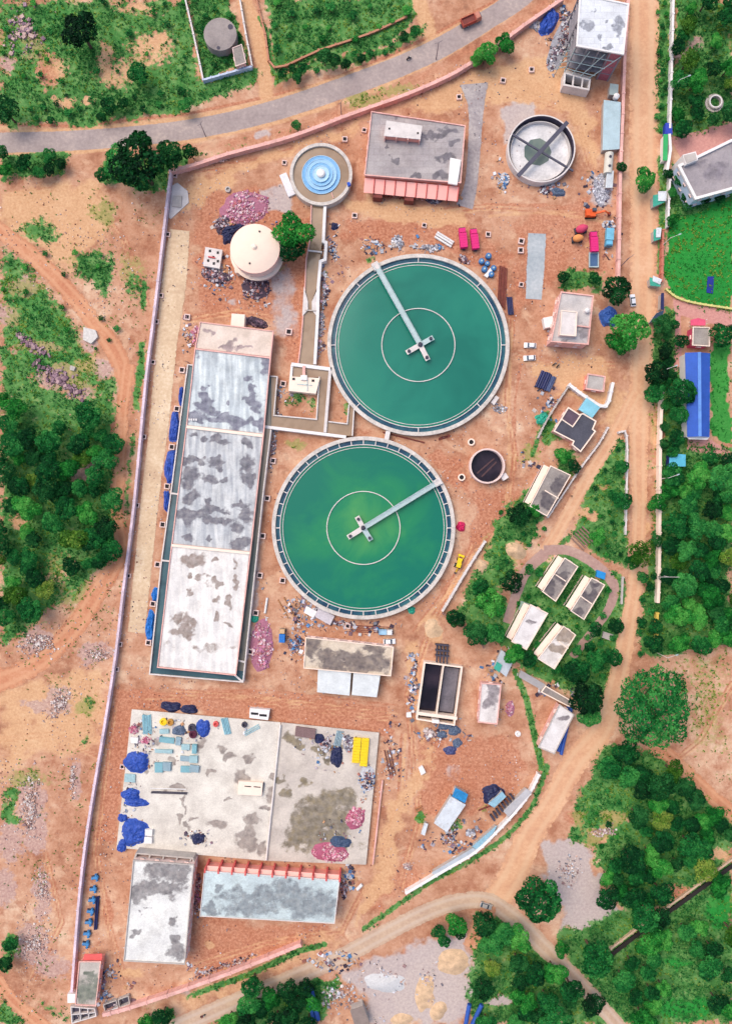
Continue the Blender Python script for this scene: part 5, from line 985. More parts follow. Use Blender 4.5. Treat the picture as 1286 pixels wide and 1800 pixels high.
# ================================================================== vehicles
RUB = M_plain('tyre_rubber', C(36, 34, 36), .9, .2); LAMP = M_plain('lamp_glass', C(236, 226, 200), .2, .1)
def wheels(t, pts, r, w):
    for x, y in pts:
        m = MB(); m.tube((x, y - w / 2, r), (x, y + w / 2, r), r, 14); o = m.build('wheel', RUB, t)
        m = MB(); s_ = 1 if y > 0 else -1; m.tube((x, y + s_ * w * .4, r), (x, y + s_ * w * .56, r), r * .55, 10); m.build('hub', STEELG, o)
def make_car(paint):
    t = thing('parked_car', 'car', 'car', (0, 0, 0)); m = MB()
    prof = [(-2.1, .35), (-2.15, .8), (-1.9, .98), (-.95, 1.02), (1.0, .98), (1.95, .82), (2.15, .6), (2.1, .35)]; n = len(prof)
    def loft(prof, yw, ytop):
        vs = [(x, -yw if z < .9 else -ytop, z) for x, z in prof] + [(x, yw if z < .9 else ytop, z) for x, z in prof]
        return vs, [tuple(range(n - 1, -1, -1)) if 0 else tuple(range(n)), tuple(range(2 * n - 1, n - 1, -1))] + [(i, n + i, n + (i + 1) % n, (i + 1) % n) for i in range(n)]
    m.add(*loft(prof, .88, .84)); m.build('body', paint, t)
    def frus(z0, z1, a, b, ya, yb): return [(a[0], -ya, z0), (a[1], -ya, z0), (a[1], ya, z0), (a[0], ya, z0), (b[0], -yb, z1), (b[1], -yb, z1), (b[1], yb, z1), (b[0], yb, z1)]
    BF = [(0, 1, 5, 4), (1, 2, 6, 5), (2, 3, 7, 6), (3, 0, 4, 7), (4, 5, 6, 7), (3, 2, 1, 0)]
    m = MB(); m.add(frus(.98, 1.42, (-1.85, 1.0), (-1.3, .35), .8, .66), BF); m.build('cabin_glass', GLASS, t)
    m = MB(); m.add(frus(1.4, 1.48, (-1.35, .38), (-1.25, .28), .68, .62), BF); m.build('roof', paint, t)
    for x in (-2.12, 2.1):
        for y in (-.6, .6): m = MB(); m.box(x, y, .62, .78, .12, .35); m.build('headlight' if x > 0 else 'tail_light', LAMP if x > 0 else REDP, t)
    wheels(t, [(-1.3, -.8), (-1.3, .8), (1.35, -.8), (1.35, .8)], .33, .24); return freeze(t)
CARW = M_plain('white_car_paint', C(244, 244, 246), .25, .03, spec=.5); CARS = M_plain('silver_car_paint', C(206, 198, 190), .3, .05, metal=.3)
c0 = make_car(CARW); c0.location = W(930, 608, 0); c0.rotation_euler.z = math.pi - .05; c0['label'] = 'upper one of two white cars parked right of the teal clarifier'; c0['group'] = 'cars on the site'
dup(c0, W(929, 630), math.pi + .05, 'lower one of two white cars parked right of the teal clarifier')
dup(c0, W(684, 1127), .05, 'white car parked above the right end of the mould stained building')
dup(c0, W(853, 1590), -.3, 'silver car driving on the bend of the lower grey road', mats={'body': CARS, 'roof': CARS})
dup(c0, W(1110, 529), math.pi / 2 + .12, 'white car parked at the end of the right pink wall')
def make_truck(name, label, cabc, boxmat, L=6.6, wd=2.4, bh=1.5, cover=False, open_bed=True, cat='truck'):
    t = thing(name, label, cat, (0, 0, 0)); m = MB(); m.box(-.3, 0, .55, .85, L, 1.0); m.build('chassis', STEELD, t); m = MB(); x0 = L / 2 - 1.0
    m.box(x0, 0, .6, 2.1, 1.9, wd * .94); m.box(x0 - .1, 0, 2.1, 2.55, 1.6, wd * .9, 0, .88); m.build('cab', cabc, t)
    m = MB(); m.box(x0 + .93, 0, 1.5, 2.2, .12, wd * .8); m.build('windscreen', GLASS, t); bx = -.95; bl = L - 2.2
    if cover:
        m = MB(); m.box(bx, 0, .9, 2.6, bl, wd); m.build('cargo_box', boxmat, t); m = MB()
        for q in range(7): m.tube((bx - bl / 2 + bl * q / 6, -wd / 2, 2.62), (bx - bl / 2 + bl * q / 6, wd / 2, 2.62), .06, 6)
        m.build('roof_bows', boxmat, t)
    else:
        m = MB(); m.rim([(bx - bl / 2, -wd / 2), (bx + bl / 2, -wd / 2), (bx + bl / 2, wd / 2), (bx - bl / 2, wd / 2)], .12, .9, .9 + bh); m.build('cargo_side', boxmat, t)
        m = MB(); m.box(bx, 0, .86, .98 + (.8 if not open_bed else 0), bl - .2, wd - .2); m.build('cargo_floor', boxmat if open_bed else RUST, t)
    for y in (-.8, .8): m = MB(); m.box(L / 2 - .02, y, .8, 1.05, .1, .35); m.build('headlight', LAMP, t)
    wheels(t, [(x0 - .1, -1), (x0 - .1, 1), (-L * .2, -1), (-L * .2, 1), (-L * .38, -1), (-L * .38, 1)], .48, .32); return t
def at(t, px, py, rot): t.location = W(px, py); t.rotation_euler.z = rot; return t
MAG = M_plain('magenta_sheet', C(222, 40, 120), .6, .12); ORANGE = M_plain('orange_paint', C(236, 96, 40), .5, .2); BLUEV = M_plain('blue_paint', C(40, 120, 200), .5, .2); YEL = M_plain('yellow_paint', C(244, 206, 30), .5, .15)
at(make_truck('cargo_truck', 'red brown open truck driving on the main road at top', M_plain('brick_red_cab', C(196, 130, 110)), M_plain('brick_red_bed', C(182, 86, 72)), 7.2, 2.6, 1.4, False, False), 826, 40, .42)
def trailer(label, px, py, rot):
    t = make_truck('covered_truck', label, MAG, MAG, 7.2, 2.5, 1, True); t['group'] = 'magenta covered trucks'; return at(t, px, py, rot)
trailer('left one of two magenta covered trucks side by side', 812, 422, math.pi / 2 + .1); trailer('right one of two magenta covered trucks side by side', 832, 424, math.pi / 2 + .12)
trailer('magenta covered truck parked beside the grey cargo trailer', 1040, 429, math.pi / 2 + .05)
at(make_truck('cargo_truck', 'light blue tanker truck parked against the right pink wall', M_plain('light_blue_cab', C(110, 180, 210)), M_plain('light_blue_box', C(124, 190, 214)), 6.2, 2.6, 1, True), 1067, 421, -math.pi / 2 - .06)
at(make_truck('pickup_truck', 'small truck with bright blue tarpaulin near the big brick pile', M_plain('tan_bed', C(206, 170, 130)), BLUEV, 5, 2, 1, True), 497, 1115, math.pi / 2 - .03)
at(make_truck('pickup_truck', 'pale blue and white truck above the white parked car', WHITE, M_plain('pale_blue_bed', C(160, 196, 220)), 5, 1.9, .6), 677, 1110, 0)
t = thing('cargo_trailer', 'grey flatbed trailer with blue deck below the magenta truck', 'trailer', W(1041, 459)); p = W(1041, 459); m = MB()
m.rim([(p[0] - 1.7, p[1] - 2.6), (p[0] + 1.7, p[1] - 2.6), (p[0] + 1.7, p[1] + 2.6), (p[0] - 1.7, p[1] + 2.6)], .35, .7, 1.3); m.build('frame', STEELG, t)
m = MB(); m.box(p[0], p[1], .65, .95, 2.9, 4.7); m.build('deck', M_plain('slate_blue_deck', C(76, 104, 140)), t)
for dx in (-1.2, 1.2):
    for dy in (-1.5, 1.5): m = MB(); m.tube((p[0] + dx - .15, p[1] + dy, .4), (p[0] + dx + .15, p[1] + dy, .4), .4, 12); m.build('wheel', RUB, t)
def backhoe(label, px, py, rot, paint, s_=1.):
    t = thing('backhoe_loader', label, 'backhoe', (0, 0, 0)); m = MB(); m.box(.3, 0, .7, 1.5, 3.2, 1.5); m.build('body', paint, t)
    m = MB(); m.box(-.5, 0, 1.5, 2.6, 1.5, 1.5, 0, .9); c_ = m.build('cab', GLASS, t); m = MB(); m.box(-.5, 0, 2.6, 2.75, 1.6, 1.6); m.build('cab_roof', paint, c_)
    m = MB(); m.box(2.9, 0, .3, 1.1, .7, 2.2); m.build('front_bucket', paint, t)
    for y in (-.75, .75): m = MB(); m.beam((1.2, y, 1.3), (2.7, y, .9), .2, .25); m.build('loader_arm', paint, t)
    m = MB(); m.beam((-1.4, 0, 1.2), (-2.2, 0, 2.8), .35, .4); m.beam((-2.2, 0, 2.8), (-3.4, 0, 1.2), .3, .35); m.build('digging_boom', paint, t)
    m = MB(); m.box(-3.5, 0, .5, 1.3, .6, .7); m.build('rear_bucket', STEELD, t)
    wheels(t, [(-.9, -.95), (-.9, .95)], .75, .45); wheels(t, [(1.5, -.9), (1.5, .9)], .5, .35); t.scale = (s_,) * 3; return at(t, px, py, rot)
backhoe('yellow backhoe loader beside the lower right rim of the green clarifier', 805, 990, math.pi / 2 - .35, YEL)
def excavator(label, px, py, rot, paint):
    t = thing('excavator', label, 'excavator', (0, 0, 0))
    for y in (-1.1, 1.1): m = MB(); m.box(0, y, 0, .8, 3.8, .6); m.build('crawler_track', RUB, t)
    m = MB(); m.box(-.3, 0, .9, 2.1, 3.4, 2.5); m.box(-1.4, 0, 2.1, 2.5, 1.2, 2.3); m.build('upper_body', paint, t); m = MB(); m.box(.8, .75, 2.1, 3.0, 1.4, 1, 0, .9); m.build('cab', GLASS, t)
    m = MB(); m.beam((1.2, -.2, 2), (4.0, -.2, 3.8), .6, .6); m.beam((4, -.2, 3.8), (6.3, -.2, 1.6), .45, .5); m.build('boom', paint, t); m = MB(); m.box(6.4, -.2, .4, 1.5, .9, 1.1); m.build('bucket', RUST, t); return at(t, px, py, rot)
excavator('bright orange excavator with its boom reaching to the right wall', 1036, 378, .02, ORANGE)
def mixer(label, px, py, rot, paint, s_=1.):
    t = thing('concrete_mixer', label, 'mixer', (0, 0, 0)); m = MB(); m.box(0, 0, .6, .9, 3.4, 1.5); m.build('frame', STEELD, t); m = MB(); m.smooth = True
    prof = [(.3, -1.6), (.9, -1.1), (1.15, -.3), (1.1, .4), (.6, 1.4), (.45, 1.5)]; k = 20; vs = []
    for i in range(k): a = 2 * math.pi * i / k; vs += [(z, r * math.cos(a), 2 + r * math.sin(a) + z * .2) for r, z in prof]
    n = len(prof); m.add(vs, [(i * n + j, i * n + j + 1, ((i + 1) % k) * n + j + 1, ((i + 1) % k) * n + j) for i in range(k) for j in range(n - 1)]); m.build('drum', paint, t)
    wheels(t, [(-1.2, -.8), (-1.2, .8), (1.2, -.8), (1.2, .8)], .45, .25); t.scale = (s_,) * 3; return at(t, px, py, rot)
mixer('pink drum concrete mixer left of the magenta truck', 1018, 407, .2, M_plain('pink_drum', C(206, 70, 104)), 1.25)
mixer('orange and grey mixer just below the pink drum mixer', 1012, 423, 0, M_plain('orange_drum', C(226, 150, 90)), 1.1)

# ------------------------------------------------------------------ people and motorcycles
SKIN = M_plain('skin', C(120, 80, 60), .7, .1); SHIRT = [M_plain('dark_shirt', C(44, 44, 60)), M_plain('red_shirt', C(140, 50, 50)), M_plain('white_shirt', C(220, 220, 226))]
def person(label, loc, rot, joints, edges, radii, shirt, head):
    me = bpy.data.meshes.new('person'); me.from_pydata(joints, edges, []); o = bpy.data.objects.new('person', me); COL.objects.link(o)
    sk = o.modifiers.new('skin', 'SKIN'); 
    for v, r in zip(me.skin_vertices[0].data, radii): v.radius = (r, r)
    me.skin_vertices[0].data[0].use_root = True
    ss = o.modifiers.new('smooth', 'SUBSURF'); ss.levels = 1; ss.render_levels = 1; me.materials.append(shirt)
    o.location = loc; o.rotation_euler.z = rot; ORG[o.name] = (0, 0, 0)
    m = MB(); m.smooth = True; m.lathe(head[0], head[1], [(.01, head[2] - .12), (.075, head[2] - .08), (.1, head[2]), (.085, head[2] + .09), (.01, head[2] + .13)], 12); h = m.build('hair', DARK, o); ORG.pop(h.name, None)
    return tag(o, label, 'person')
STAND = ([(0, 0, .95), (0, 0, 1.2), (0, 0, 1.42), (0, 0, 1.52), (.02, 0, 1.66), (0, .19, 1.4), (.03, .25, 1.12), (.1, .24, .88), (0, -.19, 1.4), (.05, -.25, 1.12), (.14, -.22, .9), (0, .1, .88), (.06, .11, .48), (0, .12, .06), (.16, .13, .04), (0, -.1, .88), (-.04, -.11, .48), (-.14, -.12, .06), (.02, -.13, .04)],
  [(0, 1), (1, 2), (2, 3), (3, 4), (2, 5), (5, 6), (6, 7), (2, 8), (8, 9), (9, 10), (0, 11), (11, 12), (12, 13), (13, 14), (0, 15), (15, 16), (16, 17), (17, 18)], [.14, .13, .14, .06, .1, .07, .05, .04, .07, .05, .04, .1, .07, .05, .04, .1, .07, .05, .04], (.02, 0, 1.7))
RIDE = ([(-.25, 0, .85), (-.2, 0, 1.1), (-.12, 0, 1.32), (-.08, 0, 1.42), (-.04, 0, 1.56), (-.1, .2, 1.3), (.1, .28, 1.1), (.38, .3, 1.02), (-.1, -.2, 1.3), (.1, -.28, 1.1), (.38, -.3, 1.02), (-.15, .14, .84), (.22, .2, .72), (.1, .2, .36), (.25, .2, .32), (-.15, -.14, .84), (.22, -.2, .72), (.1, -.2, .36), (.25, -.2, .32)], STAND[1], STAND[2], (-.04, 0, 1.6))
def make_moto():
    t = thing('motorcycle', 'motorcycle', 'motorcycle', (0, 0, 0)); m = MB(); m.box(0, 0, .4, .8, 1.0, .3); m.box(.25, 0, .8, .98, .5, .3, 0, .8); m.build('body', STEELD, t)
    m = MB(); m.box(-.4, 0, .76, .86, .8, .3); m.build('seat', RUB, t); m = MB(); m.tube((.45, -.35, 1.02), (.45, .35, 1.02), .03, 6); m.tube((.45, 0, 1.0), (.68, 0, .35), .05, 6); m.build('handlebar', STEELG, t)
    for x in (-.65, .68): m = MB(); m.tube((x, -.07, .32), (x, .07, .32), .32, 14); m.build('wheel', RUB, t)
    m = MB(); m.box(.6, 0, .85, .98, .1, .18); m.build('headlight', LAMP, t); return freeze(t)
mo = make_moto(); mo.location = W(718, 104); mo.rotation_euler.z = .45; mo['label'] = 'dark motorcycle riding on the main road above the chemical house'; mo['group'] = 'motorcycles'
person('person in dark clothes riding the motorcycle on the main road', W(718, 104), .45, *RIDE[:3], SHIRT[0], RIDE[3])
dup(mo, W(357, 1784), .4, 'motorcycle on the grey road at the bottom left'); person('person in a red shirt riding along the bottom left road', W(357, 1784), .4, *RIDE[:3], SHIRT[1], RIDE[3])
for i, (x, y, r_, lb) in enumerate([(973,640,.6,'left one of two motorcycles parked near the white cars'), (979,643,.9,'right one of two motorcycles parked near the white cars'), (1132,1363,.5,'')][:2]): dup(mo, W(x, y), r_, lb)
person('person in dark clothes standing on the forking dirt road', W(1003, 872), 1.0, *STAND[:3], SHIRT[0], STAND[3]); person('person in a white shirt standing by the lower pump house wall', W(400, 1632), .4, *STAND[:3], SHIRT[2], STAND[3])

# ================================================================== tarpaulins, stacks, pipes, piles
def tarp(px, py, rx, ry, rot, h, mat, label, seed, name='tarpaulin', cat='tarpaulin', sq=2.6):
    rg = np.random.default_rng(seed); x, y, _ = W(px, py, h * .6); N = 44; vs, fs = [(x, y, h * .9)], []; ph = rg.uniform(0, 6.28, 4)
    h *= .8; rings = ((.25, .92), (.45, .96), (.62, .9), (.78, .78), (.9, .45), (1., .08), (1.1, .015))
    for q, (f, z) in enumerate(rings):
        for i in range(N):
            a = 2 * math.pi * i / N; k = (abs(math.cos(a)) ** sq + abs(math.sin(a)) ** sq) ** (-1 / sq) * (1 + .07 * math.sin(3 * a + ph[0]) + .05 * math.sin(5 * a + ph[1]) + .1 * float(vnoise(np.array(a * 2.2 + seed), np.array(f * 1.5), seed)) + rg.uniform(-.035, .035) * (q > 3))
            u, v = rx * PX * f * k * math.cos(a), ry * PX * f * k * math.sin(a); c_, s_ = math.cos(rot), math.sin(rot)
            vs.append((x + u * c_ - v * s_, y + u * s_ + v * c_, max(.015, h * z * (1 + .28 * float(vnoise(np.array(a * 2.6), np.array(f * 5.), seed + 9)) + rg.uniform(-.05, .05)))))
    fs += [(0, 1 + i, 1 + (i + 1) % N) for i in range(N)]
    for q in range(len(rings) - 1): fs += [(1 + q * N + i, 1 + (q + 1) * N + i, 1 + (q + 1) * N + (i + 1) % N, 1 + q * N + (i + 1) % N) for i in range(N)]
    base = {}; m = MB(); m.add(vs, fs); return m.build(name, mat, None, label, cat)
def lift(o, z): o.location.z += z; return o
TB = M_tarp('blue_tarpaulin', C(46, 84, 178)); TN = M_tarp('navy_tarpaulin', C(38, 44, 84)); TC = M_tarp('azure_tarpaulin', C(30, 120, 206)); TT = M_tarp('teal_tarpaulin', C(46, 170, 140)); TG = M_tarp('grey_blue_tarpaulin', C(96, 112, 136)); TW = M_tarp('white_tarpaulin', C(226, 228, 232))
for i, (x, y, rx, ry, r_) in enumerate([(318,697,4,17,0),(306,750,8,25,-.1),(299,820,9,28,-.08),(293,881,6,17,0),(273,1046,7,11,0),(263,1102,7,27,-.05)]):
    o = tarp(x, y, rx, ry, r_, 1.3, TB if i < 4 else TC, f'{nth(i)} blue tarpaulin from the top along the left side of the filter channel', 300 + i); o['group'] = 'blue tarpaulins along the filter channel'
for i, (x, y, rx, ry, r_, h, mt, lb) in enumerate([(242,1339,19,17,0,1.6,TB,'round blue tarpaulin heap near the left edge of the deck'), (231,1395,15,9,0,1.2,TB,'upper blue tarpaulin of a touching pair on the deck'), (240,1409,19,7,-.05,1.1,TB,'long lower blue tarpaulin of a touching pair on the deck'),
    (238,1462,22,22,0,1.8,TB,'largest blue tarpaulin in the lower left corner of the deck'), (217,1436,8,6,0,1,TB,'small square blue tarpaulin above the largest one'), (216,1485,7,11,-.3,.8,TB,'narrow blue tarpaulin strip hanging off the deck corner'), (358,1279,11,14,0,1.4,TB,'bell shaped blue tarpaulin on the top edge of the deck'), (316,1283,11,8,0,1.1,TG,'grey blue bundle among the stacks of pale sheets')]):
    lift(tarp(x, y, rx, ry, r_, h, mt, lb, 320 + i), 1.2)
for i, (x, y, rx, ry, r_, h, mt, lb) in enumerate([(300,1243,17,8,-.1,1.2,TN,'dark blue and white tarpaulin just above the deck'), (332,1248,14,7,-.05,1.4,TN,'navy tarpaulin box shape right above the deck edge'), (965,35,12,24,-.5,2.2,TB,'big crumpled blue tarpaulin beside the unfinished block'), (1071,555,14,16,.1,2.4,M_tarp('royal_tarpaulin', C(62, 108, 190)),'blue tarpaulin shelter under the roadside trees'), (1073,196,13,14,0,1.4,TC,'azure tarpaulin on top of the long site office roof'),
    (980,336,13,7,-.2,1.2,TG,'small dark blue heap below the empty round tank'), (783,1275,12,8,0,1,TG,'grey blue tarpaulin under the rectangular tank, upper left of three'), (798,1285,10,8,0,1,TG,'grey blue tarpaulin under the rectangular tank, right of three'), (776,1292,9,6,0,.9,TG,'grey blue tarpaulin under the rectangular tank, lowest of three'), (803,1307,8,7,.5,.8,TG,'small grey tarpaulin in the middle of the red yard'), (791,1320,10,7,0,.9,M_tarp('purple_blue_tarpaulin', C(78, 84, 130)),'dark purple blue tarpaulin in the red yard'),
    (867,1398,17,15,.4,2,TN,'dark navy tarpaulin roof of the lower right shed'), (953,735,11,9,.5,1.4,TT,'teal tarpaulin beside the parked dark lorry bodies'), (723,1073,6,6,0,.8,TT,'small teal bundle at the lower right rim of the green clarifier'), (447,1088,7,6,0,.9,TT,'small teal sheet beside the filter channel near the brick pile'), (810,926,7,8,0,1.4,M_tarp('magenta_bundle', C(226, 40, 100)),'bright magenta bundle right of the green clarifier'), (408,402,20,7,.35,1.5,TN,'navy cover against the upper left of the dome reservoir'), (400,417,9,10,0,1.5,TN,'dark sheet bundle left of the dome reservoir'), (588,397,6,6,0,.8,TN,'small dark bundle on the right of the flume'), (1040,724,5,5,0,.5,TC,''), (1024,1072,3,3,0,.3,TC,'')][:19]):
    tarp(x, y, rx, ry, r_, h, mt, lb, 350 + i)
lift(tarp(592,1329,10,16,-.1,1.4,TN,'navy tarpaulin beside the yellow crates on the deck', 401), 1.2); lift(tarp(598,1479,17,9,-.1,1.4,M_tarp('slate_tarpaulin', C(70, 90, 120)),'dark slate tarpaulin on the pink brick heap of the deck', 402), 1.2); lift(tarp(349,1473,11,9,.1,1.2,TN,'dark navy bundle near the lower middle of the deck', 403), 1.2); lift(tarp(562,1298,8,8,0,1.1,TN,'dark round bundle beside the rusty steel mesh on the deck', 404), 1.2)
PAD2 = M_sheet('blue_plastic_sheet', C(64, 160, 220), .4); 
block('plastic_sheet', [(1049,1002),(1064,1007),(1062,1019),(1047,1014)], 1.2, M_sheet('azure_sheet', C(40, 150, 222), .4), 'bright blue sheet beside the purple grey roofed quarter', 'sheet')
block('door_mat', [(1243,486),(1254,486),(1252,516),(1241,514)], .25, M_plain('navy_mat', C(36, 50, 140)), 'dark blue mat lying on the bright lawn', 'mat')
block('gate_cloth', [(1169,216),(1180,216),(1181,236),(1168,235)], 2.2, M_sheet('gate_blue_sheet', C(50, 72, 190), .5), 'blue sheet beside the upper right gate', 'sheet')

def stack(px, py, lx, ly, rot, h, mat, label, z=0., name='sheet_stack', cat='stack', n=3):
    m = MB(); x, y, _ = W(px, py, z + h)
    for i in range(n): m.box(x + random.uniform(-.12, .12), y + random.uniform(-.12, .12), z + h * i / n + .01, z + h * (i + .9) / n, lx * PX, ly * PX, rot + random.uniform(-.03, .03))
    return m.build(name, mat, None, label, cat)
SH = [M_sheet('pale_aqua_sheet', C(176, 208, 210), .5, 2), M_sheet('aqua_sheet', C(138, 188, 196), .5, 2), M_sheet('grey_aqua_sheet', C(160, 184, 192), .5, 2)]
for i, (x, y, lx, ly) in enumerate([(289,1286,16,8),(293,1301,26,9),(313,1303,9,14),(288,1321,30,6),(279,1350,14,17),(293,1348,14,15),(326,1313,14,10),(341,1317,8,15),(325,1334,16,9),(340,1335,14,12),(327,1352,18,11),(341,1352,16,12),(228,1368,18,14)]):
    o = stack(x, y, lx, ly, random.uniform(-.12, .05), random.uniform(.5, 1.0), SH[i % 3], f'{nth(i)} stack of pale aqua sheets on the left of the deck counted from the top', 1.2); o['group'] = 'stacks of pale sheets on the deck'
LABS = {'pipe bundle': 0}
def bundle(a, b, n, w, r, mat, label, z=0., name='pipe_bundle', cat='pipes'):
    m = MB(); p, q = np.array(W2(*a, z)), np.array(W2(*b, z)); d = q - p; nn = np.array([-d[1], d[0]]) / np.linalg.norm(d)
    for i in range(n): o = nn * (i - (n - 1) / 2) * w + (q - p) * random.uniform(-.03, .03); m.tube((*(p + o), z + r + (i % 2) * r * .6), (*(q + o), z + r + (i % 2) * r * .6), r, 8)
    return m.build(name, mat, None, label, cat)
AQ = M_plain('aqua_pipe', C(150, 196, 206), .5, .15); BLP = M_plain('blue_pipe_paint', C(48, 88, 170), .5, .2); NAV = M_plain('navy_pipe', C(36, 42, 88), .5, .25); WPP = M_plain('white_pipe', C(232, 228, 224), .6, .1)
bundle((258,1256), (260,1290), 7, .45, .2, AQ, 'bundle of aqua pipes at the top left of the deck', 1.2); bundle((394,1262), (401,1290), 5, .5, .22, AQ, 'bundle of aqua pipes near the middle top of the deck', 1.2); bundle((456,1276), (430,1290), 3, .6, .15, AQ, 'few loose aqua pipes beside the red valve wheels', 1.2)
bundle((598,1284), (592,1310), 5, .5, .2, SH[2], 'grey pipe bundle left of the yellow crates', 1.2); bundle((267,1392), (330,1394), 2, .5, .2, STEELD, 'long dark pipe lying across the left of the deck', 1.2); bundle((265,1385), (328,1387), 1, .5, .18, WPP, 'long white pipe lying across the left of the deck', 1.2)
bundle((884,470), (880,540), 6, .5, .2, RUST, 'rusty reinforcing bar bundle right of the teal clarifier'); bundle((894,522), (897,553), 4, .5, .25, NAV, 'navy pipe bundle below the rusty bar bundle'); bundle((766,413), (795,431), 3, .9, .4, WPP, 'three white pipes left of the magenta trucks')
bundle((543,1733), (556,1790), 2, 1.6, .75, BLP, 'pair of large blue pipes at the bottom middle edge'); bundle((824,1762), (816,1805), 1, 1.2, .75, BLP, 'left one of two blue pipes at the bottom edge'); bundle((846,1762), (828,1800), 1, 1.2, .75, BLP, 'right leaning blue pipe at the bottom edge')
bundle((173,1574), (169,1632), 2, .7, .3, NAV, 'dark navy pipes lying right of the blue pumps'); bundle((627,1562), (636,1553), 1, .6, .6, WPP, 'white pipe off the right end of the pump house'); bundle((470,1050), (466,1077), 1, .5, .4, WPP, 'single white pipe beside the filter channel')
bundle((494,1052), (512,1085), 2, 2.2, .2, M_plain('ochre_bar', C(176, 122, 78)), 'two thin ochre bars beside the green clarifier'); bundle((625,1105), (690,1108), 4, .7, .15, RUST, 'rusty bars under the green clarifier'); bundle((680,1318), (690,1362), 3, .9, .25, M_plain('brown_pipe', C(128, 82, 70)), 'brown pipes right of the reservoir deck')
bundle((960,655), (948,683), 5, .8, .5, NAV, 'dark navy roofing bundle beside the compound wall'); bundle((972,663), (960,688), 3, .6, .4, M_plain('slate_pipe', C(84, 96, 130)), 'slate grey pipes beside the navy bundle'); bundle((1000,1240), (982,1322), 2, 1.0, .6, BLP, 'blue sheet roll along the narrow roadside building')
bundle((802,1416), (780,1460), 1, .4, .15, RUST, 'thin rusty bar left of the white roofed shed'); bundle((840,1424), (865,1415), 2, .4, .15, RUST, 'short rusty bars by the dark navy tarpaulin shed'); bundle((742,1418), (730,1424), 2, .9, .3, M_plain('mud_plank', C(168, 112, 76)), 'muddy planks left of the white roofed shed')
bundle((1012,935), (1034,957), 6, 1.1, .3, M_plain('log_brown', C(150, 120, 106)), 'row of grey brown logs in the triangular garden'); bundle((770,772), (790,766), 2, .5, .2, RUST, 'short rusty pipe below the teal clarifier'); bundle((745,778), (672,760), 1, .4, .25, RUST, 'long rusty pipe running under the link channel')
block('white_board', [(856,488),(866,474),(861,471),(850,484)], 1.0, WHITE, 'white panel beside the blue barrels', 'panel'); block('white_box', [(742,1346),(748,1358),(740,1363),(735,1350)], 1, WHITE, 'white box below the left corner of the rectangular tank', 'box'); block('white_box', [(714,1253),(722,1252),(723,1261),(714,1261)], 1, WHITE, 'small white cube left of the rectangular tank', 'box')
block('white_crate', [(255,1458),(268,1459),(267,1470),(255,1469)], 2.4, WHITE, 'upper white crate right of the largest blue tarpaulin', 'crate'); block('white_crate', [(254,1471),(267,1472),(267,1483),(253,1483)], 2.3, WHITE, 'lower white crate right of the largest blue tarpaulin', 'crate'); block('white_crate', [(230,1296),(243,1297),(242,1307),(230,1306)], 2.3, WHITE, 'white crate in the upper left of the deck', 'crate')
block('panel_stack', [(491,308),(503,303),(519,341),(507,346)], .8, M_plain('perforated_panel', C(230, 228, 232), .8, .3, 3), 'pale perforated panels leaning left of the blue aerator', 'panel'); block('panel_stack', [(560,1068),(588,1083),(580,1099),(553,1084)], .9, M_plain('grid_panel', C(204, 196, 200), .8, .4, 4), 'pale gridded panels at the lower left rim of the green clarifier', 'panel'); block('white_board', [(538,1065),(557,1075),(551,1086),(534,1077)], .6, WHITE, 'white panel beside the gridded panels', 'panel')
def crates():
    t = thing('yellow_crate', 'crate', 'crate', (0, 0, 0)); m = MB(); m.box(0, 0, 0, .8, 2.5, .85); m.build('body', YEL, t); m = MB(); m.box(0, 0, .8, .9, 2.6, .92); m.build('lid', YEL, t); return freeze(t)
cr = crates(); k = 0
for col in range(2):
    for row in range(9 if col == 0 else 10):
        lb = f'{nth(row)} yellow crate from the top in the {("left", "right")[col]} column on the deck'; loc = W(628 + col * 14 - row * .4, 1298 + row * 4.9 + col * 1.0, 1.2)
        if k == 0: cr.location = loc; cr.rotation_euler.z = -.08; cr['label'] = lb; cr['group'] = 'yellow crates on the deck'
        else: dup(cr, loc, -.08 + random.uniform(-.02, .02), lb)
        k += 1
def pump():
    t = thing('blue_pump', 'pump', 'pump', (0, 0, 0)); b = M_plain('pump_blue', C(70, 136, 190), .5, .25)
    m = MB(); m.box(0, 0, 0, .25, 2.4, 1.3); m.build('base_frame', STEELD, t); m = MB(); m.tube((-1.0, 0, .8), (.2, 0, .8), .5, 14); m.build('motor', b, t)
    m = MB(); m.lathe(.7, 0, [(.0, .25), (.7, .3), (.8, .8), (.6, 1.25), (0, 1.3)], 16); m.build('casing', b, t)
    for s_ in (-1, 1): m = MB(); m.tube((.7, s_ * .5, .8), (.7, s_ * 1.2, .8), .32, 12); m.tube((.7, s_ * 1.1, .8), (.7, s_ * 1.25, .8), .5, 12); m.build('pipe_flange', b, t)
    return freeze(t)
pm = pump()
for i, (x, y) in enumerate([(168,1541),(165,1561),(163,1580),(160,1600),(157,1619),(154,1639),(152,1657)]):
    lb = f'{nth(i)} blue pump from the top in the row along the left wall'
    if i == 0: pm.location = W(x, y); pm.rotation_euler.z = .2; pm['label'] = lb; pm['group'] = 'row of blue pumps'
    else: dup(pm, W(x, y), random.uniform(-.1, .3), lb)
def barrel():
    t = thing('blue_barrel', 'barrel', 'barrel', (0, 0, 0)); m = MB(); m.lathe(0, 0, [(.9, 0), (1, .1), (1, 1.3), (.92, 1.45), (.3, 1.6)], 18); m.build('body', M_plain('barrel_blue', C(60, 116, 170), .5, .25), t); m = MB(); m.lathe(0, 0, [(.34, 1.58), (.34, 1.72), (0, 1.72)], 12); m.build('lid', STEELG, t); return freeze(t)
br = barrel()
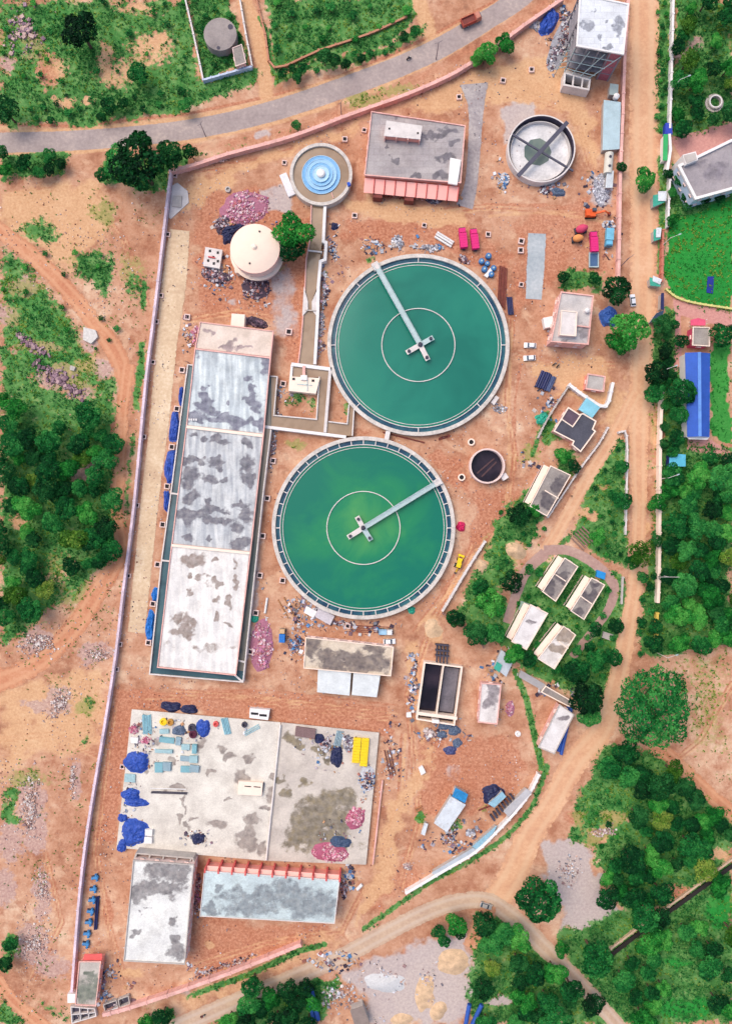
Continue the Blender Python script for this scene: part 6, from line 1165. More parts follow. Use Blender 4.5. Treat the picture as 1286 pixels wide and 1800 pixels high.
for i, (x, y) in enumerate([(845,461),(857,452),(855,465),(866,473),(850,475),(862,484)]):
    lb = f'{nth(i)} blue tank of the cluster beside the teal clarifier, from upper left'
    if i == 0: br.location = W(x, y); br['label'] = lb; br['group'] = 'cluster of blue tanks'
    else: dup(br, W(x, y), i, lb, None, random.uniform(.85, 1.1))
# kiosks, sheds
def shed(name, label, quad, h, mat, wallm=None, slope=.4, cat='shed'):
    P = ccw(WP(quad, h)); t = thing(name, label, cat, (sum(p[0] for p in P) / 4, sum(p[1] for p in P) / 4, 0)); z = [h, h, h + slope, h + slope]; m = MB(); n = len(P)
    m.add([(*p, q) for p, q in zip(P, z)] + [(*p, q - .12) for p, q in zip(P, z)], [(0, 1, 2, 3), (7, 6, 5, 4), (4, 5, 1, 0), (5, 6, 2, 1), (6, 7, 3, 2), (7, 4, 0, 3)]); m.build('roof_sheet', mat, t)
    m = MB(); m.rim(offs(P, .25), .12, 0, h - .13); m.build('wall', wallm or CONCR, t); return t
TEAL = M_sheet('teal_sheet', C(70, 176, 150), .5); SILV = M_sheet('silver_sheet', C(200, 206, 210), .4, 1.6); WSH = M_sheet('white_sheet', C(226, 230, 232), .45, 1.2, C(150, 130, 124), .12); LBS = M_sheet('pale_blue_sheet', C(158, 200, 216), .45, 1.2, C(120, 140, 150), .1)
shed('roadside_kiosk', 'topmost teal and white kiosk at the right road wall', [(1146,344),(1168,340),(1168,355),(1147,364)], 2.8, TEAL); shed('kiosk_awning', 'white twin sheet roof over the topmost teal kiosk', [(1155,337),(1170,337),(1170,353),(1156,353)], 3.2, WSH, cat='awning')
shed('roadside_kiosk', 'middle teal kiosk beside the red and cream wall', [(1147,404),(1161,401),(1160,420),(1148,424)], 2.8, TEAL); shed('kiosk_awning', 'white sheet over the middle teal kiosk', [(1152,401),(1161,401),(1160,417),(1152,417)], 3.2, WSH, cat='awning')
shed('roadside_kiosk', 'lowest teal kiosk above the pink garden path', [(1140,488),(1158,492),(1160,504),(1142,502)], 2.8, TEAL); shed('kiosk_awning', 'tilted white sheet over the lowest teal kiosk', [(1146,485),(1162,492),(1159,500),(1146,494)], 3.2, WSH, cat='awning')
shed('gate_sign', 'green gate board with white frame at the upper right entrance', [(1165,236),(1173,236),(1172,282),(1164,282)], 3, M_plain('green_board', C(60, 170, 100)), WHITE, .1, 'gate'); m = MB(); m.wall(WP([(1176,235),(1178,262),(1172,300)], 3), .9, 0, 3); m.build('gate_pillar', WHITE, None, 'curved white gate pillar wall at the upper right entrance', 'gate')
shed('roadside_canopy', 'dark blue steel canopy leaning at the right road bend', [(1141,567),(1152,551),(1166,545),(1162,562),(1150,571)][:4], 3.2, M_sheet('navy_sheet', C(46, 70, 96), .4), None, .2); shed('gate_arch', 'narrow dark gate arch above the navy canopy', [(1161,515),(1166,515),(1166,545),(1160,543)], 3, NAV, None, .1, 'gate')
shed('site_office', 'long pale aqua roofed site office along the right pink wall', [(1060,176),(1090,180),(1088,262),(1058,264)], 2.8, M_sheet('aqua_roof', C(178, 200, 206), .45, 1.2), None, .2); shed('site_cabin', 'small grey green roofed cabin above the long site office', [(1071,147),(1086,149),(1085,168),(1070,166)], 2.8, M_sheet('grey_green_sheet', C(170, 184, 180), .5), None, .2)
t = thing('water_tank', 'white ribbed water tank on a stand behind the small cabin', 'tank', W(1084, 167)); p = W(1084, 167, 4); m = MB(); m.lathe(p[0], p[1], [(.95, 2.2), (1, 2.3), (1, 3.6), (.4, 4), (0, 4)], 18); m.build('tank', WHITE, t); m = MB(); m.box(p[0], p[1], 0, 2.2, 1.6, 1.6); m.build('stand', STEELD, t)
t = thing('cement_silo', 'long pale tanker body lying by the right wall below the site office', 'tank', W(1070, 285)); m = MB(); a, b = W(1070, 270, 2), W(1067, 306, 2); m.tube(a, b, 1.5, 16); m.build('body', M_plain('tanker_cream', C(212, 206, 192), .6, .15), t)
for q in (.25, .7): m = MB(); x = a[0] + (b[0] - a[0]) * q; y = a[1] + (b[1] - a[1]) * q; m.lathe(x, y, [(.45, 3.3), (.45, 3.75), (0, 3.75)], 12); m.build('hatch', STEELD, t)
shed('workers_shed', 'grey sheet roof shed tight against the right wall', [(1066,300),(1078,300),(1076,330),(1063,330)], 2.6, SILV, None, .1)
shed('workers_shed', 'white patchwork roofed shed with rounded blue end', [(792,1399),(818,1414),(785,1463),(762,1447)], 2.8, WSH, None, .3); shed('workers_shed', 'bright blue tank like shed roof joined to the white patchwork shed', [(800,1384),(822,1396),(817,1412),(794,1400)], 3.0, M_tarp('bright_blue_cover', C(40, 140, 200)), None, .2)
shed('workers_shed', 'pale blue sheet roof beside the dark navy tarpaulin', [(882,1391),(889,1400),(868,1420),(857,1413)], 2.8, LBS, None, .2); shed('workers_shed', 'white roofed tiny hut left of the white patchwork shed', [(746,1446),(752,1448),(746,1469),(739,1466)], 2.2, WSH, None, .15)
t = thing('slatted_rack', 'dark slatted rack of planks beside the curved white wall', 'rack', W(882, 1422))
for q in range(8): a, b = (897 - q * 5, 1397 + q * 5.2), (904 - q * 5, 1407 + q * 5.2); m = MB(); m.beam(W(*a, 1.4), W(*b, 1.4), .7, 1.3); m.build('plank', STEELD, t)
shed('lean_to_shed', 'grey slab lean to inside the curved white wall', [(924,1386),(934,1392),(893,1436),(884,1426)], 2.4, M_sheet('grey_sheet', C(196, 192, 192), .6), None, .2)
shed('lean_to_shed', 'pale blue strip roof along the lower curved white wall', [(873,1450),(868,1462),(838,1494),(829,1488)], 2.2, LBS, None, .1); shed('lean_to_shed', 'white strip roof at the lower end of the curved wall', [(831,1490),(838,1495),(765,1541),(758,1534)], 2.2, SILV, None, .1)
shed('tin_shed', 'grey tin shed beside the broken teal roof and bushy trees', [(880,1142),(903,1158),(889,1190),(868,1172)], 2.6, SILV, None, .3); shed('tin_shed', 'small teal roof corner on the grey tin shed', [(873,1163),(882,1169),(877,1182),(867,1175)], 3.1, TEAL, None, .1); shed('tin_shed', 'long grey broken sheet roof below the tin shed', [(915,1178),(958,1203),(953,1214),(911,1190)], 2.6, M_sheet('dull_sheet', C(176, 170, 168), .6), None, .2)
shed('grey_house', 'small grey brick house at the bottom middle edge', [(615,1776),(638,1768),(650,1800),(626,1812)], 3.4, M_plain('house_grey', C(142, 126, 118)), None, .1, 'building'); shed('glass_lean_to', 'greenish lean to beside the bright white quarter', [(915,1056),(932,1062),(928,1079),(911,1072)], 2.2, M_sheet('green_grey_sheet', C(150, 176, 158), .5), None, .2)
t = thing('toilet_block', 'small roofless toilet block foundation at the bottom left tip', 'foundation', W(145, 1783)); m = MB(); m.rim(WP([(124,1769),(167,1773),(170,1787),(126,1800)], 1.3), .35, 0, 1.3); m.build('wall', CONCL, t)
m = MB(); [m.wall(WP(p_, 1.28), .3, 0, 1.28) for p_ in ([(140,1771),(142,1795)], [(154,1772),(157,1791)], [(125,1784),(168,1780)])]; m.build('divider_wall', CONCL, t)
m = MB(); m.prism(WP([(126,1771),(165,1775),(168,1785),(128,1797)], .1), .01, .1); m.build('floor', STEELD, t); shed('toilet_block', 'white sheet beside two small open cells near the bottom wall', [(186,1778),(208,1770),(210,1776),(189,1787)], 1.6, WSH, None, .05)
t = thing('open_cells', 'row of small open concrete cells at the bottom left wall', 'foundation', W(200, 1768)); m = MB(); m.rim(WP([(181,1766),(205,1758),(208,1772),(185,1781)], 1.4), .3, 0, 1.4); m.build('wall', CONCR, t); m = MB(); m.rim(WP([(207,1757),(226,1750),(229,1765),(210,1772)], 1.4), .3, 0, 1.4); m.build('wall', CONCR, t); m = MB(); m.prism(WP([(182,1767),(225,1752),(228,1764),(186,1780)], .1), .01, .1); m.build('floor', STEELD, t)
t = thing('valve_chamber', 'rectangular valve chamber with dark openings left of the dome reservoir', 'chamber', W(372, 453)); m = MB(); m.prism(WP([(361,434),(391,439),(386,472),(357,467)], 1.6), 0, 1.6); m.build('block', CONCL, t)
for px, py in ((369,441),(383,444),(366,458),(375,452),(376,463),(383,459)): p = W(px, py, 1.7); m = MB(); m.box(p[0], p[1], 1.55, 1.66, .8, .9); m.build('opening', DARK, t)
p = W(372, 451, 2); m = MB(); m.tube((p[0] - 1.2, p[1], 1.9), (p[0] + 1.2, p[1] - .4, 1.9), .25, 8); m.build('red_valve', REDP, t)
t = thing('wall_slab', 'square grey slab set in pale apron at the top left wall corner', 'slab', W(311, 354)); m = MB(); m.prism(WP([(303,326),(312,321),(330,336),(332,356),(300,385),(297,382)], .3), .012, .3); m.build('apron', CONCL, t); m = MB(); m.prism(WP([(305,344),(320,344),(318,364),(302,362)], .8), .3, .8); m.build('cover', CONCR, t)
t = thing('ring_planter', 'round concrete well ring in the upper right shrubs', 'well', W(1257, 178)); x, y, _ = W(1257, 178, 1.5); m = MB(); m.lathe(x, y, [(3.2, 0), (3.2, .6), (2.5, .6), (2.5, 1.5), (1.8, 1.5), (1.8, .02)], 40); m.build('ring', CONCR, t); m = MB(); m.lathe(x, y, [(2.2, 1.52), (1.9, 1.52), (1.9, 1.6), (2.2, 1.6)], 32, True); m.build('rim', WHITE, t)
block('steel_mesh', [(520,1277),(555,1282),(553,1299),(518,1294)], 1.9, M_plain('rusted_mesh', C(132, 106, 104), .9, .4, 3), 'rusty stack of steel mesh on the deck right of the joint pipe', 'stack'); block('small_table', [(1103,1112)] and [(1060,1110),(1078,1116),(1074,1127),(1058,1121)], 1, CONCR, 'small grey slab beside the lane below the quarters', 'slab')
block('rock_slab', [(147,575),(168,580),(172,592),(160,604),(146,597)], 1.0, M_plain('white_rock', C(214, 208, 200), .9, .3, 1), 'pale white rock slab in the left field', 'rock'); block('well_frame', [(124,642),(133,645),(130,652),(123,650)], .8, CONCR, 'small grey well frame in the left field', 'well')
for x, y, s_, mt, lb in ((380,1272,1.0,REDP,'red valve wheel lying on the top of the deck'), (430,1273,1.,STEELD,'grey valve wheel beside the red one on the deck'), (288,1268,1.3,YEL,'round yellow drum casing at the top left of the deck'), (300,1269,1.2,M_plain('ochre_drum', C(190, 140, 70)),'ochre drum casing beside the yellow one'), (338,1278,1.3,STEELD,'dark round casing left of the bell shaped tarpaulin'), (340,1290,1.4,M_plain('maroon_casing', C(90, 40, 60)),'maroon casing below the dark round casing'), (909,1289,1.0,WHITE,'white ring cover in the red yard beside the grass strip'), (522,1063,1.2,M_plain('ochre_ring', C(176, 130, 100)),'thin ochre ring near the gridded panels'), (401,334,1.0,CONCR,'small grey round cover left of the brick heap')):
    x_, y_, z_ = W(x, y, 1.2 if 1260 < y < 1300 and x < 500 else 0); m = MB(); m.lathe(x_, y_, [(s_, z_), (s_, z_ + .7), (s_ * .55, z_ + .8), (s_ * .5, z_ + .2), (0, z_ + .2)], 20); m.build('pipe_fitting' if 'wheel' in lb else 'round_casing', mt, None, lb, 'fitting')

# ------------------------------------------------------------------ heaps of brick, stone and scrap
TINT = M_tint('mixed_rubble')
def heap(name, label, cat, poly_or_ell, n, size, cols, h, z=0., seed=0, kind='stuff', flat=.7):
    rg = np.random.default_rng(seed); m = MB(); k = 0; x0, y0, rx, ry = poly_or_ell[:4]; rot = poly_or_ell[4] if len(poly_or_ell) > 4 else 0
    while k < n:
        a, r = rg.uniform(0, 6.283), (rg.uniform(0, 1) ** .6 * rg.uniform(.75, 1.1) if name != 'rubble' else abs(rg.normal(0, .72))); u, v = rx * r * math.cos(a), ry * r * math.sin(a)
        px, py = x0 + u * math.cos(rot) - v * math.sin(rot), y0 + u * math.sin(rot) + v * math.cos(rot)
        if r > .35 and vnoise(np.array(px / 11.), np.array(py / 11.), 77) < (r - .9) * (.9 if name == 'rubble' else .7) - .15: k += .25; continue
        hh = max(0, h * (1 - r ** 2)) ; X, Y, _ = W(px, py); s_ = size * rg.choice([.45, .7, 1., 1.35, 1.9], p=[.25, .3, .25, .14, .06]); zz = z + hh * rg.uniform(.5, 1.)
        c = np.array(cols[int(rg.integers(len(cols)))]) * rg.uniform(.75, 1.2); m.tint = (*np.clip(c[:3], 0, 1), 1)
        m.box(X, Y, max(z - .05, zz - .3), zz + s_ * flat * .5, s_, s_ * rg.uniform(.4, 1), rg.uniform(0, 3.14), rg.uniform(.6, 1)); k += 1
    if h > .5:
        m.tint = tuple(np.array(cols[0][:3]) * .7) + (1,); X, Y, _ = W(x0, y0); N = 20; vs = [(X, Y, z + h * .8)]
        for f, q in ((.5, .62), (.85, .2), (1.0, -.02)):
            for i in range(N):
                a = 2 * math.pi * i / N; u, v = rx * f * math.cos(a), ry * f * math.sin(a); kk = rg.uniform(.9, 1.08); vs.append((X + (u * math.cos(rot) - v * math.sin(rot)) * PX * kk, Y - (u * math.sin(rot) + v * math.cos(rot)) * PX * kk, z + h * q))
        m.add(vs, [(0, 1 + (i + 1) % N, 1 + i) for i in range(N)] + [(1 + q * N + i, 1 + q * N + (i + 1) % N, 1 + (q + 1) * N + (i + 1) % N, 1 + (q + 1) * N + i) for q in range(2) for i in range(N)])
    return m.build(name, TINT, None, label, cat, None, kind)
BRICK = [C(206, 134, 156), C(186, 118, 146), C(222, 176, 186), C(176, 116, 150), C(232, 208, 212), C(186, 108, 112), C(196, 150, 150)]; BRIK2 = [C(208, 112, 140), C(224, 154, 172), C(184, 96, 122), C(228, 192, 196), C(200, 150, 150)]
STONE = [C(206, 190, 184), C(186, 160, 154), C(226, 214, 206), C(150, 120, 118), C(200, 160, 140)]; SCRAP = [C(96, 78, 92), C(140, 110, 120), C(190, 176, 180), C(70, 56, 70), C(170, 110, 96)]; GREYS = [C(190, 188, 196), C(150, 150, 160), C(222, 222, 226), C(120, 116, 124), C(204, 190, 180)]; PLAST = [C(226, 226, 230), C(80, 130, 180), C(190, 190, 196), C(60, 60, 80), C(200, 150, 110)]
HEAPS = [
 ('brick_pile','big pile of pink and lilac bricks above the dome reservoir','brick pile',(430,366,44,30,-.25),1150,.55,BRICK,1.2,0), ('brick_pile','long pile of pink bricks between filter channel and truck','brick pile',(460,1135,20,48,.05),1000,.55,BRICK,1.0,0), ('brick_pile','bright pink brick heap at the right edge of the deck','brick pile',(624,1436,16,20,.4),420,.5,BRIK2,1.,1.2), ('brick_pile','bright pink brick heap around the slate tarpaulin','brick pile',(580,1495,32,17,.1),640,.5,BRIK2,1.,1.2), ('brick_pile','small lilac brick pile right of the white switch room','brick pile',(896,1245,8,14,0),160,.5,BRICK,.6,0), ('brick_pile','small pink brick patch on the deck beside the aqua pipes','brick pile',(238,1280,9,9,0),140,.5,BRIK2,.5,1.2), ('brick_pile','thin crimson brick line on the upper left of the deck','brick pile',(258,1299,14,6,-.5),120,.5,BRIK2,.4,1.2), ('brick_pile','brick scatter left of the cream filter house end','brick pile',(344,590,9,18,0),140,.5,BRICK,.3,0),
 ('scrap_heap','dark steel scrap heap right of the valve chamber','scrap',(380,485,28,14,.3),330,.6,SCRAP,.7,0), ('scrap_heap','rusty scrap heap under the dome reservoir','scrap',(450,505,26,22,.2),420,.6,SCRAP,.6,0), ('scrap_heap','dark timber heap behind the cream filter house end','scrap',(452,567,20,9,.3),200,.7,SCRAP[:2]+SCRAP[3:4],.8,0), ('scrap_heap','dark bundle heap at the upper left edge of the dome','scrap',(392,396,14,18,.2),200,.6,SCRAP,.8,0), ('scrap_heap','scrap heap left of the rectangular tank','scrap',(726,1200,6,46,.08),360,.55,PLAST+SCRAP,.5,0), ('scrap_heap','scrap strip along the left foot of the unfinished block','scrap',(985,75,16,60,.35),480,.6,GREYS+SCRAP,.7,0), ('scrap_heap','white and grey litter heap by the blue crumpled tarpaulin','scrap',(938,45,12,10,.5),140,.6,GREYS,.4,0), ('scrap_heap','white bags and bottles left of the empty round tank','scrap',(884,318,10,16,.3),170,.6,PLAST,.6,0), ('scrap_heap','dark scrap under the empty round tank','scrap',(962,332,26,10,.1),200,.6,SCRAP+GREYS,.5,0), ('scrap_heap','dark machine parts under the right end of the pink awnings','scrap',(762,352,16,6,.1),110,.6,SCRAP+GREYS,.6,0),
 ('scrap_heap','white grey heap between wall and orange excavator','scrap',(1056,335,14,30,-.1),420,.55,GREYS[:1]+GREYS[2:3]+GREYS[:2],.7,0), ('scrap_heap','mixed heap beside the right wall above the light blue tanker','scrap',(1068,395,12,8,0),120,.6,PLAST,.6,0), ('scrap_heap','pale sacks above the top rim of the teal clarifier','scrap',(697,428,12,16,.1),150,.6,GREYS,.5,0), ('scrap_heap','bluish white scrap at the top rim of the teal clarifier','scrap',(750,434,28,8,.02),220,.6,PLAST[:3]+GREYS,.5,0), ('scrap_heap','dark scrap beside the upper right rim of the teal clarifier','scrap',(812,456,14,7,.5),120,.55,SCRAP,.5,0), ('scrap_heap','white rubble at the lower right rim of the teal clarifier','scrap',(876,718,13,9,.2),120,.45,GREYS,.3,0), ('scrap_heap','white plastic litter right of the flume','scrap',(586,442,10,18,0),150,.45,PLAST,.3,0), ('scrap_heap','rubble strip along the right side of the flume','scrap',(566,560,5,90,.08),420,.45,GREYS+BRICK[2:3],.3,0), ('scrap_heap','tan and grey sacks by the rectangular tank','scrap',(755,1288,14,7,.5),90,.8,STONE,.5,0), ('scrap_heap','scrap around the white patchwork shed','scrap',(790,1470,24,12,-.6),230,.5,PLAST+SCRAP,.4,0), ('scrap_heap','white sacks below the navy tarpaulin shed','scrap',(827,1462,12,14,.5),120,.6,GREYS,.5,0), ('scrap_heap','pale rubble at the lower left of the curved wall','scrap',(718,1526,16,11,.1),120,.45,STONE,.3,0), ('scrap_heap','timber scrap above the mould stained building','scrap',(520,1130,14,18,.2),160,.6,SCRAP+PLAST[:2],.5,0),
 ('scrap_heap','lilac scrap between the two lower pump buildings','scrap',(346,1570,6,40,.05),260,.5,SCRAP+BRICK[3:4],.5,0), ('scrap_heap','scrap and fittings right of the yellow crates','scrap',(645,1365,14,24,0),260,.6,PLAST+SCRAP,.6,1.2), ('scrap_heap','grey fittings left of the yellow crates','scrap',(612,1305,9,16,0),160,.6,GREYS+SCRAP,.6,1.2), ('scrap_heap','dark fittings beside the dark round bundle','scrap',(570,1308,13,13,0),150,.6,SCRAP+GREYS,.5,1.2), ('scrap_heap','scrap heap at the right end of the pump house','scrap',(604,1558,6,22,0),150,.55,SCRAP,.5,0), ('scrap_heap','grey rubble along the lower pink wall','scrap',(390,1700,80,6,-.36),260,.45,STONE+SCRAP,.3,0), ('scrap_heap','rubble between channel loop and green clarifier','scrap',(482,770,5,70,.12),340,.45,GREYS+SCRAP,.3,0), ('scrap_heap','reddish rubble row in front of the pink awnings','scrap',(700,345,50,5,.1),200,.5,[C(176,96,72),C(150,84,66),C(206,150,130)],.4,0), ('scrap_heap','pale scrap right of the green clarifier foot','scrap',(600,1095,30,5,.05),120,.6,GREYS+SCRAP,.4,0), ('scrap_heap','scrap beside the parked dark lorry bodies','scrap',(966,710,7,14,.4),110,.6,PLAST,.5,0),
 ('rubble','pale stone rubble in the left field above the bottom track','rubble',(70,1130,34,26,0),620,.5,STONE,.4,0), ('rubble','stone rubble beside the long wall opposite the filter house end','rubble',(172,1150,26,15,0),320,.45,STONE,.3,0), ('rubble','pale stone heap in the left field under the track','rubble',(108,1238,24,28,0),560,.45,STONE,.3,0), ('rubble','long pale stone bank at the left photo edge','rubble',(55,1420,20,62,.05),900,.45,STONE,.35,0), ('rubble','pinkish stone scatter in the lower left field','rubble',(62,1660,36,44,0),620,.4,STONE,.2,0), ('rubble','stone scatter in the left field beside the wall','rubble',(128,1375,8,46,0),240,.4,STONE,.2,0), ('rubble','brown stone scatter near the lower left wall','rubble',(75,1565,14,50,0),320,.4,STONE,.2,0), ('rubble','purple grey rock band in the left field','rubble',(105,668,48,15,.55),360,.9,[C(150,120,130),C(176,146,146),C(120,92,104)],.4,0), ('rubble','purple grey rock outcrop beside the left photo edge','rubble',(60,608,36,9,.6),200,.9,[C(150,120,130),C(176,146,146),C(120,92,104)],.4,0), ('rubble','pinkish rock scatter at the upper left','rubble',(45,55,36,40,.5),260,.8,[C(160,130,140),C(190,160,150),C(130,104,116)],.3,0), ('rubble','white stones around the grey yard in lower right','rubble',(1000,1530,22,30,.3),300,.5,GREYS+STONE,.3,0), ('rubble','stones and dry stalks in the lower right clearing','rubble',(1060,1462,24,12,0),200,.5,STONE,.3,0), ('rubble','white stones in the bottom middle yard','rubble',(590,1745,24,16,.2),200,.55,GREYS+STONE,.3,0),
]
for i, (nm, lb, ct, el, n, s_, cols, h, z) in enumerate(HEAPS): heap(nm, lb, ct, el, n, s_, cols, h, z, 500 + i, 'stuff')
def mound(name, label, cat, px, py, rx, ry, h, mat, seed):
    rg = np.random.default_rng(seed); x, y, _ = W(px, py); N = 26; vs = [(x, y, h)]; m = MB(); m.smooth = True
    for f, q in ((.3, .86), (.6, .5), (.85, .18), (1.02, -.02)):
        for i in range(N): a = 2 * math.pi * i / N; k = 1 + .12 * math.sin(2 * a + seed) + .16 * float(vnoise(np.array(a * 1.6), np.array(f * 1.), seed)) + rg.uniform(-.05, .05); vs.append((x + rx * PX * f * k * math.cos(a), y + ry * PX * f * k * math.sin(a), h * q * rg.uniform(.93, 1.07)))
    m.add(vs, [(0, 1 + i, 1 + (i + 1) % N) for i in range(N)] + [(1 + q * N + i, 1 + (q + 1) * N + i, 1 + (q + 1) * N + (i + 1) % N, 1 + q * N + (i + 1) % N) for q in range(3) for i in range(N)]); return m.build(name, mat, None, label, cat)
SAND = M_plain('heaped_sand', C(214, 180, 144), .95, .35, .6); GRAV = M_plain('heaped_gravel', C(206, 204, 202), .95, .25, 2)
for i, (x, y, rx, ry, h, mt, lb) in enumerate([(905,967,18,16,2,SAND,'round sand pile beside the lane above the bushy tree'), (845,994,10,11,.8,SAND,'small sand pile right of the thin wall by the backhoe'), (796,1692,32,20,1.3,SAND,'largest sand pile in the bottom yard'), (770,1777,15,16,1.,SAND,'round sand pile at the bottom yard edge'), (706,1792,18,12,.9,SAND,'sand pile touching the bottom photo edge'), (745,1745,16,34,.6,SAND,'long low sand spread in the bottom yard'), (675,1727,34,18,1.2,GRAV,'white gravel pile in the bottom yard'), (760,1105,16,16,.8,SAND,'low sand pile above the dark pipe rack')]): mound('sand_pile' if mt == SAND else 'gravel_pile', lb, 'pile', x, y, rx, ry, h, mt, 700 + i)
# ================================================================== vegetation
LEAF = M_leaf('leaf_green', C(12, 72, 36), C(34, 130, 60), C(88, 180, 88)); LEAFB = M_leaf('bright_leaf', C(20, 104, 40), C(52, 160, 62), C(116, 200, 92)); LEAFD = M_leaf('dark_leaf', C(8, 48, 26), C(24, 96, 46), C(64, 142, 72)); LEAFO = M_leaf('olive_leaf', C(48, 104, 28), C(104, 154, 54), C(168, 186, 84))
BARK = M_plain('bark', C(106, 84, 68), .95, .3, 2)
def leaf_quads(P, N, size, rg, tint, flat=.5):
    n = len(P); N = N + rg.normal(0, flat, (n, 3)); N /= np.linalg.norm(N, axis=1, keepdims=True) + 1e-9
    a = rg.normal(0, 1, (n, 3)); u = np.cross(N, a); u /= np.linalg.norm(u, axis=1, keepdims=True) + 1e-9; v = np.cross(N, u)
    s = (size * rg.uniform(.55, 1.4, n))[:, None]; w_ = s * rg.uniform(.55, 1., n)[:, None]
    V = np.stack([P - u * s * .5, P - v * w_ * .5 + N * s * .12, P + u * s * .5, P + v * w_ * .5 + N * s * .12], 1).reshape(-1, 3)
    F = np.arange(4 * n).reshape(n, 4); return V, F, np.repeat(tint, 4)
def leaf_mesh(name, V, F, T, mat):
    me = np_mesh(name, V, F, mat); setattr4(me, 'tint', (T, T, T, np.ones_like(T))); return me
def crown_mesh(seed, nl, n, leaf, flat=.8, mat=None, spread=.62, rs=1.):
    rg = np.random.default_rng(seed); Cn, Rd = [(0, 0, .15)], [.5]
    for i in range(nl):
        a = 2 * math.pi * (i + rg.uniform(-.35, .35)) / nl * 1.618 * 2; r = spread * math.sqrt((i + .6) / nl) * rg.uniform(.85, 1.15); Cn.append((r * math.cos(a), r * math.sin(a), (math.sqrt(max(0, 1 - r * r)) * .55 - .1) * rg.uniform(.55, 1.15))); Rd.append(rg.uniform(.24, .42))
    Cn, Rd = np.array(Cn), np.array(Rd) * rs; Cn[:, 2] += 0;  w_ = Rd ** 2 / (Rd ** 2).sum(); k = rg.choice(len(Rd), n, p=w_); d_ = rg.normal(0, 1, (n, 3)); d_[:, 2] = np.abs(d_[:, 2]) * 1.0 - .25 * rg.random(n); d_ /= np.linalg.norm(d_, axis=1, keepdims=True)
    P = Cn[k] + d_ * (Rd[k] * rg.uniform(.72, 1.06, n))[:, None]
    dist = np.linalg.norm(P[:, None] - Cn[None], axis=2) - Rd[None] * .66; keep = (dist.min(1) > 0); P, d_, k = P[keep], d_[keep], k[keep]
    lt = rg.uniform(.12, .8, len(Rd)); T = np.clip(lt[k] + rg.normal(0, .17, len(k)), 0, 1); V, F, T = leaf_quads(P, d_, leaf, rg, T, .55); V[:, 2] *= flat; return leaf_mesh('crown', V, F, T, mat)
def trunk_mesh(seed):
    rg = np.random.default_rng(seed); m = MB(); m.tube((0, 0, -1.05), (0, 0, -.45), .075, 8, .055)
    for i in range(6): a = i * 1.05 + rg.uniform(-.3, .3); m.tube((0, 0, -.48), (.45 * math.cos(a), .45 * math.sin(a), -.02 + rg.uniform(-.1, .2)), .04, 6, .015)
    m.tube((0, 0, -.5), (.05, 0, .1), .05, 6, .02); return m.mesh('trunk', BARK)
TRUNKS = [trunk_mesh(i) for i in range(3)]; KIND = {}
def proto(key, mat, seeds, nl, n, leaf, flat=.8, spread=.62, rs=1.): KIND[key] = [crown_mesh(s_, nl, n, leaf, flat, mat, spread, rs) for s_ in seeds]
proto('mid', LEAF, (1, 2, 3, 4), 15, 4300, .118); proto('bright', LEAFB, (5, 6, 7), 13, 4300, .115); proto('dark', LEAFD, (8, 9, 10), 17, 4300, .118); proto('olive', LEAFO, (11, 12), 12, 2600, .115, .8, .66); proto('big', LEAF, (13,), 64, 15000, .062, .62, .8, .62); proto('shrub', LEAF, (15, 16, 17), 8, 420, .26, .75); proto('shrubb', LEAFB, (18, 19), 8, 420, .26, .75)
TREES = []
def tree(px, py, r, key='mid', label='', group=None, name='tree', sx=1., rot=None):
    R = r * PX * 1.12; zc = R * (1.08 if not key.startswith('shrub') else .45); x, y, _ = W(px, py, zc); nm = 'shrub' if key.startswith('shrub') else name
    o = thing(nm, label, 'shrub' if nm == 'shrub' else 'tree', (x, y, 0), random.uniform(0, 6.28) if rot is None else rot, group); o.scale = (R * sx, R, R * random.uniform(.9, 1.1))
    for part, me in (('trunk', random.choice(TRUNKS)), ('crown', random.choice(KIND[key]))):
        c = bpy.data.objects.new(part, me); COL.objects.link(c); c.parent = o; c.location = (0, 0, 1.05 if nm == 'tree' else .45)
    if nm == 'shrub': c.parent.children[0].scale = (.6, .6, .42)
    TREES.append((px, py, r)); return o
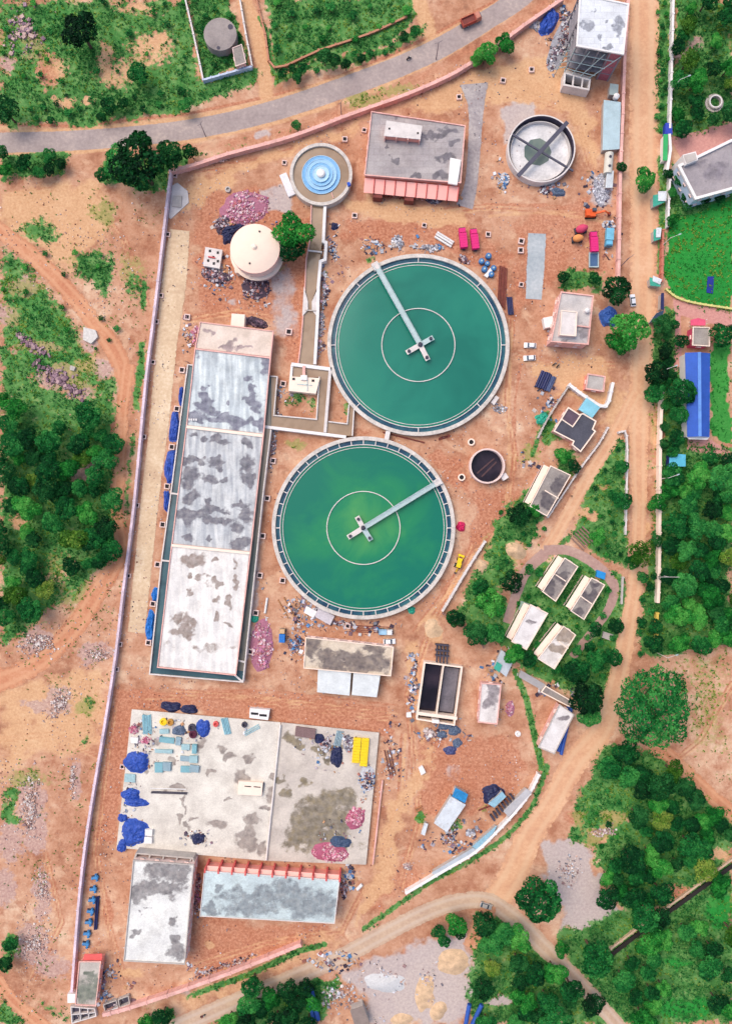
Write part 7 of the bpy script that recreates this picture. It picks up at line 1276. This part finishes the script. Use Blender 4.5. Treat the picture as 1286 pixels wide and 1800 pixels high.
ONE = [  # trees that stand out
 (145,58,32,'dark','large dark tree at the upper left above the road'), (245,133,19,'mid','round green tree left of the round slab yard'), (192,187,15,'mid','green tree standing on the upper edge of the main road at left'), (12,198,24,'dark','dark tree at the left photo edge above the main road'),
 (250,296,44,'dark','largest dark tree outside the top left wall corner'), (212,290,28,'mid','bright flank tree left of the largest dark tree by the wall corner'), (300,275,26,'dark','dark tree between the main road and the pink wall corner'), (183,308,15,'mid','small green tree leftmost of the wall corner group'), (336,270,14,'mid','small green tree on the verge right of the wall corner group'), (252,252,17,'bright','bright tree sticking up to the road edge at left'), (520,221,9,'mid','tiny dark tree on the verge above the aerator'),
 (853,96,20,'bright','left one of the bushy trees on the top pink wall'), (838,106,12,'bright','smaller bush tree joined to the top wall trees'), (887,76,18,'bright','right one of the bushy trees on the top pink wall'), (570,103,15,'dark','dark tree in the hedge above the main road'), (588,108,12,'dark','second dark tree in the hedge above the main road'),
 (517,410,33,'bright','green tree between dome reservoir and flume, upper crown'), (515,440,26,'mid','green tree between dome reservoir and flume, lower crown'), (1131,316,20,'bright','lone bright tree standing on the right dirt road'), (1081,510,28,'dark','dark round tree at the lower end of the right pink wall'), (1103,580,34,'bright','wide bright tree overhanging the right dirt road'), (1085,605,22,'bright','bright tree crown touching the wide roadside tree'), (1090,296,10,'mid','small tree at the pink wall beside the tanker body'), (988,489,11,'mid','small bright tree above the pink two level house'), (1043,492,12,'mid','small tree between pink house and dark round tree'), (1015,497,7,'shrub','small shrub above the pink house terrace'),
 (860,1060,26,'bright','bright bushy tree at the lane left of the white quarter'), (845,1034,18,'mid','tree behind the bright bushy tree near the sand pile'), (898,1020,20,'dark','dark tree below the sand pile by the lane'), (835,1112,24,'dark','dark tree by the brown thin wall'), (868,1110,20,'mid','tree between brown wall and white quarter'), (800,1086,18,'mid','tree at the upper end of the brown thin wall'), (905,1150,18,'bright','bright tree above the grey tin shed'), (928,1158,16,'mid','tree between the two lowest quarters'), (912,905,22,'dark','dark tree beside the lone grey roofed quarter'), (938,896,13,'bright','bright tree in front of the lone grey roofed quarter'), (988,802,15,'bright','bright round tree between the dark roofed house and lone quarter'), (1008,820,13,'mid','tree behind the bright round tree by the forking road'),
 (1124,972,22,'olive','yellowish green tree over the right dirt road'), (1112,985,14,'bright','bright tree left of the yellowish road tree'), (1151,884,17,'bright','round tree on the wall beside the right dirt road'), (1049,943,15,'bright','round bright tree beside the row of logs'), (1092,880,17,'mid','tree at the right edge of the triangular garden'), (1075,870,10,'mid','small tree inside the triangular garden'), (1092,820,12,'mid','small tree at the upper right of the triangular garden'), (1150,949,12,'dark','small dark tree against the white road wall'),
 (1010,1180,24,'mid','tree below the lowest quarter beside the lane end'), (1030,1225,32,'dark','dense dark tree beside the roadside building'), (1046,1160,20,'mid','tree right of the lane end'), (1035,1255,20,'mid','tree at the bottom of the dense roadside group'), (1075,1155,18,'mid','tree on the left verge of the dirt road'), (1080,1100,15,'mid','tree between the lane and the dirt road'),
  (943,1578,40,'mid','wide dark tree right of the grey road bend'), (985,1667,14,'bright','small round bright tree beside the grey road'), (1042,1678,32,'mid','round tree at the lower end of the drain wall'), (444,1728,20,'mid','single round tree between pink wall and grey road'), (800,1620,20,'bright','bright tree in the clump at the yard entrance'), (770,1634,13,'mid','left tree in the clump at the yard entrance'), (780,1652,12,'mid','lowest tree in the clump at the yard entrance'), (808,1640,11,'dark','dark tree in the clump at the yard entrance'), (848,1738,20,'dark','dark round tree right of the largest sand pile'), (1146,1130,18,'mid','tree by the end of the yellow banded wall'),
 (1160,572,18,'dark','dark tree under the navy canopy'), (1151,655,24,'dark','dark tree beside the road left of the blue shed'), (1148,690,20,'mid','tree below the dark roadside tree'), (1196,692,26,'mid','tree overlapping the left edge of the long blue shed'), (1188,730,18,'mid','lower tree beside the left edge of the blue shed'), (1212,640,12,'mid','small tree at the top left of the blue shed'), (1268,590,22,'mid','tree at right photo edge beside the small office'), (1195,600,14,'mid','tree left of the small office'), (1185,770,16,'mid','tree above the sky blue pump shed'), (20,1658,14,'mid','upper small tree at the lower left edge'), (12,1692,15,'dark','lower small tree at the lower left edge'), (285,1786,18,'mid','tree at the bottom edge under the pink wall'), (258,1795,14,'bright','small tree touching the bottom photo edge at left'),
]
tree(1144, 1242, 66, 'big', 'biggest broad tree on its own beside the road fork', None, sx=.84, rot=.12)
for x, y, r, k_, lb in ONE: tree(x, y, r, k_, lb, None, sx=random.uniform(.92, 1.08))
def wood(poly, n, r0, r1, keys, label, group, seed, gap=.82, avoid=(), mixin='olive'):
    rg = np.random.default_rng(seed); xs, ys = zip(*poly); k = 0; tries = 0; mine = []
    while k < n and tries < 6000:
        tries += 1; x, y = rg.uniform(min(xs), max(xs)), rg.uniform(min(ys), max(ys)); r = rg.uniform(r0, r1)
        if not inpoly(np.array([x]), np.array([y]), poly)[0] or any(math.hypot(x - a, y - b) < (r + c) * gap for a, b, c in mine + TREES) or any(math.hypot(x - a, y - b) < c * .8 + r * .5 for a, b, c in avoid): continue
        key = keys[int(rg.integers(len(keys)))]; key = 'olive' if r > 12 and rg.random() < .07 else key; tree(x, y, r, key, label, group, sx=rg.uniform(.82, 1.2)); mine.append((x, y, r)); k += 1
wood([(0,700),(40,720),(110,730),(150,720),(205,735),(203,830),(180,850),(205,870),(208,960),(190,990),(130,1010),(70,1090),(0,1110)], 58, 13, 25, ['mid','mid','dark','bright','mid'], 'tree in the crowded wood left of the rutted track', 'trees in the left wood', 21, .6, [(90,975,34),(60,740,26),(130,745,22),(145,832,18),(35,915,14),(100,1010,24)])
wood([(1172,800),(1286,800),(1300,1110),(1235,1135),(1185,1130),(1170,1100)], 44, 14, 25, ['mid','mid','dark','bright','mid'], 'tree in the dense wood right of the white road wall', 'trees in the right wood', 22, .6, [(1190,808,22),(1225,790,20)])
wood([(1060,1325),(1120,1312),(1170,1340),(1230,1390),(1290,1450),(1290,1500),(1180,1560),(1160,1620),(1060,1590),(1045,1520),(1110,1480),(1120,1400),(1075,1360)], 42, 13, 26, ['mid','dark','mid','bright'], 'tree in the lower right wood between road and drain', 'trees in the lower right wood', 23, .62, [(1190,1570,20),(1262,1508,18),(1050,1360,10)])
wood([(1085,1690),(1180,1620),(1290,1530),(1290,1800),(1100,1800)], 21, 13, 24, ['mid','bright','mid'], 'tree beyond the drain in the bottom right corner', 'trees beyond the drain', 24, .68, [(1265,1600,40),(1205,1765,45),(1190,1690,40)])
wood([(845,1612),(885,1620),(985,1700),(1075,1800),(850,1800),(845,1760),(900,1735),(845,1700)], 20, 14, 26, ['mid','dark','bright'], 'tree in the wedge of wood below the grey road bend', 'trees in the bottom wedge wood', 25, .62, [(890,1735,16),(950,1690,14)])
wood([(395,1800),(445,1752),(540,1716),(556,1730),(545,1800)], 12, 13, 24, ['mid','bright','dark'], 'tree in the bottom clump beside the blue pipes', 'trees in the bottom middle clump', 26, .66)
wood([(1188,0),(1286,0),(1286,205),(1185,238)], 20, 11, 20, ['mid','mid','bright','dark'], 'bushy tree in the upper right thicket', 'trees in the upper right thicket', 27, .75, [(1257,178,26),(1240,40,24),(1278,80,20)])
wood([(1190,300),(1212,350),(1290,318),(1290,345),(1200,380),(1178,420),(1170,300)], 9, 8, 13, ['mid','dark','bright'], 'small tree along the foot of the big grey terraced building', 'trees below the terraced building', 28, .8)
wood([(1166,560),(1184,560),(1180,800),(1166,800)], 12, 9, 15, ['dark','mid'], 'dark tree in the strip left of the garden path', 'trees in the strip left of the blue shed', 29, .8)
wood([(478,0),(715,0),(720,30),(600,80),(490,110)], 16, 9, 17, ['shrub','shrubb','shrub'], 'low shrub in the bright green field at the top', 'shrubs in the top field', 30, 1.0)
wood([(335,0),(398,0),(435,110),(360,135)], 9, 7, 12, ['shrub','shrub'], 'low shrub in the weedy yard of the round slab', 'shrubs in the slab yard', 31, 1.0, [(387,60,34),(420,98,22)])
wood([(30,185),(330,160),(330,192),(130,212),(30,212)], 16, 9, 14, ['shrub','mid','shrub'], 'shrub in the hedge row along the upper side of the main road', 'hedge row shrubs', 32, .85)
wood([(0,0),(330,0),(330,160),(0,180)], 26, 6, 13, ['shrub','shrub','shrubb'], 'shrub scattered in the rough ground at the upper left', 'shrubs at the upper left', 33, 1.3)
wood([(495,128),(690,75),(735,45),(720,75),(640,108),(500,145)], 14, 8, 12, ['shrub','mid'], 'shrub in the strip between top field and main road', 'shrubs above the main road', 34, .9)
wood([(0,268),(130,274),(108,308),(0,312)], 7, 11, 17, ['mid','bright','dark'], 'bushy tree at the left edge just below the main road', 'bushy trees below the road', 35, .8)
wood([(1155,0),(1176,0),(1172,225),(1153,232)], 16, 7, 11, ['shrub','shrubb'], 'shrub on the verge between the dirt road and upper right wall', 'verge shrubs', 36, .9)
wood([(40,440),(200,440),(205,560),(240,480),(240,560),(200,640),(60,560),(0,560),(0,700),(0,460)], 16, 6, 11, ['shrub','shrubb'], 'shrub in the left field beside the red track', 'shrubs in the left field', 37, 1.3)
wood([(1085,770),(1098,775),(1098,990),(1040,965),(1005,940),(1040,860)], 18, 7, 11, ['shrub','shrubb','shrub'], 'shrub in the triangular garden', 'shrubs in the triangular garden', 38, 1.0, [(1025,945,20)])
wood([(930,990),(990,1000),(1020,1000),(1075,1040),(1060,1085),(1010,1150),(960,1190),(930,1170),(890,1130)], 22, 7, 12, ['shrub','mid','shrubb'], 'small bush growing between the staff quarters', 'bushes between the quarters', 39, 1.0, [(984,1018,34),(1032,1052,34),(930,1102,34),(978,1138,34)])
wood([(880,900),(930,905),(960,930),(900,1000),(870,1000),(930,960)], 8, 7, 12, ['shrub','shrubb'], 'shrub around the round sand pile', 'shrubs around the sand pile', 40, 1.0, [(905,967,24)])
wood([(1050,1090),(1080,1095),(1060,1200),(1030,1130)], 7, 10, 15, ['mid','shrub'], 'bush on the bank between lane end and dirt road', 'bushes on the road bank', 41, .8)
wood([(1122,1010),(1150,1010),(1150,1120),(1128,1160),(1118,1140)], 9, 9, 13, ['shrub','mid'], 'bush between the dirt road and the white road wall', 'bushes along the white road wall', 42, .85)
wood([(1010,1400),(1100,1380),(1115,1460),(1040,1500),(1000,1470)], 10, 6, 11, ['shrub','shrub','shrubb'], 'shrub in the sandy clearing at lower right', 'shrubs in the sandy clearing', 43, 1.2)

# ------------------------------------------------------------------ grass, weeds and loose stones
def scatter(name, label, cat, weight, n, size, mat, seed, up=.6, spread=1.):
    rg = np.random.default_rng(seed); m = (np.abs(GX) < 160) & (np.abs(GY) < 215); w_ = np.where(m, weight, 0).ravel(); w_ = w_ / w_.sum(); k = rg.choice(w_.size, n, p=w_)
    P = np.stack([GX.ravel()[k] + rg.uniform(-.4, .4, n), GY.ravel()[k] + rg.uniform(-.4, .4, n), np.zeros(n)], 1); q = 4
    P = np.repeat(P, q, 0) + rg.normal(0, size * .45, (n * q, 3)) * np.array([1, 1, 0]); P[:, 2] = rg.uniform(.06, up, n * q); T = np.clip(np.repeat(rg.uniform(.15, .9, n), q) + rg.normal(0, .15, n * q), 0, 1)
    V, F, T = leaf_quads(P, np.tile([0, 0, 1.], (n * q, 1)), size, rg, T, .6); V[:, 2] = np.maximum(V[:, 2], .03); o = bpy.data.objects.new(name, leaf_mesh(name, V, F, T, mat)); COL.objects.link(o); return tag(o, label, cat, kind='stuff')
nz = np.random.default_rng(3)
def lump(f):   # patchy weight
    a = nz.normal(0, 1, (len(gy) // f + 3, len(gx) // f + 3)); yi, xi = np.arange(len(gy)) / f, np.arange(len(gx)) / f; y0, x0 = yi.astype(int), xi.astype(int); fy_, fx_ = (yi - y0)[:, None], (xi - x0)[None]
    return (a[y0][:, x0] * (1 - fy_) * (1 - fx_) + a[y0 + 1][:, x0] * fy_ * (1 - fx_) + a[y0][:, x0 + 1] * (1 - fy_) * fx_ + a[y0 + 1][:, x0 + 1] * fy_ * fx_)
L8 = lump(9) * .6 + lump(4) * .5
roadmask = np.ones(U.shape)
for pts, wd in (([(0,251),(150,246),(330,228),(480,195),(650,137),(740,100),(800,69),(860,32),(905,2)],24), ([(330,1797),(500,1725),(600,1682),(700,1628),(780,1592),(850,1583),(900,1612),(1000,1710),(1090,1810)],17), ([(1131,0),(1130,450),(1122,750),(1123,900),(1107,1080),(1075,1230),(1055,1285),(1010,1340),(970,1410),(900,1540)],16), ([(1118,690),(1050,810),(958,968),(1000,968),(1048,994),(1078,1030),(1070,1068),(1005,1155)],10), ([(958,972),(905,1050),(890,1095)],9), ([(0,405),(120,512),(225,680)],12)):
    roadmask *= segdist(Uc, Vc, pts) > wd
WEED = M_leaf('weed_leaf', C(20, 88, 40), C(54, 134, 64), C(118, 176, 94)); gw = (1 - LAY['L']) * np.clip(LAY['G'] - .25, 0, 1) * np.clip(.55 + L8, 0, 2) * roadmask
scatter('undergrowth', 'knee high green weeds covering the open ground', 'undergrowth', gw, 46000, .55, WEED, 61, .6)
scatter('undergrowth', 'paler yellow green weeds and grass tufts on the open ground', 'undergrowth', np.clip(LAY['G'] * .8 + LAY['D'] * .9 - .2, 0, 1) * np.clip(.4 - L8, 0, 2) * roadmask, 15000, .5, LEAFO, 62, .4)
inside = inpoly(U, V, [(300,300),(600,206),(870,82),(1000,0),(1104,0),(1086,520),(1060,700),(900,900),(780,1075),(940,1300),(930,1400),(712,1571),(528,1661),(180,1785),(126,1745),(203,1150)]).astype(float) * (LAY['G'] < .4)
out = (~inpoly(U, V, [(300,300),(600,206),(870,82),(1000,0),(1104,0),(1086,520),(1060,700),(900,900),(780,1075),(940,1300),(930,1400),(712,1571),(528,1661),(180,1785),(126,1745),(203,1150)])) * (LAY['L'] < .1) * roadmask * np.where(((U < 285) & (V > 310)) | ((U > 1140) & (V > 1140)), 1., 0.) * np.clip(.1 + L8, 0, 2)
scatter('undergrowth', 'sparse small tufts dotted over the bare soil', 'undergrowth', out, 2600, .4, LEAFO, 64, .3)
scatter('lawn_grass', 'short bright grass of the lawn at right', 'grass', LAY['L'] * np.clip(.5 + .8 * L8, 0, 2), 900, .4, M_leaf('lawn_leaf', C(26, 116, 46), C(44, 142, 58), C(66, 156, 66)), 63, .08)
def stones(name, label, n, weight, s0, s1, cols, seed):
    rg = np.random.default_rng(seed); w_ = np.where((np.abs(GX) < 160) & (np.abs(GY) < 215), weight, 0).ravel(); w_ = w_ / w_.sum(); k = rg.choice(w_.size, n, p=w_); m = MB()
    for i in k:
        c = np.array(cols[int(rg.integers(len(cols)))]) * rg.uniform(.8, 1.15); m.tint = (*np.clip(c[:3], 0, 1), 1); s_ = rg.uniform(s0, s1); m.box(GX.ravel()[i] + rg.uniform(-.3, .3), GY.ravel()[i] + rg.uniform(-.3, .3), -.05, s_ * .5, s_, s_ * rg.uniform(.5, 1), rg.uniform(0, 3), .7)
    return m.build(name, TINT, None, label, 'stones', None, 'stuff')
stones('loose_stones', 'small pale stones and debris strewn over the red site soil', 2600, inside * np.clip(.3 + lump(14), 0, 2), .18, .5, STONE + GREYS, 71)
stones('loose_stones', 'dark clods and debris strewn over the red site soil', 1300, inside * np.clip(.3 + lump(12), 0, 2), .2, .55, SCRAP + [C(140, 84, 62)], 72)
stones('loose_stones', 'stones scattered over the bare left field', 1500, ((U < 290) & (V > 310)).astype(float) * (LAY['G'] < .5) * np.clip(.2 + lump(14), 0, 2), .2, .6, STONE + [C(150, 100, 80)], 73)

def spots(lst):
    w_ = np.zeros(U.shape)
    for x, y, rx, ry in lst: w_ = np.maximum(w_, np.clip(1.3 - np.hypot((U - x) / rx, (V - y) / ry), 0, 1))
    return w_ * np.clip(.5 + lump(6), 0, 2)
def debris(name, label, n, weight, s0, s1, cols, seed, z=0.):
    rg = np.random.default_rng(seed); w_ = np.where((np.abs(GX) < 160) & (np.abs(GY) < 215), weight, 0).ravel(); w_ = w_ / w_.sum(); m = MB()
    for i in rg.choice(w_.size, n, p=w_):
        c = np.array(cols[int(rg.integers(len(cols)))]) * rg.uniform(.75, 1.15); m.tint = (*np.clip(c[:3], 0, 1), 1); s_ = rg.uniform(s0, s1)
        m.box(GX.ravel()[i] + rg.uniform(-.3, .3), GY.ravel()[i] + rg.uniform(-.3, .3), z - .02, z + rg.uniform(.08, .5), s_, s_ * rg.choice([.12, .3, .6, .9]), rg.uniform(0, 3.14), rg.uniform(.7, 1))
    return m.build(name, TINT, None, label, 'debris', None, 'stuff')
SP = [(985,45,26,50),(1000,112,12,14),(700,432,70,16),(884,312,22,28),(962,332,32,14),(588,440,16,44),(568,510,9,100),(525,1075,44,34),(640,1102,70,12),(726,1195,12,64),(780,1285,46,22),(792,1480,44,28),(830,1462,22,22),(350,1565,10,56),(614,1552,16,34),(198,1740,34,42),(400,1702,90,10),(958,575,14,36),(1066,400,22,46),(330,610,9,50),(492,720,22,56),(455,1060,14,60),(960,705,22,34),(520,1135,24,26),(380,480,40,30),(440,505,46,36),(430,395,50,14),(1000,1215,50,16),(880,1170,30,30),(690,1330,16,60),(780,350,30,12),(1050,340,30,36),(930,810,14,30),(600,1690,60,16)]
debris('site_debris', 'planks, offcuts and litter lying round the sheds and tanks', 2300, spots(SP), .35, 1.5, PLAST + SCRAP + GREYS + [C(200, 150, 110)], 81)
debris('site_debris', 'small offcuts and litter lying on the reservoir deck', 420, spots([(285,1300,60,50),(600,1310,60,40),(645,1380,18,60),(560,1300,50,18),(350,1470,30,14),(440,1275,60,12),(600,1470,46,30),(230,1420,22,60)]) * inpoly(U, V, [(240,1252),(655,1292),(635,1510),(212,1482)]), .3, 1.2, PLAST + SCRAP + GREYS, 82, 1.2)
debris('yard_debris', 'litter and scrap lying about the gravel yard at the bottom', 260, spots([(600,1750,50,30),(700,1720,70,40),(640,1790,30,20)]), .3, 1.2, GREYS + STONE, 83)
